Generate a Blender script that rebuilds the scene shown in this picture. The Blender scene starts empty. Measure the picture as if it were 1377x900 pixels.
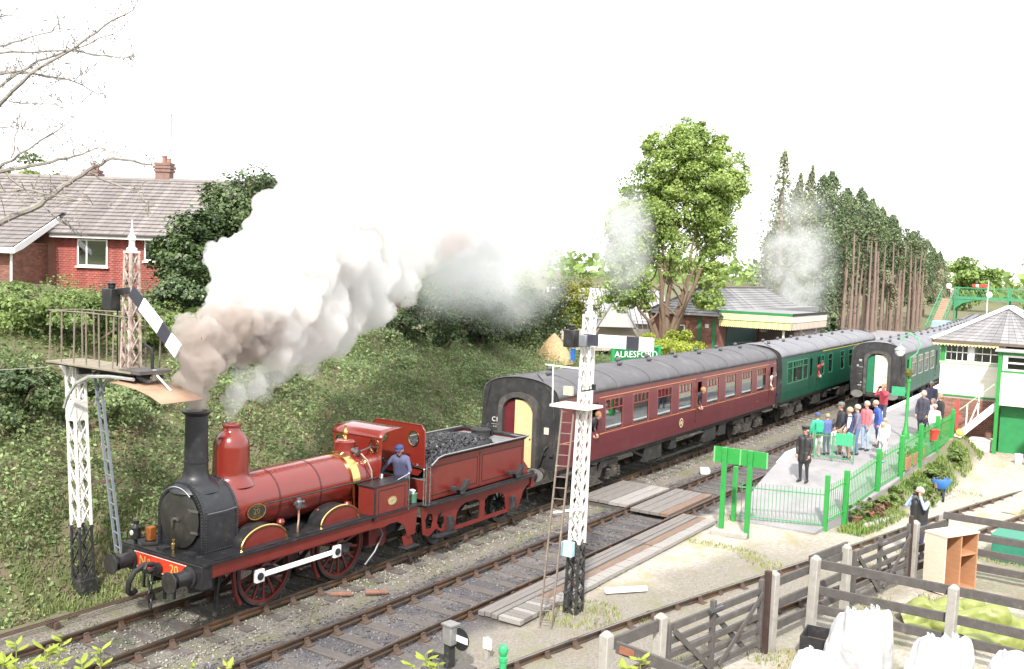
import bpy, bmesh, math, random
import numpy as np
from mathutils import Vector, Matrix
from mathutils.geometry import tessellate_polygon
random.seed(7); RNG = np.random.default_rng(7)
SC = bpy.context.scene
COL = SC.collection
PI = math.pi

# ---------------------------------------------------------------- camera, sky, sun, exposure
def make_camera():
    f, yaw, pitch, roll = 1311.46, 0.9893, 0.0690, 0.0356
    C = Vector((-24.162, -15.483, 7.010))
    fw = Vector((math.sin(yaw)*math.cos(pitch), math.cos(yaw)*math.cos(pitch), -math.sin(pitch)))
    r = Vector((math.cos(yaw), -math.sin(yaw), 0)); u = r.cross(fw)
    c, s = math.cos(roll), math.sin(roll)
    r2 = c*r + s*u; u2 = -s*r + c*u
    cd = bpy.data.cameras.new('camera'); co = bpy.data.objects.new('camera', cd); COL.objects.link(co)
    cd.sensor_width = 36; cd.sensor_fit = 'HORIZONTAL'; cd.lens = f*36/1377
    cd.clip_start = 0.1; cd.clip_end = 4000
    m = Matrix((r2, u2, -fw)).transposed().to_4x4(); m.translation = C
    co.matrix_world = m; SC.camera = co
make_camera()

SUN_EL, SUN_AZ = math.radians(43), math.radians(206)      # azimuth of the direction TOWARDS the sun, from +X counter-clockwise
def make_light():
    w = bpy.data.worlds.new('World'); SC.world = w; w.use_nodes = True
    nt = w.node_tree; nt.nodes.clear()
    sky = nt.nodes.new('ShaderNodeTexSky'); sky.sky_type = 'NISHITA'; sky.sun_disc = False
    sky.sun_elevation = SUN_EL; sky.sun_rotation = math.radians(90) - SUN_AZ
    sky.dust_density = 4.0; sky.air_density = 1.2; sky.ozone_density = 0.8
    # a thin bright cloud sheet over the whole sky
    mix = nt.nodes.new('ShaderNodeMix'); mix.data_type = 'RGBA'; mix.inputs[0].default_value = 0.82
    mix.inputs[7].default_value = (9.4, 9.5, 9.7, 1)
    bg = nt.nodes.new('ShaderNodeBackground'); bg.inputs[1].default_value = 0.13
    out = nt.nodes.new('ShaderNodeOutputWorld')
    nt.links.new(sky.outputs[0], mix.inputs[6]); nt.links.new(mix.outputs[2], bg.inputs[0]); nt.links.new(bg.outputs[0], out.inputs[0])
    L = bpy.data.lights.new('sun', 'SUN'); L.energy = 3.5; L.angle = math.radians(3); L.color = (1.0, 0.95, 0.87)
    o = bpy.data.objects.new('sun', L); COL.objects.link(o)
    d = Vector((math.cos(SUN_EL)*math.cos(SUN_AZ), math.cos(SUN_EL)*math.sin(SUN_AZ), math.sin(SUN_EL)))
    o.rotation_euler = d.to_track_quat('Z', 'Y').to_euler(); o.location = d*60
make_light()
SC.view_settings.view_transform = 'Standard'; SC.view_settings.look = 'None'
SC.view_settings.exposure = 0.95; SC.view_settings.gamma = 1.0; SC.view_settings.use_curve_mapping = False
SC.render.engine = 'CYCLES'
cy = SC.cycles
cy.use_denoising = True; cy.max_bounces = 10; cy.diffuse_bounces = 3; cy.glossy_bounces = 3; cy.transmission_bounces = 4
cy.transparent_max_bounces = 16; cy.volume_bounces = 8; cy.caustics_reflective = False; cy.caustics_refractive = False

# ---------------------------------------------------------------- materials (all procedural)
MATS = {}
def mat(name, col, rough=.6, metal=0., var=.12, scale=6., bump=0., bscale=40., coat=0., col2=None, c2scale=3., c2pos=.55, c2w=.12, spec=.5, stretch=None, island=0., grime=None):
    """principled surface: base colour, mottling (var), an optional second colour in patches, fine bump"""
    if name in MATS: return MATS[name]
    m = bpy.data.materials.new(name); m.use_nodes = True; MATS[name] = m
    nt = m.node_tree; N = nt.nodes; Lk = nt.links.new
    b = N['Principled BSDF']; b.inputs['Roughness'].default_value = rough; b.inputs['Metallic'].default_value = metal
    b.inputs['Specular IOR Level'].default_value = spec
    if coat: b.inputs['Coat Weight'].default_value = coat; b.inputs['Coat Roughness'].default_value = .12
    tc = N.new('ShaderNodeTexCoord'); vec = tc.outputs['Object']
    if stretch:
        mp = N.new('ShaderNodeMapping'); mp.inputs['Scale'].default_value = stretch; Lk(vec, mp.inputs[0]); vec = mp.outputs[0]
    def noise(sc, det=4., rgh=.6):
        n = N.new('ShaderNodeTexNoise'); n.inputs['Scale'].default_value = sc; n.inputs['Detail'].default_value = det
        n.inputs['Roughness'].default_value = rgh; Lk(vec, n.inputs['Vector']); return n
    def mixc(fac, a, bcol):
        x = N.new('ShaderNodeMix'); x.data_type = 'RGBA'
        if isinstance(fac, float): x.inputs[0].default_value = fac
        else: Lk(fac, x.inputs[0])
        for i, v in ((6, a), (7, bcol)):
            if isinstance(v, tuple): x.inputs[i].default_value = (*v[:3], 1)
            else: Lk(v, x.inputs[i])
        return x.outputs[2]
    def ramp(src, lo, hi):
        r = N.new('ShaderNodeMapRange'); r.inputs[1].default_value = lo; r.inputs[2].default_value = hi; Lk(src, r.inputs[0]); return r.outputs[0]
    cur = tuple(col)
    if col2 is not None:
        cur = mixc(ramp(noise(c2scale).outputs['Fac'], c2pos-c2w, c2pos+c2w), cur, tuple(col2))
    if grime is not None:
        cur = mixc(ramp(noise(grime[1], 6., .7).outputs['Fac'], grime[2], grime[2]+.25), cur, tuple(grime[0]))
    if var or island:
        src = noise(scale, 5.).outputs['Fac']
        f = N.new('ShaderNodeMapRange'); f.inputs[1].default_value = .25; f.inputs[2].default_value = .75
        f.inputs[3].default_value = 1-var; f.inputs[4].default_value = 1+var; Lk(src, f.inputs[0]); val = f.outputs[0]
        if island:
            g = N.new('ShaderNodeNewGeometry'); f2 = N.new('ShaderNodeMapRange'); f2.inputs[3].default_value = 1-island; f2.inputs[4].default_value = 1+island
            Lk(g.outputs['Random Per Island'], f2.inputs[0])
            mu = N.new('ShaderNodeMath'); mu.operation = 'MULTIPLY'; Lk(val, mu.inputs[0]); Lk(f2.outputs[0], mu.inputs[1]); val = mu.outputs[0]
        h = N.new('ShaderNodeHueSaturation'); Lk(val, h.inputs['Value'])
        if isinstance(cur, tuple): h.inputs['Color'].default_value = (*cur, 1)
        else: Lk(cur, h.inputs['Color'])
        Lk(h.outputs[0], b.inputs['Base Color'])
        rr = N.new('ShaderNodeMapRange'); rr.inputs[1].default_value = .3; rr.inputs[2].default_value = .7
        rr.inputs[3].default_value = max(.03, rough*.85); rr.inputs[4].default_value = min(1, rough*1.2); Lk(src, rr.inputs[0]); Lk(rr.outputs[0], b.inputs['Roughness'])
    elif isinstance(cur, tuple): b.inputs['Base Color'].default_value = (*cur, 1)
    else: Lk(cur, b.inputs['Base Color'])
    if bump:
        bp = N.new('ShaderNodeBump'); bp.inputs['Strength'].default_value = bump; bp.inputs['Distance'].default_value = .02
        Lk(noise(bscale, 5.).outputs['Fac'], bp.inputs['Height']); Lk(bp.outputs[0], b.inputs['Normal'])
    return m

def leafmat(name, c1, c2, rough=.5, trans=.35, patch=.35, island=.45, brown=None, bpos=.62):
    """leaf cards: two greens by patch noise, each leaf varies, some light passes through"""
    if name in MATS: return MATS[name]
    m = bpy.data.materials.new(name); m.use_nodes = True; MATS[name] = m
    nt = m.node_tree; N = nt.nodes; Lk = nt.links.new
    b = N['Principled BSDF']; b.inputs['Roughness'].default_value = rough; b.inputs['Specular IOR Level'].default_value = .35
    tc = N.new('ShaderNodeTexCoord'); g = N.new('ShaderNodeNewGeometry')
    n = N.new('ShaderNodeTexNoise'); n.inputs['Scale'].default_value = patch; n.inputs['Detail'].default_value = 5; Lk(tc.outputs['Object'], n.inputs['Vector'])
    r = N.new('ShaderNodeMapRange'); r.inputs[1].default_value = .38; r.inputs[2].default_value = .62; Lk(n.outputs['Fac'], r.inputs[0])
    ad = N.new('ShaderNodeMath'); ad.operation = 'MULTIPLY_ADD'; ad.inputs[1].default_value = .7; Lk(r.outputs[0], ad.inputs[0])
    sc = N.new('ShaderNodeMath'); sc.operation = 'MULTIPLY'; sc.inputs[1].default_value = .5; Lk(g.outputs['Random Per Island'], sc.inputs[0]); Lk(sc.outputs[0], ad.inputs[2])
    x = N.new('ShaderNodeMix'); x.data_type = 'RGBA'; Lk(ad.outputs[0], x.inputs[0]); x.inputs[6].default_value = (*c1, 1); x.inputs[7].default_value = (*c2, 1)
    cur = x.outputs[2]
    if brown:
        n2 = N.new('ShaderNodeTexNoise'); n2.inputs['Scale'].default_value = patch*1.7; n2.inputs['Detail'].default_value = 6; n2.inputs['Roughness'].default_value = .7
        mp = N.new('ShaderNodeMapping'); mp.inputs['Location'].default_value = (31, 17, 5); Lk(tc.outputs['Object'], mp.inputs[0]); Lk(mp.outputs[0], n2.inputs['Vector'])
        r2 = N.new('ShaderNodeMapRange'); r2.inputs[1].default_value = bpos; r2.inputs[2].default_value = bpos+.1; Lk(n2.outputs['Fac'], r2.inputs[0])
        y = N.new('ShaderNodeMix'); y.data_type = 'RGBA'; Lk(r2.outputs[0], y.inputs[0]); Lk(cur, y.inputs[6]); y.inputs[7].default_value = (*brown, 1); cur = y.outputs[2]
    h = N.new('ShaderNodeHueSaturation'); f2 = N.new('ShaderNodeMapRange'); f2.inputs[3].default_value = 1-island; f2.inputs[4].default_value = 1+island
    ml = N.new('ShaderNodeMath'); ml.operation = 'MULTIPLY'; ml.inputs[1].default_value = 7.31; fr = N.new('ShaderNodeMath'); fr.operation = 'FRACT'
    Lk(g.outputs['Random Per Island'], ml.inputs[0]); Lk(ml.outputs[0], fr.inputs[0]); Lk(fr.outputs[0], f2.inputs[0]); Lk(f2.outputs[0], h.inputs['Value']); Lk(cur, h.inputs['Color'])
    Lk(h.outputs[0], b.inputs['Base Color'])
    t = N.new('ShaderNodeBsdfTranslucent'); Lk(h.outputs[0], t.inputs['Color'])
    ms = N.new('ShaderNodeMixShader'); ms.inputs[0].default_value = trans; Lk(b.outputs[0], ms.inputs[1]); Lk(t.outputs[0], ms.inputs[2])
    Lk(ms.outputs[0], N['Material Output'].inputs['Surface'])
    return m

def glassmat(name, tint=(.55, .6, .58), gloss=.3, rough=.05):
    if name in MATS: return MATS[name]
    m = bpy.data.materials.new(name); m.use_nodes = True; MATS[name] = m
    nt = m.node_tree; N = nt.nodes; Lk = nt.links.new; N.remove(N['Principled BSDF'])
    t = N.new('ShaderNodeBsdfTransparent'); t.inputs[0].default_value = (*tint, 1)
    g = N.new('ShaderNodeBsdfGlossy'); g.inputs['Roughness'].default_value = rough; g.inputs[0].default_value = (.9, .95, .95, 1)
    x = N.new('ShaderNodeMixShader'); x.inputs[0].default_value = gloss; Lk(t.outputs[0], x.inputs[1]); Lk(g.outputs[0], x.inputs[2])
    Lk(x.outputs[0], N['Material Output'].inputs['Surface'])
    return m

# ---------------------------------------------------------------- mesh building
def rotz(a): return Matrix.Rotation(a, 3, 'Z')
class MB:
    def __init__(s): s.V = []; s.F = []
    def add(s, vs, fs):
        n = len(s.V); s.V += [tuple(v) for v in vs]; s.F += [tuple(i+n for i in f) for f in fs]; return s
    def box(s, c, d, R=None):
        hx, hy, hz = d[0]/2, d[1]/2, d[2]/2
        vs = [Vector((x, y, z)) for x in (-hx, hx) for y in (-hy, hy) for z in (-hz, hz)]
        if R is not None: vs = [R @ v for v in vs]
        c = Vector(c); vs = [v+c for v in vs]
        return s.add(vs, [(0,1,3,2),(4,6,7,5),(0,4,5,1),(2,3,7,6),(0,2,6,4),(1,5,7,3)])
    def bx(s, x0, x1, y0, y1, z0, z1): return s.box(((x0+x1)/2, (y0+y1)/2, (z0+z1)/2), (abs(x1-x0), abs(y1-y0), abs(z1-z0)))
    def bar(s, p0, p1, w, h=None, up=(0, 0, 1)):
        """rectangular bar from p0 to p1; w across, h along up"""
        h = h or w; p0 = Vector(p0); p1 = Vector(p1); d = (p1-p0); L = d.length; d.normalize(); up = Vector(up)
        if abs(d.dot(up)) > .98: up = Vector((1, 0, 0))
        sd = d.cross(up).normalized(); uu = sd.cross(d)
        vs = []
        for p in (p0, p1):
            for a, b in ((-1, -1), (1, -1), (1, 1), (-1, 1)): vs.append(p + sd*(a*w/2) + uu*(b*h/2))
        return s.add(vs, [(3,2,1,0),(4,5,6,7),(0,1,5,4),(1,2,6,5),(2,3,7,6),(3,0,4,7)])
    def cyl(s, p0, p1, r0, r1=None, n=12, cap=True):
        r1 = r0 if r1 is None else r1; p0 = Vector(p0); p1 = Vector(p1); d = (p1-p0).normalized()
        a = d.orthogonal().normalized(); b = d.cross(a); vs = []
        for p, r in ((p0, r0), (p1, r1)):
            for i in range(n): t = 2*PI*i/n; vs.append(p + a*(r*math.cos(t)) + b*(r*math.sin(t)))
        fs = [(i, (i+1) % n, n+(i+1) % n, n+i) for i in range(n)]
        if cap: fs += [tuple(range(n-1, -1, -1)), tuple(range(n, 2*n))]
        return s.add(vs, fs)
    def tube(s, pts, r, n=6, cap=True):
        pts = [Vector(p) for p in pts]; rs = r if isinstance(r, (list, tuple)) else [r]*len(pts)
        d0 = (pts[1]-pts[0]).normalized(); a = d0.orthogonal().normalized(); vs = []; m = len(pts)
        for k, p in enumerate(pts):
            d = (pts[min(k+1, m-1)]-pts[max(k-1, 0)]).normalized()
            a = (a - d*a.dot(d)); a = a.normalized() if a.length > 1e-6 else d.orthogonal().normalized(); b = d.cross(a)
            for i in range(n): t = 2*PI*i/n; vs.append(p + a*(rs[k]*math.cos(t)) + b*(rs[k]*math.sin(t)))
        fs = [(k*n+i, k*n+(i+1) % n, (k+1)*n+(i+1) % n, (k+1)*n+i) for k in range(m-1) for i in range(n)]
        if cap: fs += [tuple(range(n-1, -1, -1)), tuple(range((m-1)*n, m*n))]
        return s.add(vs, fs)
    def lathe(s, prof, o=(0, 0, 0), axis='Z', n=24, R=None):
        """prof: (radius, height) pairs turned about the axis through o"""
        o = Vector(o); vs = []
        for r, h in prof:
            for i in range(n):
                t = 2*PI*i/n; x, y = r*math.cos(t), r*math.sin(t)
                v = {'Z': Vector((x, y, h)), 'X': Vector((h, x, y)), 'Y': Vector((y, h, x))}[axis]
                if R is not None: v = R @ v
                vs.append(v+o)
        m = len(prof)
        fs = [(k*n+i, k*n+(i+1) % n, (k+1)*n+(i+1) % n, (k+1)*n+i) for k in range(m-1) for i in range(n)]
        if tuple(prof[0]) == tuple(prof[-1]): return s.add(vs, fs)
        if prof[0][0] > 1e-5: fs.append(tuple(range(n-1, -1, -1)))
        if prof[-1][0] > 1e-5: fs.append(tuple(range((m-1)*n, m*n)))
        return s.add(vs, fs)
    def plate(s, outer, holes=(), t=.02, fn=None):
        """flat plate with holes; 2-D loops (a,b); fn maps (a,b,w) to 3-D, w in 0..t"""
        fn = fn or (lambda a, b, w: (a, b, w))
        loops = [list(outer)] + [list(h) for h in holes]
        tri = tessellate_polygon([[Vector((a, b, 0)) for a, b in lp] for lp in loops])
        flat = [p for lp in loops for p in lp]; n = len(flat)
        vs = [fn(a, b, 0) for a, b in flat] + [fn(a, b, t) for a, b in flat]
        fs = [tuple(q) for q in tri] + [tuple(i+n for i in reversed(q)) for q in tri]
        k = 0
        for lp in loops:
            m = len(lp)
            for i in range(m): j = (i+1) % m; fs.append((k+i, k+j, n+k+j, n+k+i))
            k += m
        return s.add(vs, fs)
    def sphere(s, c, r, n=10, m=6, sc=(1, 1, 1)):
        prof = []
        for k in range(m+1): a = -PI/2+PI*k/m; prof.append((max(1e-6, r*math.cos(a)), r*math.sin(a)))
        q = MB().lathe(prof, n=n); c = Vector(c)
        return s.add([(v[0]*sc[0]+c.x, v[1]*sc[1]+c.y, v[2]*sc[2]+c.z) for v in q.V], q.F)
    def merge(s, o, M=None):
        return s.add([(M @ Vector(v)) for v in o.V] if M is not None else o.V, o.F)
    def mesh(s, name, off=(0, 0, 0), smooth=True, ang=35):
        me = bpy.data.meshes.new(name); me.from_pydata([(v[0]-off[0], v[1]-off[1], v[2]-off[2]) for v in s.V], [], s.F)
        bm = bmesh.new(); bm.from_mesh(me); bmesh.ops.recalc_face_normals(bm, faces=bm.faces)
        if smooth:
            for f in bm.faces: f.smooth = True
            for e in bm.edges:
                if len(e.link_faces) == 2 and e.calc_face_angle(0) > math.radians(ang): e.smooth = False
        bm.to_mesh(me); bm.free(); return me
    def build(s, name, material, parent=None, world=True, smooth=True, bevel=0, kind=None):
        off = (0, 0, 0)
        if parent is not None and world:
            r = parent
            while r.parent is not None: r = r.parent
            off = r.location
        me = s.mesh(name, off, smooth); me.materials.append(material)
        return link(name, me, parent, bevel, kind)
def link(name, me, parent=None, bevel=0, kind=None):
    o = bpy.data.objects.new(name, me); COL.objects.link(o); o.parent = parent
    if bevel:
        b = o.modifiers.new('bevel', 'BEVEL'); b.width = bevel; b.segments = 2; b.limit_method = 'ANGLE'; b.angle_limit = math.radians(40)
    if kind: o['kind'] = kind
    return o
def tag(o, label, cat, group=None):
    o['label'] = label; o['category'] = cat
    if group: o['group'] = group
    return o
def thing(name, label, cat, loc=(0, 0, 0), rz=0, group=None):
    o = bpy.data.objects.new(name, None); COL.objects.link(o); o.empty_display_size = .2
    o.location = loc; o.rotation_euler = (0, 0, rz); return tag(o, label, cat, group)
def copy_tree(o, parent=None):
    c = o.copy(); COL.objects.link(c); c.parent = parent
    for ch in list(o.children): copy_tree(ch, c)
    return c
def inst(name, me, parent=None, loc=(0, 0, 0), rot=(0, 0, 0), sc=(1, 1, 1)):
    o = bpy.data.objects.new(name, me); COL.objects.link(o); o.parent = parent
    o.location = loc; o.rotation_euler = rot; o.scale = sc; return o
def npmesh(name, V, F, material, smooth=False):
    """big mesh from numpy arrays; F is (n,4) or (n,3)"""
    me = bpy.data.meshes.new(name); k = F.shape[1]
    me.vertices.add(len(V)); me.vertices.foreach_set('co', np.asarray(V, np.float32).ravel())
    me.loops.add(F.size); me.loops.foreach_set('vertex_index', np.asarray(F, np.int32).ravel())
    me.polygons.add(len(F)); me.polygons.foreach_set('loop_start', np.arange(0, F.size, k, dtype=np.int32))
    me.polygons.foreach_set('loop_total', np.full(len(F), k, np.int32))
    if smooth: me.polygons.foreach_set('use_smooth', np.ones(len(F), bool))
    me.update(calc_edges=True); me.materials.append(material); return me
def text_mesh(txt, size, ext=.004, font_shear=0, spacing=1.):
    cu = bpy.data.curves.new('lettering', 'FONT'); cu.body = txt; cu.size = size; cu.extrude = ext
    cu.align_x = 'CENTER'; cu.align_y = 'CENTER'; cu.resolution_u = 2; cu.space_character = spacing
    o = bpy.data.objects.new('lettering', cu); COL.objects.link(o)
    me = bpy.data.meshes.new_from_object(o.evaluated_get(bpy.context.evaluated_depsgraph_get()))
    bpy.data.objects.remove(o); bpy.data.curves.remove(cu); return me
def lettering(txt, size, M, material, parent, name='lettering', spacing=1., ext=.004):
    """letters standing on a surface; M maps text plane (x right, y up, z out) to the parent's space"""
    me = text_mesh(txt, size, ext, spacing=spacing); me.transform(M); me.materials.clear(); me.materials.append(material)
    me.name = name; return link(name, me, parent)
def oval(rx, rz, n=28): return [(rx*math.cos(2*PI*i/n), rz*math.sin(2*PI*i/n)) for i in range(n)]
def rrect(x0, x1, z0, z1, r=.04, n=4):
    pts = []
    for cx, cz, a0 in ((x1-r, z1-r, 0), (x0+r, z1-r, PI/2), (x0+r, z0+r, PI), (x1-r, z0+r, 1.5*PI)):
        for i in range(n+1): a = a0+PI/2*i/n; pts.append((cx+r*math.cos(a), cz+r*math.sin(a)))
    return pts
def leaf_quads(P, size, up=.3, aspect=.62, outward=None):
    """one rhombic leaf card per point; size scalar or array. Returns V,F"""
    n = len(P); nrm = RNG.normal(size=(n, 3)); nrm[:, 2] = np.abs(nrm[:, 2])+up
    if outward is not None: nrm += outward*1.2
    nrm /= np.linalg.norm(nrm, axis=1)[:, None]
    t = RNG.normal(size=(n, 3)); a = np.cross(nrm, t); a /= np.linalg.norm(a, axis=1)[:, None]; b = np.cross(nrm, a)
    sz = (size if isinstance(size, np.ndarray) else np.full(n, size))*RNG.uniform(.65, 1.35, n)
    a *= sz[:, None]*.5; b *= sz[:, None]*.5*aspect
    bend = nrm*(sz*.12)[:, None]
    V = np.stack([P-a, P-b+bend, P+a, P+b+bend], 1).reshape(-1, 3)
    return V, np.arange(n*4).reshape(-1, 4)
# ---------------------------------------------------------------- palette
m_ground = None
m_rail = mat('rail_steel', (.10, .075, .06), .45, .6, .3, 3, col2=(.16, .09, .05), c2scale=2)
m_railtop = mat('rail_head', (.32, .30, .29), .28, .9, .15, 5)
m_rust = mat('rusty_iron', (.10, .068, .052), .8, .2, .35, 9, bump=.3)
m_sleeper = mat('sleeper_wood', (.105, .092, .085), .9, 0, .35, 4, bump=.6, bscale=30, stretch=(4, 1, 4), grime=((.17, .16, .14), 6, .55))
m_black = mat('black_paint', (.018, .018, .02), .38, 0, .3, 5, grime=((.05, .045, .04), 5, .55))
m_blackm = mat('black_matt', (.022, .022, .024), .65, 0, .35, 7, grime=((.06, .055, .05), 7, .55))
m_white = mat('white_paint', (.78, .78, .76), .45, 0, .05, 8, grime=((.42, .38, .33), 9, .62))
m_wood = mat('weathered_planks', (.19, .175, .165), .9, 0, .25, 5, bump=.5, bscale=25, grime=((.12, .10, .09), 4, .52))
m_wooddark = mat('tarred_planks', (.085, .077, .073), .85, 0, .3, 5, bump=.5, bscale=30, grime=((.15, .142, .135), 7, .56))
m_green = mat('station_green_paint', (.03, .27, .055), .4, 0, .1, 5, grime=((.10, .26, .10), 8, .66))

# ---------------------------------------------------------------- plan of the tracks (X along the line, Y across, rail top at 0)
def spl(pts):
    xs = np.array([p[0] for p in pts], float); ys = np.array([p[1] for p in pts], float)
    m = np.gradient(ys, xs)
    def f(x):
        x = np.asarray(x, float); i = np.clip(np.searchsorted(xs, x)-1, 0, len(xs)-2)
        h = xs[i+1]-xs[i]; t = (x-xs[i])/h; tt = np.clip(t, 0, 1)
        r = (2*tt**3-3*tt**2+1)*ys[i]+(tt**3-2*tt**2+tt)*h*m[i]+(-2*tt**3+3*tt**2)*ys[i+1]+(tt**3-tt**2)*h*m[i+1]
        return r + np.where(t > 1, (t-1)*h*m[i+1], 0) + np.where(t < 0, t*h*m[i], 0)
    return f
Y1 = spl([(-60, 0), (-20, 0), (0, 0), (10, .04), (20, .12), (30, .25), (40, .5), (60, 1.5), (80, 3.2), (110, 7), (160, 16)])
Y2 = spl([(-60, -2.85), (-20, -3.27), (0, -3.48), (10, -3.58), (20, -3.6), (30, -3.58), (40, -3.42), (60, -2.55), (80, -.9), (110, 2.8), (160, 11.8)])
Y3 = spl([(-60, 4), (-30, -3.2), (-10, -7.1), (-7.7, -7.57), (1.27, -9.8), (8.1, -11.46), (13.1, -12.88), (25, -16.8), (45, -25)])   # centre of the goods siding

def sstep(a, b, x): t = np.clip((x-a)/(b-a), 0, 1); return t*t*(3-2*t)
def vnoise(x, y, s, seed=0):
    """cheap smooth value noise"""
    x = x/s; y = y/s; xi = np.floor(x).astype(np.int64); yi = np.floor(y).astype(np.int64); fx = x-xi; fy = y-yi
    def h(a, b): v = np.sin(a*127.1+b*311.7+seed*74.7)*43758.5453; return v-np.floor(v)
    fx = fx*fx*(3-2*fx); fy = fy*fy*(3-2*fy)
    return (h(xi, yi)*(1-fx)+h(xi+1, yi)*fx)*(1-fy)+(h(xi, yi+1)*(1-fx)+h(xi+1, yi+1)*fx)*fy
CREST = spl([(-80, 5.6), (-20, 5.4), (0, 4.7), (5, 4.05), (12, 3.55), (19, 3.0), (26, 2.0), (32, 1.0), (60, .9), (200, .9)])
CAMX, CAMY = -24.16, -15.48
def height(x, y):
    x = np.asarray(x, float); y = np.asarray(y, float)
    z = np.full(np.broadcast(x, y).shape, -.13)
    bed = sstep(0, .5, 1-np.abs((y-(Y1(x)+Y2(x))/2)/(2.0+(Y1(x)-Y2(x))/2))); z = z - .1*np.clip(bed*1.3, 0, 1)
    foot = 2.2 + 1.5*sstep(10, 24, x) + Y1(np.clip(x, -60, 200)); t = np.clip((y-foot)/(10.5-2.2), 0, 1.35)
    c = CREST(np.clip(x, -80, 200))+.2
    z = z + c*np.where(t < 1, (1.25*t-.25*t*t*t), 1.0)*sstep(-.02, .12, t) 
    z = z + sstep(13, 26, y)*sstep(30, -5, x)*.9
    edge = np.interp(x, [2.9, 3.5, 8, 16.5, 19], [-8.0, -8.1, -9.05, -9.4, -9.4]); z = z + .85*sstep(4.2, 9.3, x)*sstep(18.5, 16, x)*sstep(-1.25, -.1, y-edge)*(y < edge+.4)
    z = z + .5*sstep(11, 17.5, x)*sstep(32, 26, x)*sstep(-8.6, -9.3, y)*sstep(-13.2, -12.2, y)
    # the cutting side on which the photographer stands
    d = np.hypot(x-CAMX, y-CAMY); side = (x-CAMX)*.836+(y-CAMY)*.549
    z = z + 5.45*(1-sstep(1.2, 8.3, side))
    z = z + sstep(60, 300, np.hypot(x, y))*4*vnoise(x, y, 130, 5)
    n = (vnoise(x, y, 1.7, 1)-.5)*.5+(vnoise(x, y, .6, 2)-.5)*.25
    return z + n*(.03+.45*sstep(.02, .3, t)*sstep(1.3, 1.0, t)) + (vnoise(x, y, .35, 3)-.5)*.03

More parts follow.
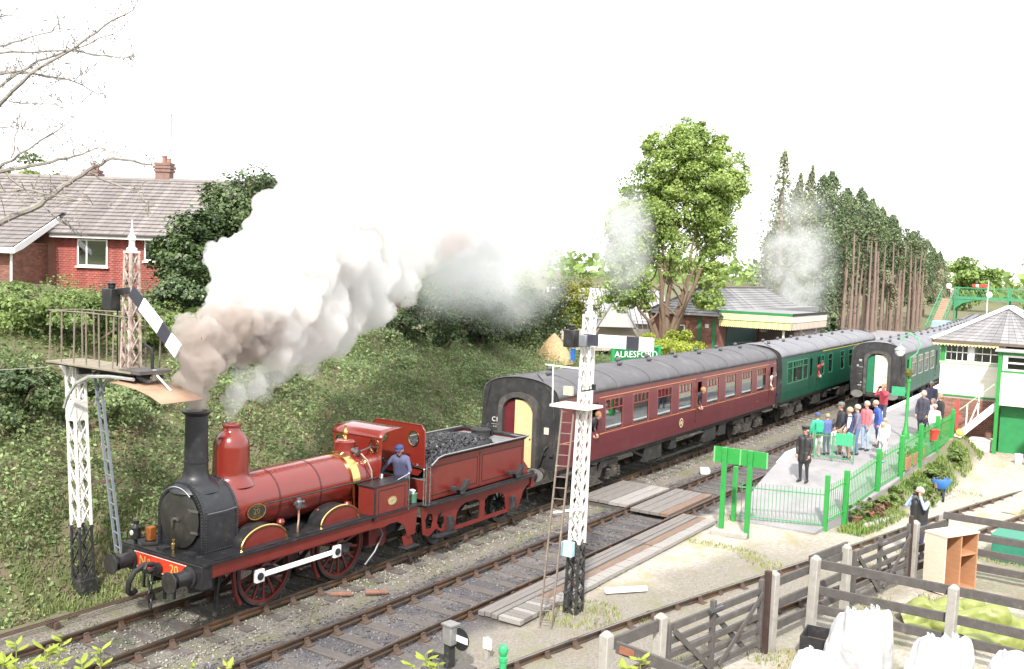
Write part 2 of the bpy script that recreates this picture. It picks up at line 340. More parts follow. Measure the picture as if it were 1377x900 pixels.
def make_ground():
    xs = np.unique(np.concatenate([np.linspace(-1500, -60, 14), np.linspace(-60, -20, 60), np.linspace(-20, 45, 220), np.linspace(45, 140, 70), np.linspace(140, 2500, 24)]))
    ys = np.unique(np.concatenate([np.linspace(-1500, -40, 14), np.linspace(-40, -18, 40), np.linspace(-18, 14, 140), np.linspace(14, 60, 50), np.linspace(60, 2500, 22)]))
    X, Y = np.meshgrid(xs, ys, indexing='ij'); Z = height(X, Y); nx, ny = X.shape
    V = np.stack([X, Y, Z], -1).reshape(-1, 3); I = np.arange(nx*ny).reshape(nx, ny)
    F = np.stack([I[:-1, :-1], I[1:, :-1], I[1:, 1:], I[:-1, 1:]], -1).reshape(-1, 4)
    m = bpy.data.materials.new('ground_soil'); m.use_nodes = True; nt = m.node_tree; N = nt.nodes; Lk = nt.links.new
    me = npmesh('ground', V, F, m, True)
    # what the ground is made of, point by point: grass, pale gravel, else ash and ballast
    x, y = V[:, 0], V[:, 1]
    foot = 1.95+Y1(np.clip(x, -60, 200))
    grass = sstep(-.25, .45, y-foot-.5*(vnoise(x, y, 1.1, 8)-.5)*2)
    far = sstep(60, 130, np.hypot(x, y)); grass = np.maximum(grass, far)
    grass = np.maximum(grass, 1-sstep(5, 9, (x-CAMX)*.836+(y-CAMY)*.549))
    grass = np.maximum(grass, .55*sstep(-10.2, -10.8, y+.0*x)*(vnoise(x, y, 1.6, 9) > .42)*sstep(Y3(np.clip(x, -60, 45))-1.0, Y3(np.clip(x, -60, 45))-1.6, y))
    edge = np.interp(x, [2.9, 3.5, 8, 16.5, 19], [-8.0, -8.1, -9.05, -9.4, -9.4]); grass = np.maximum(grass, .85*sstep(3.4, 4.5, x)*sstep(18, 16, x)*sstep(-1.1, -.7, y-edge)*(y < edge+.1))
    pale = sstep(-4.75, -5.3, y-(vnoise(x, y, 1.3, 11)-.5)*.8)
    oily = sstep(2.7, 1.5, np.abs(y-Y3(np.clip(x, -60, 45))-.35)-(vnoise(x, y, 1., 12)-.5)*1.0)*sstep(6, -2, x)
    pale = pale*(1-.75*oily)
    ash = sstep(1.9, .9, np.abs(y-Y2(np.clip(x, -60, 160))+.1))
    ca = me.color_attributes.new('zone', 'FLOAT_COLOR', 'POINT')
    ca.data.foreach_set('color', np.stack([grass, pale, ash, np.ones_like(x)], -1).astype(np.float32).ravel())
    b = N['Principled BSDF']; b.inputs['Roughness'].default_value = .95; b.inputs['Specular IOR Level'].default_value = .2
    at = N.new('ShaderNodeVertexColor'); at.layer_name = 'zone'; sp = N.new('ShaderNodeSeparateColor'); Lk(at.outputs[0], sp.inputs[0])
    tc = N.new('ShaderNodeTexCoord')
    def noise(s, d=6, r=.65):
        n = N.new('ShaderNodeTexNoise'); n.inputs['Scale'].default_value = s; n.inputs['Detail'].default_value = d; n.inputs['Roughness'].default_value = r; Lk(tc.outputs['Object'], n.inputs['Vector']); return n.outputs['Fac']
    def mr(s, a, c): r = N.new('ShaderNodeMapRange'); r.inputs[1].default_value = a; r.inputs[2].default_value = c; Lk(s, r.inputs[0]); return r.outputs[0]
    def mix(f, a, c):
        q = N.new('ShaderNodeMix'); q.data_type = 'RGBA'; Lk(f, q.inputs[0])
        for i, v in ((6, a), (7, c)):
            if isinstance(v, tuple): q.inputs[i].default_value = (*v, 1)
            else: Lk(v, q.inputs[i])
        return q.outputs[2]
    ball = mix(mr(noise(22), .35, .65), (.10, .09, .08), (.27, .245, .21)); ball = mix(mr(noise(1.3), .5, .62), ball, (.16, .16, .10))
    ashc = mix(mr(noise(26), .35, .65), (.055, .052, .056), (.16, .15, .155))
    palec = mix(mr(noise(9), .35, .68), (.32, .285, .24), (.50, .465, .405)); palec = mix(mr(noise(1.1), .52, .66), palec, (.36, .31, .19))
    soil = mix(mr(noise(2.2), .42, .6), (.11, .135, .055), (.16, .13, .09))
    col = mix(sp.outputs[2], ball, ashc); col = mix(sp.outputs[1], col, palec); col = mix(sp.outputs[0], col, soil)
    Lk(col, b.inputs['Base Color'])
    bp = N.new('ShaderNodeBump'); bp.inputs['Strength'].default_value = .7; bp.inputs['Distance'].default_value = .04; Lk(noise(30), bp.inputs['Height']); Lk(bp.outputs[0], b.inputs['Normal'])
    o = link('ground', me, kind='structure'); return o
GROUND = make_ground()

# ---------------------------------------------------------------- railway tracks
def rail_mesh(yf, off, x0, x1, step=1.5):
    """bullhead rail swept along the line; returns body"""
    prof = [(-.033, -.15), (.033, -.15), (.035, -.115), (.012, -.10), (.012, -.055), (.035, -.04), (.035, -.006), (.026, 0), (-.026, 0), (-.035, -.006), (-.035, -.04), (-.012, -.055), (-.012, -.10), (-.035, -.115)]
    xs = np.arange(x0, x1+.01, step); m = MB(); n = len(prof); vs = []
    for x in xs:
        y = float(yf(x)); dy = float(yf(x+.2)-yf(x-.2))/.4; L = math.hypot(1, dy); nx, ny = -dy/L, 1/L
        for a, b in prof: vs.append((x+nx*(off+a), y+ny*(off+a), b))
    fs = [(k*n+i, k*n+(i+1) % n, (k+1)*n+(i+1) % n, (k+1)*n+i) for k in range(len(xs)-1) for i in range(n)]
    return m.add(vs, fs)
_ch = MB(); _ch.bx(-.09, .09, -.19, .19, -.19, -.165)
for sg in (-1, 1): _ch.add([(-.06, sg*.045, -.165), (.06, sg*.045, -.165), (.06, sg*.13, -.165), (-.06, sg*.13, -.165), (-.05, sg*.045, -.06), (.05, sg*.045, -.06), (.045, sg*.075, -.075), (-.045, sg*.075, -.075)],
    [(0,1,2,3),(4,5,6,7),(0,1,5,4),(1,2,6,5),(2,3,7,6),(3,0,4,7)])
_ch.bx(-.05, .05, -.075, -.04, -.10, -.045)
CHAIR = _ch.mesh('rail_chair', smooth=False); CHAIR.materials.append(m_rust)
SLP = []
for k in range(4):
    q = MB(); q.box((0, 0, -.255), (.25, 2.59, .13)); me = q.mesh('sleeper', smooth=False)
    for v in me.vertices: v.co += Vector((random.uniform(-.012, .012), random.uniform(-.03, .03), random.uniform(-.008, .008)))
    me.materials.append(m_sleeper); SLP.append(me)
def make_track(yf, x0, x1, sx0, sx1, bedmat, name, sp=.76, zs=0., bedw=1.75, cover=.0):
    xs = np.arange(x0, x1+.1, 1.); us = np.linspace(-bedw, bedw, 13)
    V = []
    for x in xs:
        y = float(yf(x))
        for u in us: V.append((x, y+u, (-.215 if abs(u) < bedw-.35 else -.215-.13*(abs(u)-bedw+.35)/.35)+zs+random.uniform(-.012, .012)))
    n = len(us); I = np.arange(len(V)).reshape(len(xs), n)
    F = np.stack([I[:-1, :-1], I[1:, :-1], I[1:, 1:], I[:-1, 1:]], -1).reshape(-1, 4)
    root = link(name, npmesh(name, np.array(V), F, bedmat, True), kind='structure')
    for sg in (-1, 1):
        r = rail_mesh(yf, sg*.7525, x0, x1).build('rail', m_rail, root)
        hd = MB(); xx = np.arange(x0, x1+.01, 1.5); vs = []
        for x in xx:
            y = float(yf(x))+sg*.7525
            vs += [(x, y-.022, .0015), (x, y+.022, .0015)]
        hd.add(vs, [(2*k, 2*k+1, 2*k+3, 2*k+2) for k in range(len(xx)-1)]); hd.build('running_surface', m_railtop, r)
    x = sx0
    while x < sx1:
        y = float(yf(x)); a = math.atan(float(yf(x+.5)-yf(x-.5)))
        s = inst('sleeper', random.choice(SLP), root, (x, y+random.uniform(-.03, .03), zs+random.uniform(-.015, .005)), (0, 0, a+random.uniform(-.012, .012)))
        for sg in (-1, 1): inst('rail_chair', CHAIR, s, (0, sg*.7525, 0))
        x += sp*random.uniform(.96, 1.04)
    return root
m_bed1 = mat('ballast_brown', (.18, .168, .152), .95, 0, .45, 26, bump=1., bscale=45, col2=(.10, .115, .06), c2scale=1.1, c2pos=.57, spec=.2)
m_bed2 = mat('ballast_ash', (.09, .086, .092), .95, 0, .5, 28, bump=1., bscale=45, col2=(.17, .155, .145), c2scale=.8, c2pos=.6, spec=.2)
m_bed3 = mat('ballast_siding', (.23, .205, .18), .95, 0, .45, 26, bump=1., bscale=45, col2=(.09, .085, .08), c2scale=.7, c2pos=.55, spec=.2)
T1 = make_track(Y1, -48, 140, -22, 44, m_bed1, 'railway_track')
T2 = make_track(Y2, -48, 140, -22, 44, m_bed2, 'railway_track')
T3 = make_track(Y3, -30, 40, -13, 24, m_bed3, 'siding_track', zs=.045, bedw=1.25)

def scatter_stones(name, n, fx, size, material, par=None):
    """loose stones: squashed random octahedra in one mesh"""
    P = fx(n); n = len(P)
    base = np.array([(1, 0, 0), (-1, 0, 0), (0, 1, 0), (0, -1, 0), (0, 0, 1), (0, 0, -1)], float)
    fc = np.array([(0, 2, 4), (2, 1, 4), (1, 3, 4), (3, 0, 4), (2, 0, 5), (1, 2, 5), (3, 1, 5), (0, 3, 5)])
    s = size*RNG.uniform(.5, 1.5, n)
    V = base[None]*RNG.uniform(.6, 1.2, (n, 6, 1)); V[:, :, 2] *= .7
    a = RNG.uniform(0, 2*PI, n); ca, sa = np.cos(a), np.sin(a)
    x = V[:, :, 0]*ca[:, None]-V[:, :, 1]*sa[:, None]; y = V[:, :, 0]*sa[:, None]+V[:, :, 1]*ca[:, None]
    V = np.stack([x, y, V[:, :, 2]], -1)*s[:, None, None]+P[:, None, :]
    F = (fc[None]+np.arange(n)[:, None, None]*6).reshape(-1, 3)
    return link(name, npmesh(name, V.reshape(-1, 3), F, material), par, kind='stuff')
m_stone = mat('ballast_stones', (.23, .21, .185), .9, 0, .3, 4, island=.6, spec=.25)
m_stone2 = mat('ash_stones', (.125, .118, .122), .9, 0, .3, 4, island=.6, spec=.25)
def f1(n):
    x = -17+44*RNG.random(n)**1.5; u = RNG.uniform(-1.9, 1.9, n); return np.stack([x, Y1(x)+u, -.21+RNG.uniform(-.01, .012, n)-.1*np.clip(np.abs(u)-1.4, 0, 1)], -1)
def f2(n):
    x = -15+44*RNG.random(n)**1.4; u = RNG.uniform(-1.6, 1.6, n); return np.stack([x, Y2(x)+u, -.21+RNG.uniform(-.01, .012, n)-.1*np.clip(np.abs(u)-1.4, 0, 1)], -1)
scatter_stones('ballast_stones', 16000, f1, .03, m_stone)['label'] = 'loose brown ballast stones round the sleepers under the engine'
scatter_stones('ash_stones', 14000, f2, .028, m_stone2)['label'] = 'dark ash and stones between the rails of the second track'
# ---------------------------------------------------------------- the red engine
m_red = mat('engine_red', (.165, .019, .013), .22, 0, .08, 2.2, coat=.6, grime=((.13, .017, .013), 3, .62))
m_redflat = mat('frame_red', (.155, .021, .016), .36, 0, .16, 4, coat=.2, grime=((.07, .02, .016), 4, .56))
m_wheelred = mat('wheel_red', (.13, .02, .016), .45, 0, .2, 6, grime=((.05, .02, .018), 6, .5))
m_vermil = mat('buffer_beam_vermilion', (.55, .05, .02), .35, 0, .06, 5)
m_smoke = mat('smokebox_black', (.020, .021, .025), .42, .1, .3, 4, bump=.15, bscale=18, grime=((.055, .055, .06), 5, .55))
m_brass = mat('polished_brass', (.72, .52, .20), .18, 1., .12, 7)
m_steel = mat('bright_steel', (.62, .62, .62), .25, 1., .1, 8)
m_iron = mat('grey_iron', (.16, .16, .17), .45, .7, .2, 8)
m_line = mat('black_lining', (.012, .008, .008), .4, 0, 0)
m_gold = mat('gold_lettering', (.70, .50, .16), .35, .3, .1, 20)
m_copper = mat('copper_pipe', (.45, .16, .07), .3, .9, .15, 8)
m_plate = mat('number_plate_black', (.02, .02, .02), .4, 0, .1, 9)

ENG = thing('steam_engine', 'red four-coupled steam engine with tall black chimney and polished dome', 'steam engine', (-9.5, 0, 0))
def wheel(par, x, y, r, spokes=12, side=1, name='wheel', rim_m=None):
    """spoked wheel > tyre, spokes; side = outer face direction in Y"""
    w = MB(); w.lathe([(r-.10, -.05), (r-.045, -.05), (r-.045, .05), (r-.10, .05), (r-.10, -.05)], (x, y, r), 'Y', 36)
    w.lathe([(.0001, -.07), (.15, -.07), (.15, .07), (.10, .10), (.0001, .10)] if side > 0 else [(.0001, -.10), (.10, -.10), (.15, -.07), (.15, .07), (.0001, .07)], (x, y, r), 'Y', 18)
    o = w.build(name, rim_m or m_wheelred, par)
    t = MB(); t.lathe([(r-.046, -.06), (r, -.06), (r+.0, .05), (r-.046, .06), (r-.046, -.06)], (x, y, r), 'Y', 40)
    if side > 0: t.lathe([(r-.04, -.075), (r+.028, -.075), (r+.028, -.05), (r, -.045), (r-.04, -.045), (r-.04, -.075)], (x, y, r), 'Y', 40)
    else: t.lathe([(r-.04, .045), (r, .045), (r+.028, .05), (r+.028, .075), (r-.04, .075), (r-.04, .045)], (x, y, r), 'Y', 40)
    t.build('tyre', m_blackm, o)
    s = MB()
    for i in range(spokes):
        a = 2*PI*(i+.5)/spokes; c, sn = math.cos(a), math.sin(a)
        s.bar((x+.12*c, y, r+.12*sn), (x+(r-.09)*c, y, r+(r-.09)*sn), .05, .036, up=(0, 1, 0))
    s.build('spokes', rim_m or m_wheelred, o)
    return o
WX = (-10.62, -8.45); RD = .735
for x in WX:
    for sg in (-1, 1): wheel(ENG, x, sg*.752, RD, 14, sg)
    MB().cyl((x, -.95, RD), (x, .95, RD), .085, n=14).build('axle', m_iron, ENG)
# outside cranks and white coupling rods
for sg in (-1, 1):
    for x in WX:
        q = MB(); q.bar((x+.05, sg*1.0, RD), (x-.5, sg*1.0, RD+.03), .075, .2, up=(0, 0, 1)).cyl((x-.45, sg*.96, RD+.03), (x-.45, sg*1.18, RD+.03), .075, n=14)
        q.build('crank', m_blackm, ENG)
    r = MB(); x0, x1 = WX[0]-.45, WX[1]-.45; z = RD+.03
    r.bar((x0, sg*1.11, z), (x1, sg*1.11, z), .045, .105)
    for x in (x0, x1): r.bx(x-.09, x+.12, sg*1.11-.045, sg*1.11+.045, z-.13, z+.13)
    ro = r.build('coupling_rod', mat('white_rod', (.82, .82, .80), .35, 0, .04, 6), ENG, bevel=.012)
    for x in (x0, x1): MB().cyl((x, sg*1.10, z), (x, sg*1.19, z), .062, n=12).build('crank_pin', m_blackm, ro)
# frames, running plate, valance
f = MB()
for sg in (-1, 1):
    f.plate([(-12.3, .62), (-11.6, .52), (-11.4, .95), (-10.0, .95), (-9.6, .55), (-9.4, .95), (-7.7, .95), (-7.3, .45), (-6.3, .6), (-6.3, 1.28), (-12.3, 1.28)], [], .03, lambda a, b, w, sg=sg: (a, sg*(.55+w), b))
f.bx(-12.2, -6.4, -.55, .55, 1.0, 1.03); f.bx(-9.9, -9.8, -.55, .55, .6, 1.2); f.bx(-7.7, -6.5, -.6, .6, .55, 1.25)
f.build('inner_frame', m_blackm, ENG)
def arc(cx, cz, rx, rz, a0, a1, n=10): return [(cx+rx*math.cos(a0+(a1-a0)*i/n), cz+rz*math.sin(a0+(a1-a0)*i/n)) for i in range(n+1)]
for sg in (-1, 1):
    low = [(-12.28, 1.03), (-7.75, 1.03)] + arc(-7.05, 1.0, .55, .22, PI*.98, .08, 10)[0:0]
    # the valance, sweeping down behind the driving wheels to the rear step
    o = [(-12.28, 1.03), (-7.75, 1.03), (-7.45, 1.0), (-7.2, 1.04), (-6.95, 1.03), (-6.75, .93), (-6.62, .76), (-6.58, .60), (-6.3, .62), (-6.26, .80), (-6.22, 1.30), (-12.28, 1.30)]
    v = MB().plate(o, [], .02, lambda a, b, w, sg=sg: (a, sg*(1.16+w), b)).build('valance', m_redflat, ENG)
    MB().bx(-12.2, -7.9, sg*1.183-.002, sg*1.183+.002, 1.045, 1.05).bx(-12.2, -7.9, sg*1.183-.002, sg*1.183+.002, 1.275, 1.28).build('lining', m_line, v)
    st = MB(); st.plate([(-6.72, .62), (-6.40, .62), (-6.30, .38), (-6.62, .36)], [], .02, lambda a, b, w, sg=sg: (a, sg*(1.12+w), b)); st.build('step_hanger', m_redflat, ENG)
    MB().bx(-6.70, -6.22, sg*1.02, sg*1.28, .335, .36).build('step', m_blackm, ENG)
rp = MB(); rp.bx(-12.5, -6.2, -1.24, 1.24, 1.302, 1.332)
RP = rp.build('running_plate', m_black, ENG)
rv = MB()
for sg in (-1, 1):
    for i in range(100): x = -12.3+i*.058; rv.box((x, sg*1.205, 1.337), (.02, .02, .012))
    rv.bx(-12.3, -6.5, sg*1.16-.008, sg*1.16+.008, 1.333, 1.352)
rv.build('rivets', m_smoke, RP, kind='stuff')
# splashers with brass beading
for x in WX:
    for sg in (-1, 1):
        cx = x-.17
        a = arc(cx, 1.333, .60, .36, 0, PI, 14)
        s = MB().plate(a, [], .02, lambda a_, b_, w, sg=sg: (a_, sg*(.93+w), b_)).build('splasher', m_redflat, ENG)
        tp = MB(); vs = [(p[0], sg*.93, p[1]) for p in a]+[(p[0], sg*.56, p[1]) for p in a]; n = len(a)
        tp.add(vs, [(i, i+1, n+i+1, n+i) for i in range(n-1)]); tp.build('splasher_top', m_black, s)
        MB().tube([(p[0], sg*.955, p[1]) for p in arc(cx, 1.333, .595, .355, .02, PI-.02, 16)], .024, 6).build('beading', m_brass, s)
# smokebox
SZ, SR = 1.95, .675
def sbprof(r, zb=1.335):
    return [(-r, zb)] + [(-r, zb+(SZ-zb)*.5)] + [(-r*math.cos(PI*i/20), SZ+r*math.sin(PI*i/20)) for i in range(21)] + [(r, zb+(SZ-zb)*.5), (r, zb)]
sb = MB(); A = sbprof(SR); n = len(A)
sb.plate(A, [], .80, lambda a, b, w: (-12.05+w, a, b)); SB = sb.build('smokebox', m_smoke, ENG)
for x0 in (-12.075, -11.29):
    e = MB()
    o_, i_ = sbprof(SR+.012), sbprof(SR-.085, 1.34)
    e.plate(o_+i_[::-1], [], .045, lambda a, b, w, x0=x0: (x0+w, a, b)); e.build('flange_ring', m_smoke, SB)
rv = MB()
for x0, dx in ((-12.08, 0), (-12.02, 1), (-11.25, 1)):
    R_ = SR-.04 if not dx else SR+.014
    L = [(-R_*math.cos(PI*i/34), SZ+R_*math.sin(PI*i/34)) for i in range(35)] + [(sg*R_, 1.36+.052*k) for sg in (-1, 1) for k in range(11)]
    for a, b in L: rv.sphere((x0, a, b), .013, 5, 3)
for k in range(14):
    for sg in (-1, 1): rv.sphere((-12.0+k*.055, sg*(SR+.012), 1.365), .013, 5, 3)
rv.build('rivets', mat('rivet_heads', (.06, .06, .066), .4, .2, .2, 9), SB, kind='stuff')
d = MB(); d.lathe([(.57, -12.095), (.565, -12.115), (.45, -12.15), (.25, -12.175), (.0001, -12.185)], (0, 0, SZ-.03), 'X', 40)
DOOR = d.build('smokebox_door', mat('smokebox_door_black', (.03, .029, .027), .4, .1, .3, 3, grime=((.07, .062, .052), 4, .52)), SB)
h = MB(); h.bar((-12.21, .04, SZ), (-12.21, -.13, SZ-.02), .03).bar((-12.24, .02, SZ), (-12.24, .03, SZ-.17), .028).cyl((-12.16, 0, SZ-.01), (-12.26, 0, SZ-.01), .03)
h.bar((-12.13, -.58, SZ+.2), (-12.16, -.05, SZ+.2), .022, .05).bar((-12.13, -.58, SZ-.22), (-12.16, -.05, SZ-.22), .022, .05)
h.build('door_handle', mat('worn_steel', (.25, .24, .23), .35, .8, .2, 8), DOOR)
MB().tube([(-12.16, .60*math.cos(t), SZ+.60*math.sin(t)) for t in np.linspace(PI*.24, PI*.72, 14)], .013, 6).build('handrail', m_steel, SB)
MB().tube([(-12.0, -.70, 2.10), (-11.6, -.71, 2.10), (-11.3, -.70, 2.12)], .014, 6).build('side_rod', m_iron, SB)
# chimney
c = MB(); c.lathe([(.50, 2.44), (.45, 2.52), (.36, 2.60), (.28, 2.66), (.245, 2.74), (.235, 2.85), (.228, 2.98), (.24, 2.985), (.24, 3.02), (.228, 3.025), (.215, 3.9), (.225, 3.91), (.27, 3.955), (.285, 3.97), (.285, 3.995), (.24, 4.0), (.19, 4.0), (.18, 3.6)], (-11.72, 0, 0), n=32)
CHIM = c.build('chimney', m_smoke, ENG)
# boiler barrel, lagging bands, firebox
BZ, BR = 1.985, .605
b = MB(); b.lathe([(BR, -11.25), (BR, -7.75)], (0, 0, BZ), 'X', 48); BOIL = b.build('boiler', m_red, ENG)
for x in (-10.05, -8.86): MB().lathe([(BR+.001, x-.022), (BR+.006, x-.02), (BR+.006, x+.02), (BR+.001, x+.022), (BR+.001, x-.022)], (0, 0, BZ), 'X', 48).build('lagging_band', mat('dark_red_band', (.07, .012, .01), .3, 0, .05, 6), BOIL)
FR = .63
def fbprof(r): return [(-r-.02, 1.335)] + [(-r*math.cos(PI*i/24), BZ+r*math.sin(PI*i/24)) for i in range(25)] + [(r+.02, 1.335)]
FB = MB().plate(fbprof(FR), [], .70, lambda a, b, w: (-7.74+w, a, b)).build('firebox', m_red, ENG)
MB().plate(fbprof(FR+.025)+fbprof(FR-.02)[::-1], [], .24, lambda a, b, w: (-7.90+w, a, b)).build('brass_band', m_brass, FB)
MB().plate(fbprof(FR+.006)+fbprof(FR-.02)[::-1], [], .03, lambda a, b, w: (-7.42+w, a, b)).build('lining', mat('dark_red_band', (.07,.012,.01)), FB)
# steam dome
dm = MB(); dm.lathe([(.50, 2.40), (.46, 2.48), (.40, 2.54), (.375, 2.60), (.37, 2.7), (.365, 3.16), (.35, 3.27), (.31, 3.37), (.25, 3.44), (.20, 3.48), (.18, 3.51), (.175, 3.58), (.195, 3.59), (.195, 3.63), (.15, 3.635), (.12, 3.60), (.0001, 3.60)], (-10.85, 0, 0), n=36)
DOME = dm.build('dome', m_red, ENG)
# manhole seat with safety valve on the firebox
v = MB(); v.lathe([(.30, 2.54), (.26, 2.58), (.245, 2.62), (.245, 2.82), (.25, 2.84), (.20, 2.88), (.0001, 2.885)], (-7.5, 0, 0), n=24); VS = v.build('valve_seat', m_red, ENG)
MB().lathe([(.05, 2.88), (.05, 2.92), (.035, 2.95), (.035, 3.0), (.055, 3.02), (.055, 3.08), (.03, 3.12), (.02, 3.2), (.03, 3.22), (.0001, 3.25)], (-7.5, 0, 0), n=12).build('safety_valve', m_brass, VS)
pv = MB(); pv.cyl((-7.5, -.23, 2.66), (-7.5, -.42, 2.62), .06).cyl((-7.5, -.36, 2.56), (-7.5, -.36, 2.74), .04).cyl((-7.42, -.40, 2.64), (-7.1, -.42, 2.7), .018); pv.build('steam_valve', m_iron, VS)
MB().tube([(-7.45, -.45, 2.60), (-7.38, -.58, 2.45), (-7.30, -.655, 2.2), (-7.28, -.665, 1.9), (-7.28, -.66, 1.6)], .02, 8).build('steam_pipe', mat('pale_pipe', (.55, .48, .42), .3, .7, .1, 7), VS)
# boiler fittings
for sg in (-1, 1): MB().tube([(-10.55, sg*.665, 2.03), (-7.1, sg*.68, 2.03)], .017, 8).build('boiler_handrail', m_black, BOIL)
for x in (-10.4, -9.2, -8.0):
    for sg in (-1, 1): MB().cyl((x, sg*.58, 2.03), (x, sg*.68, 2.03), .012, n=6).build('handrail_pillar', m_black, BOIL)
cl = MB(); cl.cyl((-9.62, -.58, 1.86), (-9.62, -.74, 1.86), .065).lathe([(.05, 1.76), (.075, 1.80), (.075, 1.92), (.05, 1.95), (.05, 2.0)], (-9.62, -.70, 0), n=12).cyl((-9.70, -.72, 1.9), (-9.5, -.72, 1.9), .03); CL = cl.build('clack_valve', m_iron, BOIL)
MB().tube([(-9.62, -.70, 1.77), (-9.62, -.70, 1.66), (-9.72, -.80, 1.55), (-9.78, -.84, 1.45), (-9.78, -.84, 1.33)], .022, 8).build('feed_pipe', mat('feed_copper', (.42, .26, .2), .35, .7, .15, 8), CL)
for x in (-11.0, -10.05, -8.95, -8.05): MB().lathe([(.0001, 0), (.07, .0), (.09, .06), (.06, .12), (.0001, .13)], (x, -.62, 1.5), n=10).build('sandpipe_cover', m_redflat, ENG)
# oval number plate
PM = Matrix(((1, 0, 0), (0, 0, -1), (0, 1, 0)))          # text plane x->X, y->Z, out->-Y
def oval_plate(par, x, y, z, rx, rz, top, mid, bot, tilt=0., num=.13):
    M = Matrix.Translation(Vector((x, y, z))) @ (Matrix.Rotation(tilt, 3, 'X') @ PM).to_4x4()
    def fn(a, b, w): return M @ Vector((a, b, w))
    base = MB().plate(oval(rx, rz), [], .012, fn).build('number_plate', m_plate, par)
    MB().plate(oval(rx, rz), [oval(rx-.022, rz-.022)], .02, fn).build('plate_rim', m_brass, base)
    rl = par
    while rl.parent: rl = rl.parent
    ML = Matrix.Translation(-Vector(rl.location)) @ M
    if mid: lettering(mid, num, ML @ Matrix.Translation((0, 0, .016)), m_brass, base, 'numerals')
    for t, yy in ((top, rz*.60), (bot, -rz*.60)):
        if t: lettering(t, .052, ML @ Matrix.Translation((0, yy, .016)), m_brass, base, 'small_letters')
    return base
oval_plate(BOIL, -10.72, -.62, 1.90, .245, .165, 'FURNESS', '20', 'RAILWAY', tilt=math.radians(-2), num=.17)
# cab: weatherboard curving back into a short roof
prof = [(-7.13, 1.9), (-7.13, 2.80)] + [(-7.13+.30*(1-math.cos(t)), 2.80+.24*math.sin(t)) for t in np.linspace(.2, 1.35, 7)] + [(-6.6, 3.10), (-6.42, 3.10)]
wb = MB()
out = [(-.80, 1.36), (-.70, 1.95), (-.76, 2.35), (-.76, 2.93), (.76, 2.93), (.76, 2.35), (.70, 1.95), (.80, 1.36)]
wins = [[(sg*.54+.125*math.cos(2*PI*i/20), 2.74+.15*math.sin(2*PI*i/20)) for i in range(20)] for sg in (-1, 1)]
wb.plate(out, wins, .02, lambda a, b, w: (-7.10+w, a, b)); WB = wb.build('weatherboard', m_red, ENG)
rf = MB(); pr = [(-7.10+.26*(1-math.cos(t)), 2.92+.17*math.sin(t)) for t in np.linspace(0, 1.25, 8)] + [(-6.6, 3.11), (-6.38, 3.12)]
vs = []
for sg_y in np.linspace(-.79, .79, 9):
    for (x, z) in pr: vs.append((x, sg_y, z-.0*sg_y))
k = len(pr); q = MB().add(vs, [(i*k+j, i*k+j+1, (i+1)*k+j+1, (i+1)*k+j) for i in range(8) for j in range(k-1)])
rfo = q.build('cab_roof', m_red, ENG); so = rfo.modifiers.new('thick', 'SOLIDIFY'); so.thickness = .02; so.offset = 0
for sg in (-1, 1):
    MB().plate([(sg*.54+.155*math.cos(2*PI*i/22), 2.74+.18*math.sin(2*PI*i/22)) for i in range(22)], [wins[0 if sg < 0 else 1]], .012, lambda a, b, w: (-7.115+w, a, b)).build('spectacle_rim', m_brass, WB)
    MB().plate(wins[0 if sg < 0 else 1], [], .004, lambda a, b, w: (-7.092+w, a, b)).build('spectacle_glass', glassmat('clear_glass', (.8, .85, .84), .12), WB)
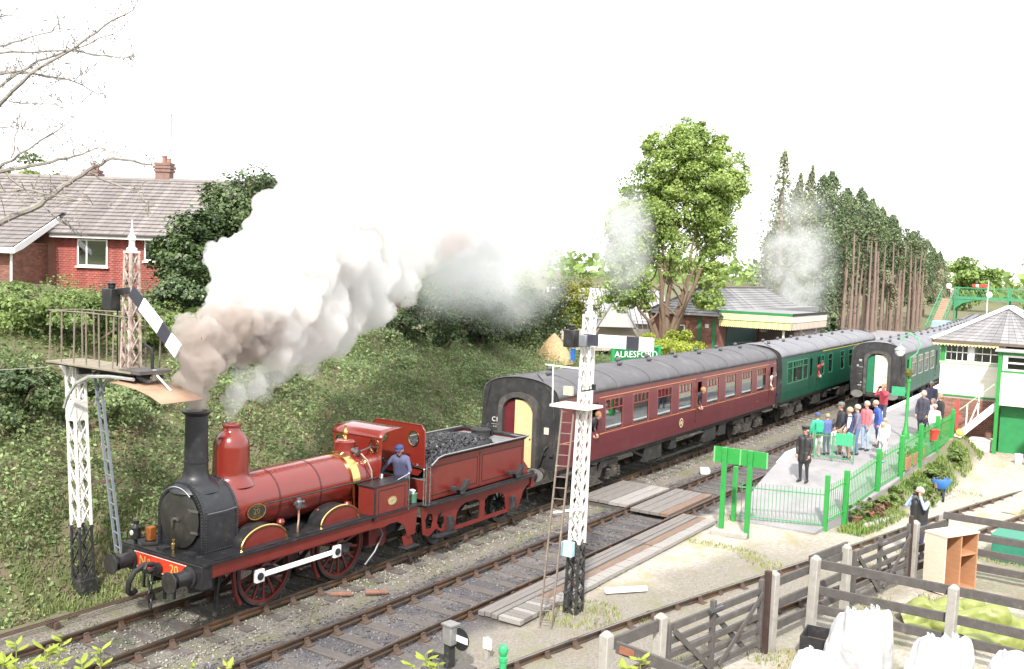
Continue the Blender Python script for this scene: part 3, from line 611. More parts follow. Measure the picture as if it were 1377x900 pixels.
# footplate, side boxes
MB().bx(-7.08, -5.85, -1.1, 1.1, 1.20, 1.24).build('footplate', m_blackm, ENG)
bh = MB(); bh.plate([(-.6, 1.3)]+[(-.6*math.cos(PI*i/12), 1.95+.55*math.sin(PI*i/12)) for i in range(13)]+[(.6, 1.3)], [], .04, lambda a, b, w: (-7.03+w, a, b))
BH = bh.build('backhead', m_blackm, ENG)
gg = MB()
for y, z in ((-.3, 2.2), (.25, 2.3), (0, 2.1)): gg.cyl((-6.98, y, z), (-6.9, y, z), .07)
gg.tube([(-6.9, -.2, 2.0), (-6.75, -.35, 2.05), (-6.7, -.4, 2.05)], .02); gg.cyl((-6.86, -.45, 1.92), (-6.86, -.45, 2.06), .05); gg.build('gauges', m_brass, BH)
for sg in (-1, 1):
    bx = MB(); y0, y1 = (-1.2, -.72) if sg < 0 else (.72, 1.2)
    bx.bx(-7.80, -6.62, y0, y1, 1.20, 1.96)
    B = bx.build('side_box', m_redflat, ENG, bevel=.01)
    yf = sg*1.2
    MB().bx(-7.83, -6.60, y0-.015, y1+.015, 1.962, 1.99).bx(-7.815, -7.75, min(yf, yf+sg*.012), max(yf, yf+sg*.012), 1.2, 1.96).build('black_trim', m_black, B)
    ln = MB()
    for (a0, a1, b0, b1) in ((-7.66, -6.72, 1.32, 1.34), (-7.66, -6.72, 1.86, 1.88), (-7.66, -7.64, 1.34, 1.86), (-6.74, -6.72, 1.34, 1.86)): ln.bx(a0, a1, yf-.003, yf+.003, b0, b1)
    ln.build('lining', m_line, B)
    if sg < 0:
        ob = MB().plate(oval(.16, .105), [], .014, lambda a, b, w: (-7.19+a, -1.2-w, 1.58+b)).build('maker_plate', m_brass, B)
        MB().plate(oval(.135, .08), [], .004, lambda a, b, w: (-7.19+a, -1.214-w, 1.58+b)).build('plate_face', mat('plate_face', (.42, .36, .24), .5, .3, .3, 30), ob)
        lettering('=-=', .055, Matrix.Translation(Vector((-7.19, -1.22, 1.58))-Vector(ENG.location)) @ PM.to_4x4(), m_brass, ob, 'plate_marks')
    for x in ((-6.56, -6.0) if sg < 0 else (-6.56, -6.0)):
        pl = MB(); pl.cyl((x, sg*1.17, 1.24), (x, sg*1.17, 2.10), .02, n=8).sphere((x, sg*1.17, 2.10), .03, 8, 5); pl.build('grab_pillar', m_steel, ENG)
    MB().tube([(-6.95, sg*1.15, 2.01), (-6.56, sg*1.17, 2.10)], .014).build('grab_rail', m_steel, ENG)
MB().box((-6.98, -.62, 1.95), (.05, .16, .26), rotz(.3)).build('hanging_rag', mat('pale_rag', (.72, .74, .80), .9, 0, .08, 12, bump=.4), ENG)
# buffer beam
bb = MB(); bb.bx(-12.52, -12.28, -1.2, 1.2, .86, 1.30); BB = bb.build('buffer_beam', m_black, ENG, bevel=.01)
vp = MB(); vp.bx(-12.535, -12.52, -.77, .77, .95, 1.25); VP = vp.build('front_plate', m_vermil, BB)
we = MB()
for (y0, y1, z0, z1) in ((-.77, .77, 1.24, 1.25), (-.77, .77, .95, .96), (-.77, -.76, .96, 1.24), (.76, .77, .96, 1.24)): we.bx(-12.539, -12.535, y0, y1, z0, z1)
we.build('white_edge_line', m_white, VP)
FM = Matrix(((0, 0, -1), (-1, 0, 0), (0, 1, 0)))        # text facing -X, reading towards -Y
for t, y, sz, dz in (('N', .52, .26, 0), ('o', .33, .15, .05), ('20', -.42, .26, 0)):
    lettering(t, sz, Matrix.Translation(Vector((-12.538, y, 1.09+dz))-Vector(ENG.location)) @ FM.to_4x4(), m_gold, VP, 'number_letter')
MB().sphere((-12.54, .33, 1.07), .012, 6, 4).sphere((-12.54, .37, 1.07), .012, 6, 4).build('number_dots', m_gold, VP)
for sg in (-1, 1):
    bf = MB(); bf.lathe([(.20, -12.53), (.20, -12.56), (.15, -12.58), (.14, -12.84), (.155, -12.85), (.155, -12.87), (.10, -12.88), (.075, -12.96)], (0, sg*.87, 1.06), 'X', 24)
    BF = bf.build('buffer', m_black, BB)
    MB().lathe([(.075, -12.95), (.19, -12.97), (.205, -12.985), (.20, -13.0), (.0001, -13.02)], (0, sg*.87, 1.06), 'X', 28).build('buffer_head', mat('buffer_face', (.035, .033, .033), .45, .3, .3, 5, grime=((.09, .08, .07), 6, .5)), BF)
hk = MB(); hk.lathe([(.0001, -12.56), (.11, -12.56), (.11, -12.6), (.05, -12.62)], (0, 0, 1.06), 'X', 18).bar((-12.55, 0, 1.06), (-12.72, 0, 1.06), .05, .09)
hk.tube([(-12.70, 0, 1.06), (-12.82, 0, 1.05), (-12.86, 0, 1.12), (-12.83, 0, 1.19), (-12.77, 0, 1.20)], [.045, .045, .04, .03, .02], 8); hk.build('draw_hook', m_black, BB)
ch = MB()
for k in range(4):
    z0 = 1.0-k*.17; pts = [(-12.74+.012*math.cos(a), .055*math.cos(a), z0-.09+.11*math.sin(a)) if k % 2 else (-12.74+.055*math.cos(a), .012*math.cos(a), z0-.09+.11*math.sin(a)) for a in np.linspace(0, 2*PI, 13)]
    ch.tube(pts, .017, 6, cap=False)
ch.build('coupling_chain', m_black, BB)
MB().tube([(-12.56, .16, 1.10), (-12.75, .16, 1.14), (-12.95, .18, 1.05), (-13.05, .22, .85), (-13.03, .27, .66), (-12.92, .32, .58), (-12.80, .36, .60)], .052, 10).build('vacuum_hose', m_blackm, BB)
MB().bar((-12.6, .38, .62), (-12.6, .38, .95), .04).build('guard_bracket', m_blackm, BB); MB().bar((-12.55, -.45, .55), (-12.55, -.45, .90), .05).build('guard_bracket', m_blackm, BB)
for sg in (-1, 1): MB().bar((-11.75, sg*.75, 1.28), (-11.85, sg*.76, .10), .09, .03).build('guard_iron', m_blackm, ENG)
# things on the front platform
lp = MB(); lp.bar((-12.42, .90, 1.333), (-12.42, .90, 1.44), .05).lathe([(.09, 1.44), (.095, 1.47), (.095, 1.66), (.06, 1.70), (.04, 1.73), (.065, 1.75), (.065, 1.80), (.02, 1.82)], (-12.42, .90, 0), n=14)
LP = lp.build('head_lamp', m_black, ENG); MB().lathe([(.055, -12.515), (.05, -12.525), (.0001, -12.53)], (0, .90, 1.57), 'X', 14).build('lens', mat('lamp_lens', (.55, .58, .6), .08, .3, 0), LP)
MB().lathe([(.03, 1.335), (.03, 1.38), (.045, 1.40), (.045, 1.50), (.02, 1.52), (.02, 1.56), (.035, 1.57), (.03, 1.6)], (-12.32, -.12, 0), n=12).build('lubricator', m_brass, ENG)
MB().bx(-12.15, -12.0, .82, .98, 1.335, 1.60).build('sand_box', mat('rusty_orange', (.35, .11, .03), .6, .2, .25, 8), ENG, bevel=.01)
MB().bar((-12.2, .5, 1.36), (-12.42, .72, 1.37), .08, .03).build('coupling_hook', m_blackm, ENG)
for a0, a1, b0, b1 in ((-12.4, -12.2, .1, .3), (-12.35, -12.15, -.6, -.4), (-12.34, -12.22, -.9, -.8)): MB().bx(a0, a1, b0, b1, 1.333, 1.38).build('lamp_bracket', m_blackm, ENG)
# brake gear and pipes below
for x in (WX[0]-.70, WX[1]-.72):
    for sg in (-1, 1): MB().tube([(x+.02, sg*.75, 1.15), (x-.08, sg*.75, .8), (x-.02, sg*.75, .4), (x+.10, sg*.75, .16)], .055, 6).build('brake_hanger', m_wheelred, ENG)
MB().tube([(-7.3, -.9, 1.0), (-7.2, -.95, .75), (-7.45, -.95, .4), (-7.75, -.92, .15)], .025, 8).build('injector_pipe', m_iron, ENG)
MB().bx(-7.5, -6.9, -.8, -.5, .5, .9).cyl((-7.1, -.85, .55), (-7.1, -.6, .55), .12).build('injector_body', m_wheelred, ENG)
MB().bx(-7.4, -6.8, .5, .8, .5, .9).build('injector_body', m_wheelred, ENG)

# ---------------------------------------------------------------- tender
TEN = thing('tender', 'red four-wheeled tender lined in black, heaped with coal', 'tender', (-3.5, 0, 0))
X0, X1 = -5.72, -1.38
bd = MB()
for sg in (-1, 1): bd.plate([(X0, 1.26), (X1, 1.26), (X1, 2.24), (-5.2, 2.24), (-5.42, 2.2), (-5.6, 2.10), (X0, 2.06)], [], .02, lambda a, b, w, sg=sg: (a, sg*(1.03+w), b))
bd.bx(X1-.02, X1, -1.03, 1.03, 1.26, 2.24); bd.bx(X0, X0+.02, -1.03, 1.03, 1.26, 1.75); bd.bx(X0, X1, -1.03, 1.03, 1.26, 1.28)
TB = bd.build('tank_body', m_redflat, TEN)
for sg in (-1, 1):
    cp = MB(); pts = [(X0+.02, 2.06), (-5.6, 2.11), (-5.42, 2.21), (-5.2, 2.25), (X1+.02, 2.25)]
    a = [(x, sg*1.05, z) for x, z in pts]+[(x, sg*1.15, z+.09) for x, z in pts]; n = len(pts)
    cp.add(a, [(i, i+1, n+i+1, n+i) for i in range(n-1)]); co = cp.build('coping', m_black, TB); s_ = co.modifiers.new('t', 'SOLIDIFY'); s_.thickness = .02
    MB().tube([(x, sg*1.15, z+.09) for x, z in pts], .018, 6).build('coping_bead', mat('grey_edge', (.30, .30, .31), .4, .3, .15, 9), TB)
    ln = MB(); yy = sg*1.053
    for (a0, a1) in ((-5.62, -3.62), (-3.42, -1.48)):
        for (p0, p1, q0, q1) in ((a0, a1, 1.36, 1.378), (a0, a1, 2.06, 2.078), (a0, a0+.018, 1.378, 2.06), (a1-.018, a1, 1.378, 2.06)): ln.bx(p0, p1, yy-.003, yy+.003, q0, q1)
    ln.bx(-3.535, -3.515, yy-.004, yy+.004, 1.27, 2.2); ln.build('lining', m_line, TB)
rc = MB(); n = 2; rc.add([(X1, -1.05, 2.25), (X1, 1.05, 2.25), (X1+.09, 1.15, 2.34), (X1+.09, -1.15, 2.34)], [(0, 1, 2, 3)]); o = rc.build('coping', m_black, TB); s_ = o.modifiers.new('t', 'SOLIDIFY'); s_.thickness = .02
# tank top behind the coal, raised coal rail, filler
MB().bx(-2.35, X1, -1.03, 1.03, 2.20, 2.22).bx(X0+.03, -2.35, -1.03, 1.03, 1.70, 1.72).build('tank_top', mat('tank_top_grey', (.22, .23, .24), .5, .2, .2, 5), TB)
MB().tube([(X0+.6, -.98, 2.28), (-3.4, -.96, 2.34), (-2.7, -.80, 2.37), (-2.42, -.3, 2.37), (-2.4, .3, 2.37), (-2.7, .80, 2.37), (-3.4, .96, 2.34), (X0+.6, .98, 2.28)], .018, 6).build('coal_rail', m_blackm, TB)
cg = MB(); pts = [(-4.4, -1.0), (-3.2, -.98), (-2.7, -.84), (-2.42, -.4), (-2.38, 0), (-2.42, .4), (-2.7, .84), (-3.2, .98), (-4.4, 1.0)]
cg.add([(x, y, 2.18) for x, y in pts]+[(x, y, 2.36) for x, y in pts], [(i, i+1, len(pts)+i+1, len(pts)+i) for i in range(len(pts)-1)]); o = cg.build('coal_guard', m_blackm, TB); s_ = o.modifiers.new('t', 'SOLIDIFY'); s_.thickness = .02
fl = MB(); fl.lathe([(.27, 2.22), (.27, 2.40), (.29, 2.41), (.29, 2.44), (.25, 2.46), (.0001, 2.465)], (-1.88, .1, 0), n=24).bar((-1.6, .1, 2.46), (-1.5, .1, 2.56), .05).bx(-1.62, -1.55, -.1, .3, 2.24, 2.5); fl.build('filler_lid', m_blackm, TEN)
# rear weatherboard
out = [(-.86, 2.02), (-.66, 1.82), (.66, 1.82), (.86, 2.02), (.86, 2.94), (.74, 3.08), (-.74, 3.08), (-.86, 2.94)]
wins = [[(sg*.5+.15*math.cos(2*PI*i/20), 2.72+.17*math.sin(2*PI*i/20)) for i in range(20)] for sg in (-1, 1)]
RW = MB().plate(out, wins, .02, lambda a, b, w: (-5.60+w, a, b)).build('rear_weatherboard', m_red, TEN)
for k in (0, 1):
    sg = (-1, 1)[k]; MB().plate([(sg*.5+.18*math.cos(2*PI*i/22), 2.72+.20*math.sin(2*PI*i/22)) for i in range(22)], [wins[k]], .012, lambda a, b, w: (-5.615+w, a, b)).build('spectacle_rim', m_brass, RW)
MB().tube([(-5.60, y, z) for y, z in out[2:]+out[:1]], .016, 6).build('edge_bead', m_red, RW)
# frames with openings
def dshape(x0, x1, zb0, zb1, zt, flip=False):
    """opening with an arched top"""
    p = [(x0, zb0), (x1, zb1)] + [(x1, zt-.14)] + [(x1-.04-.0*i, zt-.06) for i in (0,)] + [(x1-.16, zt), (x0+.42, zt), (x0+.2, zt-.06), (x0+.06, zt-.2)]
    return [(x0+x1-a, b) for a, b in p][::-1] if flip else p
for sg in (-1, 1):
    fr = [(X0+.05, 1.19), (-1.12, 1.19), (-1.12, .98), (-1.34, .93), (-1.52, .80), (-1.66, .55), (-1.80, .36), (-4.72, .36), (-4.80, .42), (-5.2, .42), (-5.45, .55), (-5.72, .42), (-5.95, .5), (-6.05, 1.19)]
    holes = [dshape(-4.66, -3.60, .46, .46, .98), dshape(-3.38, -2.36, .46, .46, .98, True),
             [(-5.32, .55), (-5.18, .5), (-5.10, .62), (-5.14, .80), (-5.24, .92), (-5.36, .88), (-5.42, .70)], [(-5.84, .62), (-5.62, .60), (-5.56, .78), (-5.62, .95), (-5.78, .98), (-5.88, .85)]]
    FRM = MB().plate(fr, holes, .025, lambda a, b, w, sg=sg: (a, sg*(1.13+w), b)).build('frame', m_redflat, TEN)
    rb = MB(); rb.bx(X0-.3, -1.05, min(sg*1.03, sg*1.30), max(sg*1.03, sg*1.30), 1.192, 1.222).bx(X0-.1, -1.1, sg*1.20-.03, sg*1.20+.03, 1.222, 1.262)
    rb.build('running_board', m_black, TEN)
    for x in (-4.94, -2.11):
        ab = MB(); ab.bx(x-.09, x+.09, min(sg*1.12, sg*1.26), max(sg*1.12, sg*1.26), .38, .78).bx(x-.06, x+.06, min(sg*1.2, sg*1.28), max(sg*1.2, sg*1.28), .45, .62); ab.build('axlebox', m_blackm, TEN, bevel=.01)
        wheel(TEN, x, sg*.752, .50, 10, sg, rim_m=m_blackm)
        # re-railing jack lying on the running board
    for x in (-4.55, -2.0):
        jk = MB(); y = sg*1.22
        jk.plate([(x-.42, 1.42), (x-.22, 1.40), (x-.02, 1.27), (x+.08, 1.27), (x+.30, 1.48), (x+.34, 1.60), (x+.18, 1.58), (x+.10, 1.44), (x-.06, 1.40), (x-.22, 1.50), (x-.42, 1.52)], [], .10, lambda a, b, w, y=y: (a, y-.05+w, b))
        jk.bx(x-.05, x+.10, y-.07, y+.07, 1.262, 1.32); jk.build('jack', m_blackm, TEN, bevel=.008)
    MB().bx(-5.55, -4.75, min(sg*1.1, sg*1.30), max(sg*1.1, sg*1.30), .36, .40).build('step', m_blackm, TEN)
    MB().bx(-6.05, -5.55, min(sg*.98, sg*1.32), max(sg*.98, sg*1.32), 1.225, 1.255).build('step_plate', m_black, TEN)
    for x in (-5.95, -5.80): MB().cyl((x, sg*1.2, 1.25), (x, sg*1.2, 2.13), .018, n=8).build('grab_pillar', m_steel, TEN)
for x in (-4.94, -2.11): MB().cyl((x, -1.1, .5), (x, 1.1, .5), .07, n=12).build('axle', m_blackm, TEN)
MB().bx(X0, -1.2, -1.0, 1.0, 1.08, 1.18).bx(-3.2, -2.8, -.5, .5, .6, 1.1).build('underframe', m_blackm, TEN)
RBm = MB().bx(-1.18, -1.02, -1.2, 1.2, .85, 1.19).build('rear_buffer_beam', m_redflat, TEN, bevel=.01)
for sg in (-1, 1):
    MB().lathe([(.19, -1.02), (.19, -.98), (.15, -.96), (.145, -.62), (.16, -.61), (.16, -.58), (.08, -.57), (.08, -.5), (.2, -.48), (.2, -.45), (.0001, -.43)], (0, sg*.87, 1.05), 'X', 20).build('buffer', m_black, RBm)
MB().plate([(X1, 1.24), (X1+.26, 1.24), (X1+.26, 1.42), (X1+.04, 1.62), (X1, 1.62)], [], .02, lambda a, b, w: (a, -1.02+w, b)).build('rear_bracket', m_redflat, TEN)
MB().bar((-1.2, -1.0, 1.05), (-1.0, -1.0, .35), .04).bar((-1.3, -.95, .5), (-.95, -.95, .35), .05, .03).build('brake_rod', m_blackm, TEN)
# coal heap: lumps over a mound
def make_coal():
    n = 2600
    x = RNG.uniform(-5.6, -2.45, n); y = RNG.uniform(-.98, .98, n)
    def mound(x, y): return 2.02+.42*np.clip(1-((x+3.55)/2.1)**2, 0, 1)*np.clip(1-(y/1.25)**2, 0, 1)+.07*vnoise(x, y, .3, 4)
    P = np.stack([x, y, mound(x, y)], -1)
    xs = np.linspace(-5.66, -2.42, 40); ys = np.linspace(-1.0, 1.0, 26); X, Y = np.meshgrid(xs, ys, indexing='ij'); Z = mound(X, Y)-.03
    base = np.stack([X, Y, Z], -1).reshape(-1, 3); I = np.arange(40*26).reshape(40, 26)
    q = MB().add(base, [tuple(t) for t in np.stack([I[:-1, :-1], I[1:, :-1], I[1:, 1:], I[:-1, 1:]], -1).reshape(-1, 4)])
    vs = q.V; fs = q.F
    oct_ = np.array([(1, 0, 0), (-1, 0, 0), (0, 1, 0), (0, -1, 0), (0, 0, 1), (0, 0, -1)], float); fc = [(0, 2, 4), (2, 1, 4), (1, 3, 4), (3, 0, 4), (2, 0, 5), (1, 2, 5), (3, 1, 5), (0, 3, 5)]
    for p in P:
        s = random.uniform(.025, .065); R = Matrix.Rotation(random.random()*6, 3, Vector((random.random(), random.random(), random.random()+.1)))
        q.add([Vector(p)+R @ Vector(v*s*RNG.uniform(.7, 1.2)) for v in oct_], fc)
    m_coal = mat('coal', (.022, .022, .025), .42, 0, .4, 15, island=.7, spec=.6)
    me = q.mesh('coal_heap', (0, 0, 0), smooth=False); me.materials.append(m_coal)
    o = link('coal_heap', me); tag(o, 'heap of black coal lumps filling the red tender', 'coal')
make_coal()
# ---------------------------------------------------------------- passenger coaches
m_maroon = mat('coach_maroon', (.115, .018, .024), .36, 0, .12, 1.5, coat=.15, grime=((.13, .05, .045), 2.2, .54), stretch=(1, 1, .22))
m_cgreen = mat('coach_green', (.008, .07, .042), .42, 0, .12, 1.5, spec=.3, grime=((.02, .085, .055), 2.2, .56), stretch=(1, 1, .22))
m_croof = mat('coach_roof_grey', (.085, .083, .09), .6, 0, .2, 2.5, grime=((.15, .145, .15), 1.6, .5))
m_croof2 = mat('coach_roof_light', (.16, .16, .175), .6, 0, .15, 2.5, grime=((.24, .24, .255), 1.6, .5))
m_cend = mat('coach_end_black', (.028, .028, .03), .5, 0, .3, 2, grime=((.075, .068, .06), 2.2, .5))
m_gang = mat('gangway_frame', (.06, .057, .055), .6, 0, .35, 4, grime=((.16, .14, .12), 3, .52))
m_cream = mat('cream_door', (.66, .50, .26), .5, 0, .1, 3, grime=((.22, .17, .11), 2, .56))
m_cream2 = mat('pale_cream_door', (.72, .66, .48), .5, 0, .06, 3)
m_wframe = mat('window_frame_silver', (.42, .40, .38), .4, .5, .1, 9)
m_wframe_m = mat('window_frame_maroon', (.20, .045, .04), .4, 0, .1, 9)
m_under = mat('underframe_black', (.022, .021, .02), .7, .1, .4, 5, grime=((.085, .07, .055), 4, .5))
m_bogie = mat('bogie_grime', (.07, .062, .055), .75, .2, .4, 6, grime=((.15, .125, .10), 6, .52))
m_seat = mat('coach_seat_cloth', (.20, .13, .09), .9, 0, .2, 6)
m_lino = mat('coach_floor', (.07, .06, .055), .8)
m_int = mat('coach_interior_panel', (.36, .26, .16), .5, 0, .12, 3)
m_curtain = mat('cream_curtain', (.75, .66, .40), .85, 0, .12, 4, stretch=(12, 1, .6))
m_cglass = glassmat('coach_glass', (.50, .56, .55), .30, .03)
m_goldline = mat('gold_line', (.58, .27, .09), .5, 0, .2, 6)
CL_, ZB, ZC, ZR = 19.66, 1.13, 3.24, 3.80
def side_y(z): return float(np.interp(z, [1.13, 1.25, 1.7, 2.3, 2.9, 3.24], [1.31, 1.335, 1.37, 1.37, 1.345, 1.30]))
BOGIE_CACHE = {}
def bogie(par, cx):
    root = None; key = 'b'
    def part(name, fn, mt):
        if name not in BOGIE_CACHE:
            q = MB(); fn(q); me = q.mesh(name); me.materials.append(mt); BOGIE_CACHE[name] = me
        return BOGIE_CACHE[name]
    def frame(q):
        q.bx(-.25, .25, -1.05, 1.05, .62, .82)
        for sg in (-1, 1):
            q.plate([(-1.75, .72), (-1.75, .86), (-.5, .90), (-.35, .62), (.35, .62), (.5, .90), (1.75, .86), (1.75, .72), (.65, .66), (.5, .40), (-.5, .40), (-.65, .66)], [], .06, lambda a, b, w, sg=sg: (a, sg*(.98+w), b))
        q.bx(-1.75, -1.6, -1, 1, .7, .84); q.bx(1.6, 1.75, -1, 1, .7, .84)
    o = inst('bogie', part('bogie', frame, m_bogie), par, (cx, 0, 0))
    def wh(q): q.lathe([(.0001, -.06), (.09, -.07), (.40, -.03), (.40, -.06), (.457, -.06), (.457, .05), (.40, .05), (.40, .0), (.0001, .03)], (0, 0, 0), 'Y', 22)
    def ax(q):
        q.bx(-.13, .13, -.09, .09, -.17, .17); q.bx(-.30, .30, -.05, .05, .17, .23); q.bx(-.10, .10, .09, .13, -.1, .1)
        for x in (-.36, .36):
            for k in range(6): q.lathe([(.07, 0), (.085, .012), (.07, .024)], (x, .02, -.16+k*.05), n=8)
            q.bx(x-.09, x+.09, -.06, .08, -.20, -.16)
    for x in (-1.295, 1.295):
        for sg in (-1, 1):
            inst('wheel', part('wheel', wh, m_under), o, (x, sg*.752, .457))
            inst('axlebox', part('axlebox', ax, m_bogie), o, (x, sg*1.06, .50), (0, 0, 0 if sg > 0 else PI))
    def spr(q):
        for k in range(5): q.bx(-.42+.06*k, .42-.06*k, -.05, .05, .30+.03*k, .325+.03*k)
        q.bx(-.07, .07, -.07, .07, .27, .5); q.bx(-.5, .5, -.09, .09, .24, .28)
    for sg in (-1, 1): inst('leaf_spring', part('leaf_spring', spr, m_bogie), o, (0, sg*1.04, 0))
    return o
VENT = MB().lathe([(.0001, -.14), (.05, -.12), (.075, -.05), (.075, .05), (.05, .12), (.0001, .14)], (0, 0, .09), 'X', 10).bx(-.05, .05, -.04, .04, -.02, .06).mesh('roof_vent'); VENT.materials.append(m_croof)
WINC = {}
def coach(label, x0, yf, wins, body, roof, doors=(), z0=0., end='black', front_detail=None, line=None, seats=True, rev=False, bogies=True, wf=None):
    xm0, xm1 = x0, x0+CL_; y0, y1 = float(yf(xm0)), float(yf(xm1)); a = math.atan2(y1-y0, CL_)
    R = thing('passenger_coach', label, 'railway coach', (xm0, y0, z0), a)
    bl = dict(world=False)
    # sides with window openings
    for sg in (-1, 1):
        holes = [rrect(w[0], w[1], w[2] if len(w) > 2 else 1.97, w[3] if len(w) > 3 else 2.97, .05, 3) for w in wins] + [rrect(d+.10, d+.52, 2.05, 2.93, .05, 3) for d in doors]
        fn = lambda p, q_, w, sg=sg: (p, sg*(side_y(q_)-w), q_)
        s = MB(); s.plate([(0, 1.90), (CL_, 1.90), (CL_, 3.03), (0, 3.03)], holes, .03, fn)
        for zz0, zz1 in ((ZB, 1.25), (1.25, 1.6), (1.6, 1.90), (3.03, ZC)): s.plate([(0, zz0), (CL_, zz0), (CL_, zz1), (0, zz1)], [], .03, fn)
        S = s.build('side_panel', body, R, **bl)
        if line:
            for z in line[0]: MB().bx(.02, CL_-.02, sg*side_y(z)-.002, sg*side_y(z)+.002, z-.011, z+.011).build('lining', line[1], S, **bl)
        for w in wins:
            zb, zt = (w[2], w[3]) if len(w) > 3 else (1.97, 2.97); key = (round(w[1]-w[0], 2), zb, zt, sg, wf and wf.name)
            if key not in WINC:
                W = w[1]-w[0]; yy = sg*(side_y((zb+zt)/2)-.012)
                f = MB().plate(rrect(-W/2-.035, W/2+.035, zb-.035, zt+.035, .06, 3), [rrect(-W/2+.02, W/2-.02, zb+.02, zt-.02, .04, 3)], .018, lambda p, q_, t, sg=sg: (p, sg*(side_y(q_)+.004-t), q_))
                fm = f.mesh('window'); fm.materials.append(wf or m_wframe)
                g = MB().plate(rrect(-W/2, W/2, zb, zt, .05, 3), [], .006, lambda p, q_, t, sg=sg: (p, sg*(side_y(q_)-.018-t), q_)).mesh('pane'); g.materials.append(m_cglass)
                v = MB(); zv = zt-.30
                if W > .9:
                    v.bx(-W/2+.02, W/2-.02, yy-.012, yy+.012, zv-.015, zv+.015)
                    for k in (-.5, 0, .5): v.bx(k*W*.5-.012, k*W*.5+.012, yy-.012, yy+.012, zv, zt-.02)
                else: v.bx(-W/2+.02, W/2-.02, yy-.012, yy+.012, zv-.015, zv+.015)
                vm = v.mesh('ventilator_frame'); vm.materials.append(wf or m_wframe); WINC[key] = (fm, g, vm)
            fm, g, vm = WINC[key]; xc = (w[0]+w[1])/2
            F_ = inst('window', fm, R, (xc, 0, 0)); inst('pane', g, F_); inst('ventilator_frame', vm, F_)
            if len(w) > 4 and sg < 0:
                c = MB(); n = 14; W = w[1]-w[0]; vs = []
                for i in range(n+1):
                    yy = -(side_y(2.4)-.10)+.025*math.sin(i*2.1); vs += [(w[0]+W*i/n, yy, zb), (w[0]+W*i/n, yy, zt)]
                c.add(vs, [(2*i, 2*i+1, 2*i+3, 2*i+2) for i in range(n)]); c.build('curtain', w[4], F_, world=False).location = (-xc, 0, 0)
        for d in doors:
            D = MB().plate([(d, 1.18), (d+.62, 1.18), (d+.62, 1.95), (d, 1.95)], [], .02, lambda p, q_, t, sg=sg: (p, sg*(side_y(q_)+.012-t), q_))
            D.plate(rrect(d, d+.62, 1.95, 3.08, .05, 3), [rrect(d+.10, d+.52, 2.05, 2.93, .05, 3)], .02, lambda p, q_, t, sg=sg: (p, sg*(side_y(q_)+.012-t), q_))
            D = D.build('door', body, R, **bl)
            h = MB(); h.bar((d+.55, sg*1.40, 1.86), (d+.44, sg*1.40, 1.86), .02).bar((d-.07, sg*1.40, 1.55), (d-.07, sg*1.40, 2.4), .018); h.build('door_handle', m_brass, D, **bl)
            for zz in (1.4, 1.75): MB().bx(d-.02, d+.01, sg*1.375-.012, sg*1.375+.012, zz, zz+.1).build('hinge', m_under, D, **bl)
    # roof with ribs
    rp = [(1.31*math.cos(t), ZC+.56*math.sin(t)**.9 if math.sin(t) > 0 else ZC) for t in np.linspace(0, PI, 21)]
    xs = np.linspace(-.05, CL_+.05, 22); vs = [(x, y*1.015, z) for x in xs for y, z in rp]; k = len(rp)
    r = MB().add(vs, [(i*k+j, i*k+j+1, (i+1)*k+j+1, (i+1)*k+j) for i in range(len(xs)-1) for j in range(k-1)])
    RO = r.build('roof', roof, R, **bl); RO.modifiers.new('t', 'SOLIDIFY').thickness = .03
    for x in np.arange(1.2, CL_, 2.46):
        MB().tube([(x, y*1.018, z+.008) for y, z in rp], .012, 4).build('roof_rib', roof, RO, **bl)
    for sg in (-1, 1): MB().tube([(.05, sg*1.15, 3.49), (CL_/2, sg*1.12, 3.53), (CL_-.05, sg*1.15, 3.49)], .014, 4).build('rain_strip', m_croof, RO, **bl)
    for i, x in enumerate(np.arange(1.0, CL_-.5, 1.18)): inst('roof_vent', VENT, RO, (x, .33 if i % 2 else -.33, 3.765))
    # ends with gangway
    ep = [(-side_y(z), z) for z in (1.0+.13, 1.25, 1.7, 2.3, 2.9, 3.24)]
    outline = [(-side_y(z), z) for z in (ZB, 1.25, 1.7, 2.3, 2.9)] + [(-1.30*math.cos(t), ZC+.55*math.sin(t)) for t in np.linspace(0, PI, 17)] + [(side_y(z), z) for z in (2.9, 2.3, 1.7, 1.25, ZB)]
    for e, (xe, dx) in enumerate(((0, -1), (CL_, 1))):
        E_ = MB().plate(outline, [], .05, lambda p, q_, t, xe=xe, dx=dx: (xe+dx*(-.03+t), p, q_)).build('coach_end', m_cend, R, **bl)
        go = [(-.53, 1.0)] + [(-.53, 2.75)] + [(-.53*math.cos(t), 2.75+.44*math.sin(t)) for t in np.linspace(.2, PI-.2, 9)] + [(.53, 2.75), (.53, 1.0)]
        g0 = [(p*1.28, q_+(.14 if q_ > 1.2 else 0)) for p, q_ in go]
        G = MB().plate(g0+go[::-1], [], .16, lambda p, q_, t, xe=xe, dx=dx: (xe+dx*(.02+t), p, q_)).build('gangway', m_gang, E_, **bl)
        if front_detail and e == 0:
            lc, rc, txt = front_detail
            MB().bx(xe-.06, xe-.03, .12, .52, 1.0, 3.05).build('gangway_door', lc, E_, **bl)
            MB().bx(xe-.10, xe-.065, -.52, .13, 1.0, 3.10).build('gangway_door', rc, E_, **bl)
            MB().sphere((xe-.12, -.43, 2.0), .03, 8, 5).build('door_knob', m_brass, E_, **bl)
            FMx = Matrix(((0, 0, -1), (-1, 0, 0), (0, 1, 0)))
            for t, y, z, sz in txt: lettering(t, sz, Matrix.Translation((xe-.026, y, z)) @ FMx.to_4x4(), mat('stencil_white', (.7, .7, .66), .6, 0, .1, 9), E_, 'stencil_letters')
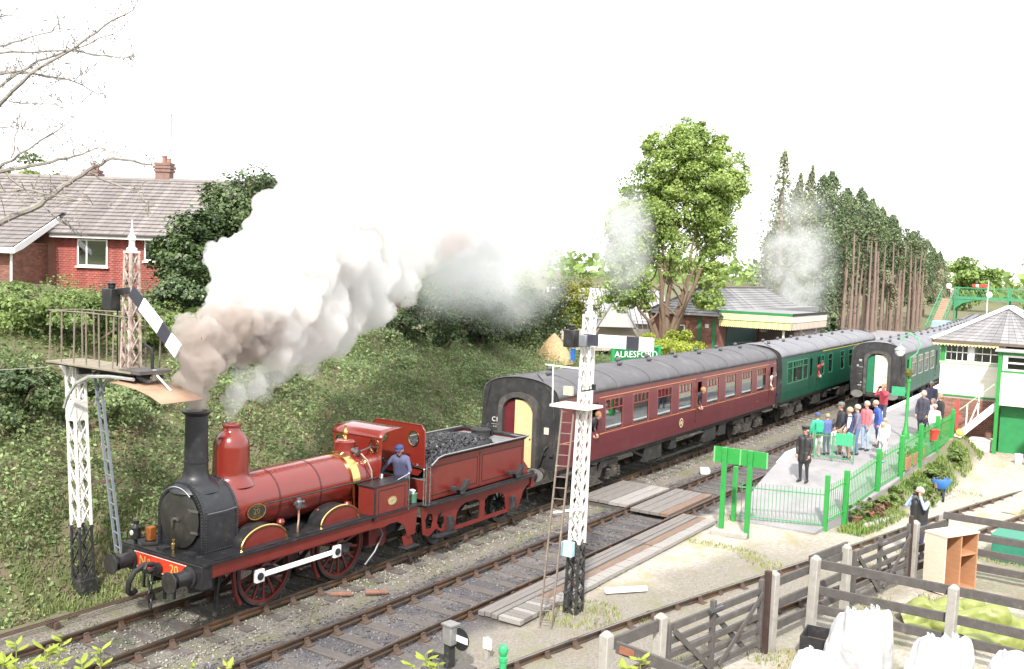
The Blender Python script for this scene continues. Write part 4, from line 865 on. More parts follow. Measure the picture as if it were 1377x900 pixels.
        hb = MB().bx(min(xe, xe+dx*.12), max(xe, xe+dx*.12), -1.22, 1.22, .90, 1.13).build('headstock', m_under, E_, **bl)
        for sg in (-1, 1):
            b = MB(); L = [(.15, 0), (.15, .05), (.11, .07), (.11, .34), (.05, .35), (.05, .42)]
            b.lathe([(q0, xe+dx*(.12+h0)) for q0, h0 in L], (0, sg*.87, 1.05), 'X', 16); B_ = b.build('buffer', m_under, hb, **bl)
            MB().plate(oval(.30, .19, 22), [], .03, lambda p, q_, t, sg=sg, xe=xe, dx=dx: (xe+dx*(.52+t), sg*.87+p, 1.05+q_)).build('buffer_head', mat('dusty_steel', (.22, .21, .2), .5, .4, .2, 6), B_, **bl)
        MB().tube([(xe+dx*.05, -1.18, 1.9), (xe+dx*.07, -1.2, 2.7), (xe+dx*.05, -1.08, 3.35), (xe+dx*.0, -.75, 3.72), (xe-dx*.4, -.3, 3.86)], .016, 5).build('end_handrail', m_under, E_, **bl)
        MB().tube([(xe-dx*.6, .35, 3.84), (xe-dx*.2, .85, 3.80), (xe+dx*.04, 1.1, 3.45), (xe+dx*.05, 1.2, 2.8)], .016, 5).build('end_handrail', m_under, E_, **bl)
        MB().tube([(xe+dx*.06, -.72, 1.15), (xe+dx*.16, -.8, 1.3), (xe+dx*.16, -.95, 1.75), (xe+dx*.05, -1.0, 1.85)], .03, 6).build('jumper_cable', m_under, E_, **bl)
        for y in (-.9, -1.15, .95): MB().bx(min(xe+dx*.02, xe+dx*.09), max(xe+dx*.02, xe+dx*.09), y-.06, y+.06, 1.55, 1.64).build('end_step', m_under, E_, **bl)
    # underframe
    u = MB(); u.bx(.1, CL_-.1, -1.22, 1.22, .98, 1.13); U = u.build('underframe', m_under, R, **bl)
    for sg in (-1, 1):
        for (a0, a1, d0, d1) in ((6.2, 7.6, .45, .95), (11.6, 12.8, .42, .95), (13.2, 13.9, .5, .95), (8.4, 8.9, .6, .95)): MB().bx(a0, a1, min(sg*.75, sg*1.2), max(sg*.75, sg*1.2), d0, d1).build('battery_box', m_under, U, world=False, bevel=.02)
        MB().bx(.3, 1.4, min(sg*1.2, sg*1.36), max(sg*1.2, sg*1.36), .93, .97).build('footboard', m_gang, U, **bl)
        MB().bx(CL_-1.4, CL_-.3, min(sg*1.2, sg*1.36), max(sg*1.2, sg*1.36), .93, .97).build('footboard', m_gang, U, **bl)
        MB().bx(9.9, 11.1, min(sg*1.2, sg*1.36), max(sg*1.2, sg*1.36), .93, .97).build('footboard', m_gang, U, **bl)
        MB().bar((5.3, sg*1.1, .98), (7.2, sg*1.1, .36), .06, .08).bar((7.2, sg*1.1, .36), (12.4, sg*1.1, .36), .06, .08).bar((12.4, sg*1.1, .36), (14.3, sg*1.1, .98), .06, .08).build('truss_rod', m_under, U, **bl)
    MB().cyl((9.4, -.4, .7), (10.2, -.4, .7), .22).build('vacuum_cylinder', m_under, U, **bl)
    for bx_ in (2.75, CL_-2.75): bogie(R, bx_)
    # interior
    MB().bx(.05, CL_-.05, -1.25, 1.25, 1.13, 1.17).build('floor', m_lino, R, **bl)
    for x in (.95, CL_/2-.6, CL_/2+.6, CL_-.95): MB().bx(x-.02, x+.02, -1.28, 1.28, 1.17, 3.2).build('partition', m_int, R, **bl)
    if seats:
        if 'seat' not in WINC:
            q = MB(); q.bx(-.07, .07, -.5, .5, 1.17, 2.35).bx(-.5, .5, -.5, .5, 1.45, 1.62); me = q.mesh('seat'); me.materials.append(m_seat); WINC['seat'] = me
        for x in np.arange(1.9, CL_-1.2, 1.95):
            if abs(x-CL_/2) < .8: continue
            for y in (-.72, .72): inst('seat', WINC['seat'], R, (x, y, 0))
    return R
tso = [(2.85, 4.05), (4.80, 6.0), (6.72, 7.92), (8.55, 9.78), (11.26, 12.5), (13.2, 14.42), (15.08, 16.35), (16.98, 18.2)]
MAROON = coach('dirty maroon coach with black end and cream gangway door behind the red tender', 0.0, Y1, tso, m_maroon, m_croof, doors=(.28+1.55, 10.2, 18.65),
    front_detail=(mat('maroon_door', (.11, .015, .02), .45), m_cream, (('C1', .88, 2.42, .20), ('_____', .88, 2.32, .10), ('= =', .88, 2.2, .09))), line=((1.93, 3.06), m_goldline), wf=m_wframe_m)
MB().bx(-.045, -.03, -1.02, -.86, 2.18, 2.38).build('notice_plate', mat('notice_cream', (.55, .50, .42), .6, 0, .15, 25), MAROON, world=False)
# round emblem and running number on the side
em = MB().plate(oval(.17, .17), [oval(.13, .13)], .004, lambda a, b, w: (8.85+a, -1.372-w, 1.55+b)).build('round_emblem', mat('emblem_cream', (.62, .54, .36), .5, 0, .1, 12), MAROON, world=False)
MB().plate(oval(.09, .07), [], .004, lambda a, b, w: (8.85+a, -1.372-w, 1.55+b)).build('emblem_centre', mat('emblem_gold', (.55, .38, .14), .5, 0, .3, 30), em, world=False)
lettering('-- --', .16, Matrix.Translation((17.2, -1.36, 1.55)) @ PM.to_4x4(), m_goldline, MAROON, 'running_number')
for x in (2.3, 4.4, 10.0, 10.95, 16.7):   # pale smears where doors and windows have been wiped
    pass
bck = [(.9, 1.7), (1.8, 3.4, 1.97, 2.97, m_curtain), (3.5, 4.3, 1.97, 2.97, mat('pale_blind', (.62, .72, .74), .7)), (6.85, 7.4, 1.97, 2.97, mat('pale_blind', (.62, .72, .74), .7)), (8.3, 9.1), (10.9, 11.7), (12.8, 13.6), (14.6, 15.6), (16.8, 17.8)]
GREEN = coach('green coach with cream curtains coupled behind the maroon coach', 20.45, Y1, bck, m_cgreen, m_croof2, doors=(4.6, 6.05, 18.7), wf=mat('window_frame_green', (.03, .16, .09), .4))
MB().bx(7.2, 18, -1.325, -1.305, 3.17, 3.20).build('yellow_stripe', mat('stripe_yellow', (.62, .52, .06), .5), GREEN, world=False)
std = [(x, x+1.2) for x in (1.9, 3.85, 5.8, 7.75, 11.1, 13.05, 15.0, 16.95)]
dt = (mat('green_door', (.02, .16, .08), .4), m_cream2, (('=', .88, 2.75, .30), ('o__', .9, 2.5, .22), ('- -', .88, 2.05, .12), ('= =', .88, 1.6, .18), ('==', .88, 1.45, .18)))
XT = 28.9
COACH3 = coach('green coach with black end and pale cream door alongside the platform', XT, Y2, std, m_cgreen, m_croof2, doors=(.35, 9.55, 18.65), front_detail=dt)
coach('green coach coupled behind the platform coach, its roof ending near the footbridge', XT+20.3, Y2, std, m_cgreen, m_croof2, doors=(.35, 9.55, 18.65), seats=False)
coach('farthest green coach standing beyond the signal box roof', XT+40.6, Y2, std, m_cgreen, m_croof2, doors=(.35, 9.55, 18.65), seats=False)
# ---------------------------------------------------------------- platforms, boardwalk, paths
m_tarmac = mat('platform_tarmac', (.27, .262, .268), .9, 0, .14, 1.2, bump=.4, bscale=60, grime=((.19, .18, .185), 1.1, .50))
m_coping = mat('white_edge_paint', (.78, .77, .75), .7, 0, .08, 6, grime=((.5, .48, .44), 5, .6))
m_brick = mat('brick_red', (.25, .12, .09), .85, 0, .25, 2, island=.25, grime=((.2, .1, .075), 3, .58))
m_mortar = mat('mortar', (.36, .32, .28), .95, 0, .15, 8)
m_conc = mat('concrete_post', (.33, .315, .29), .9, 0, .15, 7, bump=.5, bscale=40, grime=((.20, .18, .15), 5, .55))
def PZ(x): return float(np.interp(x, [2.9, 9.3], [-.08, .9]))
def make_platform():
    xs = np.concatenate([np.linspace(2.9, 9.3, 12), np.linspace(10.5, 100, 60)]); V = []
    def back(x): return float(np.interp(x, [2.9, 3.5, 8, 16.5, 19, 26, 100], [-8.0, -8.1, -9.05, -9.4, -8.1, -8.1, -6.5 + 6.0]))
    for x in xs:
        e = float(Y2(x))-1.50 if x > 9.3 else float(np.interp(x, [2.9, 5.7, 9.3], [-5.7, -5.30, float(Y2(9.3))-1.5]))
        b = back(x) if x < 30 else e-3.1
        V.append((x, e, b, PZ(x)))
    m = MB(); vs = []
    for x, e, b, z in V: vs += [(x, e, z), (x, b, z), (x, e, -.4), (x, b, -.4)]
    fs = []
    for i in range(len(V)-1):
        a, c = 4*i, 4*i+4
        fs += [(a, c, c+1, a+1), (a, a+2, c+2, c), (a+1, c+1, c+3, a+3)]
    fs.append((0, 1, 3, 2)); P = m.add(vs, fs).build('platform', m_tarmac, kind='structure')
    k = MB(); vs = []
    W = [v for v in V if v[0] >= 7.8]
    for x, e, b, z in W: vs += [(x, e+.02, z+.006), (x, e-.30, z+.006), (x, e+.02, z-.10), (x, e-.30, z-.1)]
    k.add(vs, [q for i in range(len(W)-1) for q in ((4*i, 4*i+4, 4*i+5, 4*i+1), (4*i, 4*i+2, 4*i+6, 4*i+4))]); k.build('white_platform_edge', m_coping, P)
    # island side: the platform in front of the station building
    q = MB(); vs = []
    xs = np.linspace(18.5, 100, 50)
    for x in xs:
        e = float(Y1(x))+1.5; z = float(np.interp(x, [18.5, 24], [.1, .9])); vs += [(x, e, z), (x, e+7.5, z), (x, e, -.4)]
    q.add(vs, [t for i in range(len(xs)-1) for t in ((3*i, 3*i+3, 3*i+4, 3*i+1), (3*i, 3*i+2, 3*i+5, 3*i+3))]); q.build('far_platform', m_tarmac, kind='structure')
make_platform()
# timber crossing and walkway: every plank its own piece
def plank(par, x0, x1, y0, y1, z, material, tilt=0.):
    me = MB().box((0, 0, -.04), (1, 1, .08)).mesh('plank', smooth=False); me.materials.append(material)
    return me
_pl = MB().box((0, 0, -.5), (1, 1, 1)).mesh('plank', smooth=False); _pl.materials.append(m_wood)
_pld = MB().box((0, 0, -.5), (1, 1, 1)).mesh('plank', smooth=False); _pld.materials.append(m_wooddark)
_plb = MB().box((0, 0, -.5), (1, 1, 1)).mesh('plank', smooth=False); _plb.materials.append(mat('brown_boards', (.19, .13, .095), .9, 0, .3, 3, bump=.4, grime=((.12, .1, .09), 4, .5)))
_plp = MB().box((0, 0, -.5), (1, 1, 1)).mesh('plank', smooth=False); _plp.materials.append(mat('bleached_planks', (.29, .275, .26), .9, 0, .2, 4, bump=.5, bscale=25, grime=((.25, .22, .2), 5, .56)))
def put_plank(par, me, x0, x1, y0, y1, z, t=.09):
    inst('plank', me, par, ((x0+x1)/2, (y0+y1)/2, z+random.uniform(-.006, .006)), (random.uniform(-.006, .006), random.uniform(-.003, .003), random.uniform(-.004, .004)), (abs(x1-x0)-.022, abs(y1-y0)-.024, t))
BC = MB().bx(2.05, 5.0, -4.1, -.95, -.30, -.12).build('barrow_crossing', m_wooddark, kind='structure')
for k in range(5): put_plank(BC, _pl if k < 3 else _plp, 2.0, 5.0, -.98-k*.34, -.98-(k+1)*.34, .005)
for k in range(4): put_plank(BC, _pl if k < 3 else _plb, 1.75, 5.1, -2.86-k*.315, -2.86-(k+1)*.315, .0)
WK = MB().bx(-8.1, 2.4, -5.35, -4.35, -.30, -.10).build('boardwalk', m_wooddark, kind='structure')
for k in range(3):
    for j in range(3): put_plank(WK, _pl, -8.15+3.45*j, -8.15+3.45*(j+1), -4.36-k*.16, -4.36-(k+1)*.16, .0)
for k in range(9): put_plank(WK, _pl if k % 3 else _plp, -8.15+k*.165, -8.15+(k+1)*.165, -4.86, -5.40, .0)
for j in range(2): put_plank(WK, _plb, -6.66+2.6*j, -6.66+2.6*(j+1), -4.86, -5.12, -.012)
for k in range(46): put_plank(WK, _plp, -6.64+k*.19, -6.64+(k+1)*.19, -5.12, -5.44, .0)
for j in range(1): put_plank(WK, _plb, -1.44, 2.2, -4.86, -5.12, -.012)
# loose pipe, white timber and stones on the ground
tag(MB().tube([(-9.05, -1.10, -.14), (-8.72, -1.45, -.15)], .05, 10).build('drain_pipe', mat('terracotta', (.19, .095, .068), .85, 0, .3, 6)), 'short length of red clay drain pipe lying by the rail under the engine', 'pipe')
tag(MB().tube([(-8.5, -1.62, -.14), (-8.15, -1.95, -.15)], .05, 10).build('drain_pipe', mat('terracotta', (.19, .095, .068), .85, 0, .3, 6)), 'red clay pipe end pointing at the rail of the second track', 'pipe')
tag(MB().box((-4.9, -6.1, -.05), (1.0, .12, .10), rotz(-.7)).build('timber_offcut', m_white, bevel=.01), 'white painted timber lying by the siding rail near the lattice signal', 'timber')
tag(MB().box((8.9, -2.3, -.1), (.45, .35, .22), rotz(.5)).build('pale_block', m_white, bevel=.05), 'pale stone block lying beside the track near the platform end', 'stone')
# signal wires and point rodding beside the first track
ro = thing('point_rodding', 'rusty run of point rods on stools along the foot of the bank', 'rodding', (-12, 1.6, 0))
for k in range(3): MB().tube([(-22, 1.55+.07*k, .02), (-12, 1.5+.07*k, .0), (-3, 1.6+.07*k, -.02)], .014, 6).build('rod', m_rust, ro)
for x in np.arange(-20, -3, 2.1): MB().bx(x-.05, x+.05, 1.45, 1.80, -.25, -.02).build('rod_stool', m_rust, ro)

# ---------------------------------------------------------------- lattice signals
m_lat = mat('flaking_white_paint', (.74, .73, .70), .6, 0, .1, 9, grime=((.24, .16, .12), 7, .56))
m_latk = mat('flaking_black_paint', (.03, .03, .03), .6, 0, .3, 9, grime=((.16, .15, .14), 9, .56))
def lattice(par, x, y, z0, z1, w0, w1, m, lean=(0, 0), pitch=.42, name='lattice_post', bar=.03):
    """square lattice mast: four angle corners and crossed lacing on each face"""
    q = MB()
    def c(z, i, j): t = (z-z0)/(z1-z0) if z1 > z0 else 0; w = (w0+(w1-w0)*t)/2; return Vector((x+lean[0]*z+i*w, y+lean[1]*z+j*w, z))
    for i in (-1, 1):
        for j in (-1, 1): q.bar(c(z0, i, j), c(z1, i, j), .045, .045)
    n = max(1, int(round((z1-z0)/pitch)))
    for k in range(n):
        a, b = z0+(z1-z0)*k/n, z0+(z1-z0)*(k+1)/n
        for (p, r) in (((-1, -1), (1, -1)), ((1, -1), (1, 1)), ((1, 1), (-1, 1)), ((-1, 1), (-1, -1))):
            q.bar(c(a, *p), c(b, *r), bar, .010); q.bar(c(a, *r), c(b, *p), bar, .010)
    return q.build(name, m, par)
def ladder(par, a, b, w, n, m, side=(1, 0, 0), name='ladder'):
    a, b, s = Vector(a), Vector(b), Vector(side).normalized()*w/2
    L = MB().bar(a-s, b-s, .03, .05).bar(a+s, b+s, .03, .05).build(name, m, par)
    for k in range(n): p = a+(b-a)*((k+.5)/n); MB().cyl(p-s, p+s, .012, n=6).build('rung', m, L)
    return L
def finial(q, x, y, z, h, k=.62):
    q.lathe([(r*k, zz) for r, zz in [(.16, z), (.16, z+.05), (.10, z+.07), (.08, z+.18), (.13, z+.22), (.12, z+.28), (.06, z+.32), (.045, z+h*.6), (.07, z+h*.65), (.03, z+h*.72), (.015, z+h), (.0001, z+h)]], (x, y, 0), n=10)
# bracket signal on the bank side
S1 = thing('bracket_signal', 'rusty lattice bracket signal with railed platform and lowered arm beside the chimney', 'railway signal', (-12.4, 2.63, 0))
lattice(S1, -12.4, 2.63, 1.38, 4.72, .27, .25, m_lat, (0, .075), name='lattice_post')
lattice(S1, -12.4, 2.63, -.2, 1.38, .30, .27, m_latk, (0, .075), name='lattice_foot')
MB().bx(-12.60, -12.20, 2.44, 2.86, -.3, .28).build('base_block', m_latk, S1)
MB().bx(-12.55, -12.25, 2.77, 3.07, 3.55, 3.95).build('collar', m_lat, S1)
deck = MB().bx(-12.75, -12.05, .55, 3.35, 4.70, 4.735).build('deck', m_latk, S1)
for k in range(5): MB().bx(-12.82+k*.165, -12.82+k*.165+.15, (.55 if k < 2 else .95), 3.35, 4.738, 4.775).build('plank', mat('mossy_planks', (.24, .21, .16), .95, 0, .25, 4, bump=.4, grime=((.20, .22, .08), 3, .58)), deck)
MB().bx(-12.80, -12.10, .30, .95, 4.737, 4.80).build('end_plank', m_wooddark, deck)
for sx in (-12.75, -12.05): MB().tube([(sx, 2.80, 3.85), (sx, 2.68, 4.1), (sx, 2.4, 4.38), (sx, 1.95, 4.56), (sx, 1.3, 4.62), (sx, .55, 4.63)], .035, 6).build('bracket_arm', mat('pale_grey_iron', (.42, .42, .42), .5, .3, .2, 6), S1)
for y in (2.4, 1.7, 1.0): MB().bx(-12.72, -12.08, y-.04, y+.04, 4.56, 4.70).build('deck_bearer', m_latk, S1)
MB().bar((-12.4, 2.85, 4.3), (-12.4, 2.3, 4.66), .06).bar((-12.4, 3.05, 4.3), (-12.4, 3.5, 4.66), .06).build('knee_brace', m_lat, S1)
MB().tube([(-12.4, .9, 4.62), (-12.4, .55, 4.56), (-12.4, .42, 4.62), (-12.4, .38, 4.80)], .05, 8).build('pipe_elbow', mat('pale_grey_iron', (.42, .42, .42)), S1)
for sx in (-12.77, -12.03):
    for y in np.linspace(.75, 3.30, 7): MB().bar((sx, y, 4.76), (sx+random.uniform(-.04, .04), y+random.uniform(-.03, .03), 5.82), .022).build('railing_post', mat('worn_railing', (.26, .22, .19), .65, .2, .3, 6, grime=((.12, .07, .05), 6, .48)), S1)
    for z in (5.80,): MB().tube([(sx, .72, z), (sx, 2.0, z+.02), (sx, 3.32, z)], .012, 6).build('railing', mat('worn_railing', (.36, .31, .27)), S1)
MB().tube([(-12.77, 3.32, 5.8), (-12.03, 3.32, 5.8)], .012, 6).build('railing', mat('worn_railing', (.36, .31, .27)), S1)
m_latr = mat('rusting_white_paint', (.46, .38, .34), .75, 0, .2, 9, grime=((.13, .065, .04), 6, .44))
D1 = lattice(S1, -12.4, 1.13, 4.78, 7.02, .25, .17, m_latr, (0, 0), .34, 'doll_post', .035)
q = MB(); q.bx(-12.51, -12.29, 1.02, 1.24, 7.02, 7.06); finial(q, -12.4, 1.13, 7.06, .60); q.build('finial', m_lat, D1)
def arm(par, x, y, z, ang, L, w, name='signal_arm', flip=-1):
    """back of a semaphore arm: black root, white, black band, white tip; along -Y"""
    R = Matrix.Rotation(ang, 3, 'X'); segs = ((0, .22, 'k'), (.22, .62, 'w'), (.62, .80, 'k'), (.80, 1, 'w')); o = None
    for a, b, c in segs:
        m = MB().bx(-.012, .012, -L*b, -L*a, -w/2*(.8+.2*b), w/2*(.8+.2*b)); m.V = [tuple(R @ Vector(v)+Vector((x, y, z))) for v in m.V]
        p = m.build(name if o is None else 'arm_panel', mat('arm_dark', (.035, .035, .05), .5, 0, .2, 7) if c == 'k' else mat('arm_white', (.82, .82, .80), .5, 0, .04, 7), par if o is None else o)
        o = o or p
    return o
A1 = arm(S1, -12.62, .82, 6.30, math.radians(37), 1.75, .30)
MB().bx(-12.72, -12.50, 1.32, 1.62, 5.90, 6.32).lathe([(.07, 6.32), (.07, 6.40), (.1, 6.42), (.0001, 6.46)], (-12.6, 1.47, 0), n=10).build('lamp_case', m_black, S1, bevel=.02)
MB().bar((-12.55, 1.0, 6.3), (-12.55, 1.45, 6.25), .05, .12).bar((-12.5, 1.42, 6.1), (-12.5, 1.42, 4.8), .02).build('spectacle_bracket', m_black, S1)
MB().tube([(-12.3, .85, 5.25), (-12.3, .62, 5.18), (-12.3, .6, 4.8)], .03, 6).build('crank_arm', m_black, S1)
sh = MB(); pts = [(1.35, 4.60), (1.1, 4.60), (.8, 4.57), (.5, 4.49), (.2, 4.38)]
sh.add([(-12.85, y, z) for y, z in pts]+[(-11.75, y, z) for y, z in pts], [(i, i+1, len(pts)+i+1, len(pts)+i) for i in range(len(pts)-1)])
shp = [(1.0, 4.56), (.6, 4.54), (.2, 4.50), (-.2, 4.42), (-.55, 4.30)]
sh = MB(); sh.add([(-12.95, y, z) for y, z in shp]+[(-12.0, y, z) for y, z in shp], [(i, i+1, len(shp)+i+1, len(shp)+i) for i in range(len(shp)-1)])
o = sh.build('smoke_deflector', mat('rusty_sheet', (.34, .21, .14), .7, .1, .25, 3, grime=((.20, .20, .14), 3, .5)), S1); o.modifiers.new('t', 'SOLIDIFY').thickness = .012
MB().tube([(-12.4, .4, 4.75), (-12.4, -.1, 4.45)], .02).build('deflector_stay', m_lat, S1)
ladder(S1, (-12.2, 1.75, .9), (-12.35, 2.33, 4.7), .30, 13, mat('ladder_blue_grey', (.22, .25, .29), .55, .3, .15, 6), side=(.25, 1, 0))
MB().bar((-12.2, 2.75, 2.25), (-12.2, 1.7, 2.42), .03, .05).build('ladder_stay', m_rust, S1)
MB().tube([(-12.6, 3.6, 4.6), (-15, 5.0, 4.45), (-20, 7.6, 4.3)], .012, 4).build('signal_wire', mat('wire', (.3, .29, .27), .5, .6), S1)
# lattice signal by the boardwalk
S2 = thing('lattice_signal', 'tall white lattice signal with level arm standing by the boardwalk', 'railway signal', (-6.69, -5.77, 0))
lattice(S2, -6.69, -5.77, 1.35, 6.05, .235, .165, m_lat, (0, -.018), .30, 'lattice_post')
lattice(S2, -6.69, -5.77, -.2, 1.35, .28, .235, m_latk, (0, -.018), .30, 'lattice_foot', .05)
q = MB(); q.bx(-6.80, -6.58, -5.99, -5.77, 6.05, 6.10); finial(q, -6.69, -5.88, 6.10, .55); q.build('finial', m_lat, S2)
arm(S2, -6.90, -5.88, 5.60, 0, 1.55, .27)
MB().bx(-6.98, -6.76, -5.70, -5.44, 5.42, 5.78).lathe([(.06, 5.78), (.06, 5.85), (.09, 5.87), (.0001, 5.90)], (-6.87, -5.57, 0), n=10).build('lamp_case', m_black, S2, bevel=.02)
MB().bx(-6.98, -6.80, -5.98, -5.80, 5.45, 5.70).build('spectacle_bracket', mat('grey_bracket', (.18, .19, .21), .5, .3, .2, 6), S2, bevel=.02)
MB().bx(-6.93, -6.86, -5.68, -5.60, 5.15, 5.40).build('blue_lens', mat('blue_glass', (.02, .12, .38), .15), S2)
MB().bx(-7.05, -6.40, -6.12, -5.22, 4.18, 4.23).build('platform_step', mat('worn_white_board', (.62, .60, .56), .7, 0, .2, 7, grime=((.3, .26, .22), 6, .5)), S2)
MB().cyl((-7.0, -5.26, 4.23), (-7.0, -5.24, 5.05), .014, n=6).bar((-7.0, -5.06, 5.03), (-7.0, -5.98, 5.01), .025).build('safety_hoop', m_lat, S2)
ladder(S2, (-7.85, -5.80, -.12), (-6.92, -5.60, 4.2), .24, 20, mat('ladder_galvanised', (.19, .15, .125), .7, .3, .2, 6, grime=((.4, .37, .33), 5, .56)), side=(.45, -1, 0))
MB().bar((-7.3, -5.5, 2.05), (-6.85, -6.05, 2.15), .03, .04).build('ladder_stay', m_lat, S2)
MB().bx(-6.98, -6.84, -5.84, -5.58, 1.10, 1.40).build('relay_box', mat('pale_blue_box', (.40, .58, .68), .5), S2, bevel=.01)
MB().bar((-6.95, -5.90, 4.55), (-6.95, -6.2, 4.62), .03).bx(-6.97, -6.93, -6.22, -6.14, 4.6, 4.72).build('back_light', m_black, S2)
MB().bx(-6.99, -6.91, -5.70, -5.50, 4.44, 4.62).build('balance_weight', mat('cast_weight', (.45, .42, .32), .7), S2)
MB().tube([(-6.84, -5.70, .0), (-6.84, -5.70, .35), (-6.90, -5.66, .3)], .05, 6).build('weight_lever', m_latk, S2)

# ---------------------------------------------------------------- signs, lamp, fences
G_ = m_green
SG = thing('running_in_board', 'blank green back of a station name board on two posts', 'sign', (1.42, -6.2, 0))
bb = MB().bx(1.40, 1.43, -7.05, -5.55, 1.82, 2.26).build('board', G_, SG, bevel=.005)
for y in (-7.05, -6.3, -5.55): MB().bx(1.392, 1.40, y-.02, y+.02, 1.82, 2.26).build('joint_strip', mat('green_pale', (.16, .45, .17), .5), bb)
for y in (-5.87, -6.60):
    p = MB().bx(1.30, 1.40, y-.065, y+.065, -.15, 2.27).build('post', G_, SG, bevel=.008)
    for z in (1.95, 2.13): MB().sphere((1.295, y, z), .016, 6, 4).build('bolt', m_iron, p)
tag(MB().box((1.25, -6.15, -.07), (.35, 1.0, .16), rotz(.15)).build('kerb_stone', m_conc, bevel=.03), 'grey kerb stone lying at the feet of the green name board', 'stone')
AL = thing('station_name_sign', 'green sign reading ALRESFORD in white letters above the maroon coach roof', 'sign', (17.0, 4.6, .9), math.radians(-35))
MB().bx(-1.15, 1.15, -.03, .03, 1.98, 2.55).build('sign_board', mat('sign_green', (.012, .16, .05), .4), AL, world=False)
MB().bx(-1.2, 1.2, -.06, .06, 2.55, 2.62).build('sign_cap', mat('sign_green_edge', (.03, .28, .09), .4), AL, world=False)
for x in (-1.22, 1.22): MB().bx(x-.07, x+.07, -.07, .07, -.8, 2.66).build('post', mat('sign_green_edge', (.03, .28, .09)), AL, world=False)
lettering('ALRESFORD', .42, Matrix.Translation((0, -.034, 2.24)) @ PM.to_4x4(), m_white, AL, 'name_letters', spacing=1.02)
LA = thing('platform_lamp', 'green swan-neck platform lamp with small green sign', 'lamp post', (15.74, -7.72, .9))
MB().lathe([(.14, .9), (.14, 1.15), (.09, 1.25), (.075, 1.5), (.06, 1.55), (.06, 3.1), (.085, 3.12), (.085, 3.2), (.045, 3.25), (.04, 4.1)], (15.74, -7.72, 0), n=14).build('post', G_, LA)
NK = MB().tube([(15.74, -7.72, 4.05), (15.74, -7.95, 4.25), (15.74, -8.05, 4.55), (15.74, -7.95, 4.85), (15.74, -7.65, 4.98), (15.74, -7.40, 4.85), (15.74, -7.33, 4.6)], .028, 8).build('swan_neck', mat('lamp_green', (.12, .38, .22), .4), LA)
MB().lathe([(.04, 4.62), (.06, 4.5), (.20, 4.38), (.22, 4.33), (.20, 4.33)], (15.74, -7.33, 0), n=16).build('lamp_shade', mat('shade_grey', (.30, .33, .33), .3, .4), NK)
MB().lathe([(.19, 4.335), (.18, 4.2), (.10, 4.1), (.0001, 4.08)], (15.74, -7.33, 0), n=14).build('lamp_globe', mat('opal_glass', (.72, .73, .70), .15), NK)
MB().bx(15.70, 15.72, -7.62, -7.12, 2.55, 2.90).build('notice', mat('notice_green', (.04, .30, .14), .5), LA); MB().bar((15.72, -7.70, 2.75), (15.72, -7.55, 2.75), .03).build('notice_arm', G_, LA)
fb_ = MB().lathe([(.0001, 3.3), (.1, 3.35), (.17, 3.5), (.13, 3.62), (.0001, 3.66)], (15.6, -7.72, 0), n=9).build('hanging_basket', leafmat('basket_leaves', (.10, .13, .03), (.16, .18, .05)), LA)

_pk = {}
def picket_run(par, a, b, h, za, zb, sp=.105, r=.009, m=None, rails=(.12, .86)):
    """vertical hairpin-topped bars between two posts"""
    a, b = Vector(a), Vector(b); L = (b-a).length; n = int(L/sp); m = m or G_
    for t in rails: MB().bar((a.x, a.y, za+h*t), (b.x, b.y, zb+h*t), .03, .03).build('rail', m, par)
    key = (h, m.name)
    if key not in _pk:
        me = MB().cyl((0, 0, .05), (0, 0, h), r, n=5).mesh('picket'); me.materials.append(m); _pk[key] = me
    for k in range(1, n):
        t = k/n; p = a.lerp(b, t); inst('picket', _pk[key], par, (p.x-par.location.x, p.y-par.location.y, za+(zb-za)*t-par.location.z))
RF = thing('ramp_fence', 'green bar fence closing the foot of the platform ramp', 'fence', (2.9, -5.68, 0))
for x, y in ((2.85, -5.66), (3.5, -8.12)): MB().bx(x-.06, x+.06, y-.06, y+.06, -.15, 1.48).build('post', G_, RF, bevel=.008)
picket_run(RF, (2.9, -5.75), (3.48, -8.05), 1.15, -.1, -.08, m=mat('fence_green_grey', (.08, .27, .13), .5, 0, .15, 8))
PF = thing('platform_fence', 'long green post and bar fence along the back of the platform', 'fence', (4.6, -8.4, 0))
fp = [(3.5, -8.12), (4.55, -8.38), (6.9, -8.72), (8.5, -9.05), (10.8, -9.18), (13.4, -9.25), (15.9, -9.35)]
for k, (x, y) in enumerate(fp):
    z = PZ(x)
    if k: MB().bx(x-.07, x+.07, y-.07, y+.07, -.15, z+1.32).build('post', G_, PF, bevel=.008)
    if k: picket_run(PF, fp[k-1], (x, y), 1.15, PZ(fp[k-1][0]), z, sp=.11)
BR = thing('platform_barrier', 'low green barrier standing among the waiting people', 'barrier', (9.0, -6.6, .9))
for y in (-6.15, -6.75, -7.45): MB().cyl((9.0, y, .9), (9.0, y, 1.85), .025, n=8).build('post', mat('fence_green_grey', (.08, .27, .13)), BR)
picket_run(BR, (9.0, -6.15), (9.0, -7.45), .95, .9, .9, sp=.12, m=mat('fence_green_grey', (.08, .27, .13)))
pan = MB()
bo = MB().bx(8.93, 8.97, -7.4, -6.85, 1.45, 1.84).build('barrier_panel', mat('panel_green', (.06, .42, .20), .5), BR)
for k in range(6): MB().bx(8.915, 8.93, -7.38+k*.09, -7.33+k*.09, 1.46, 1.83).build('panel_rib', mat('panel_green', (.06, .42, .20)), bo)

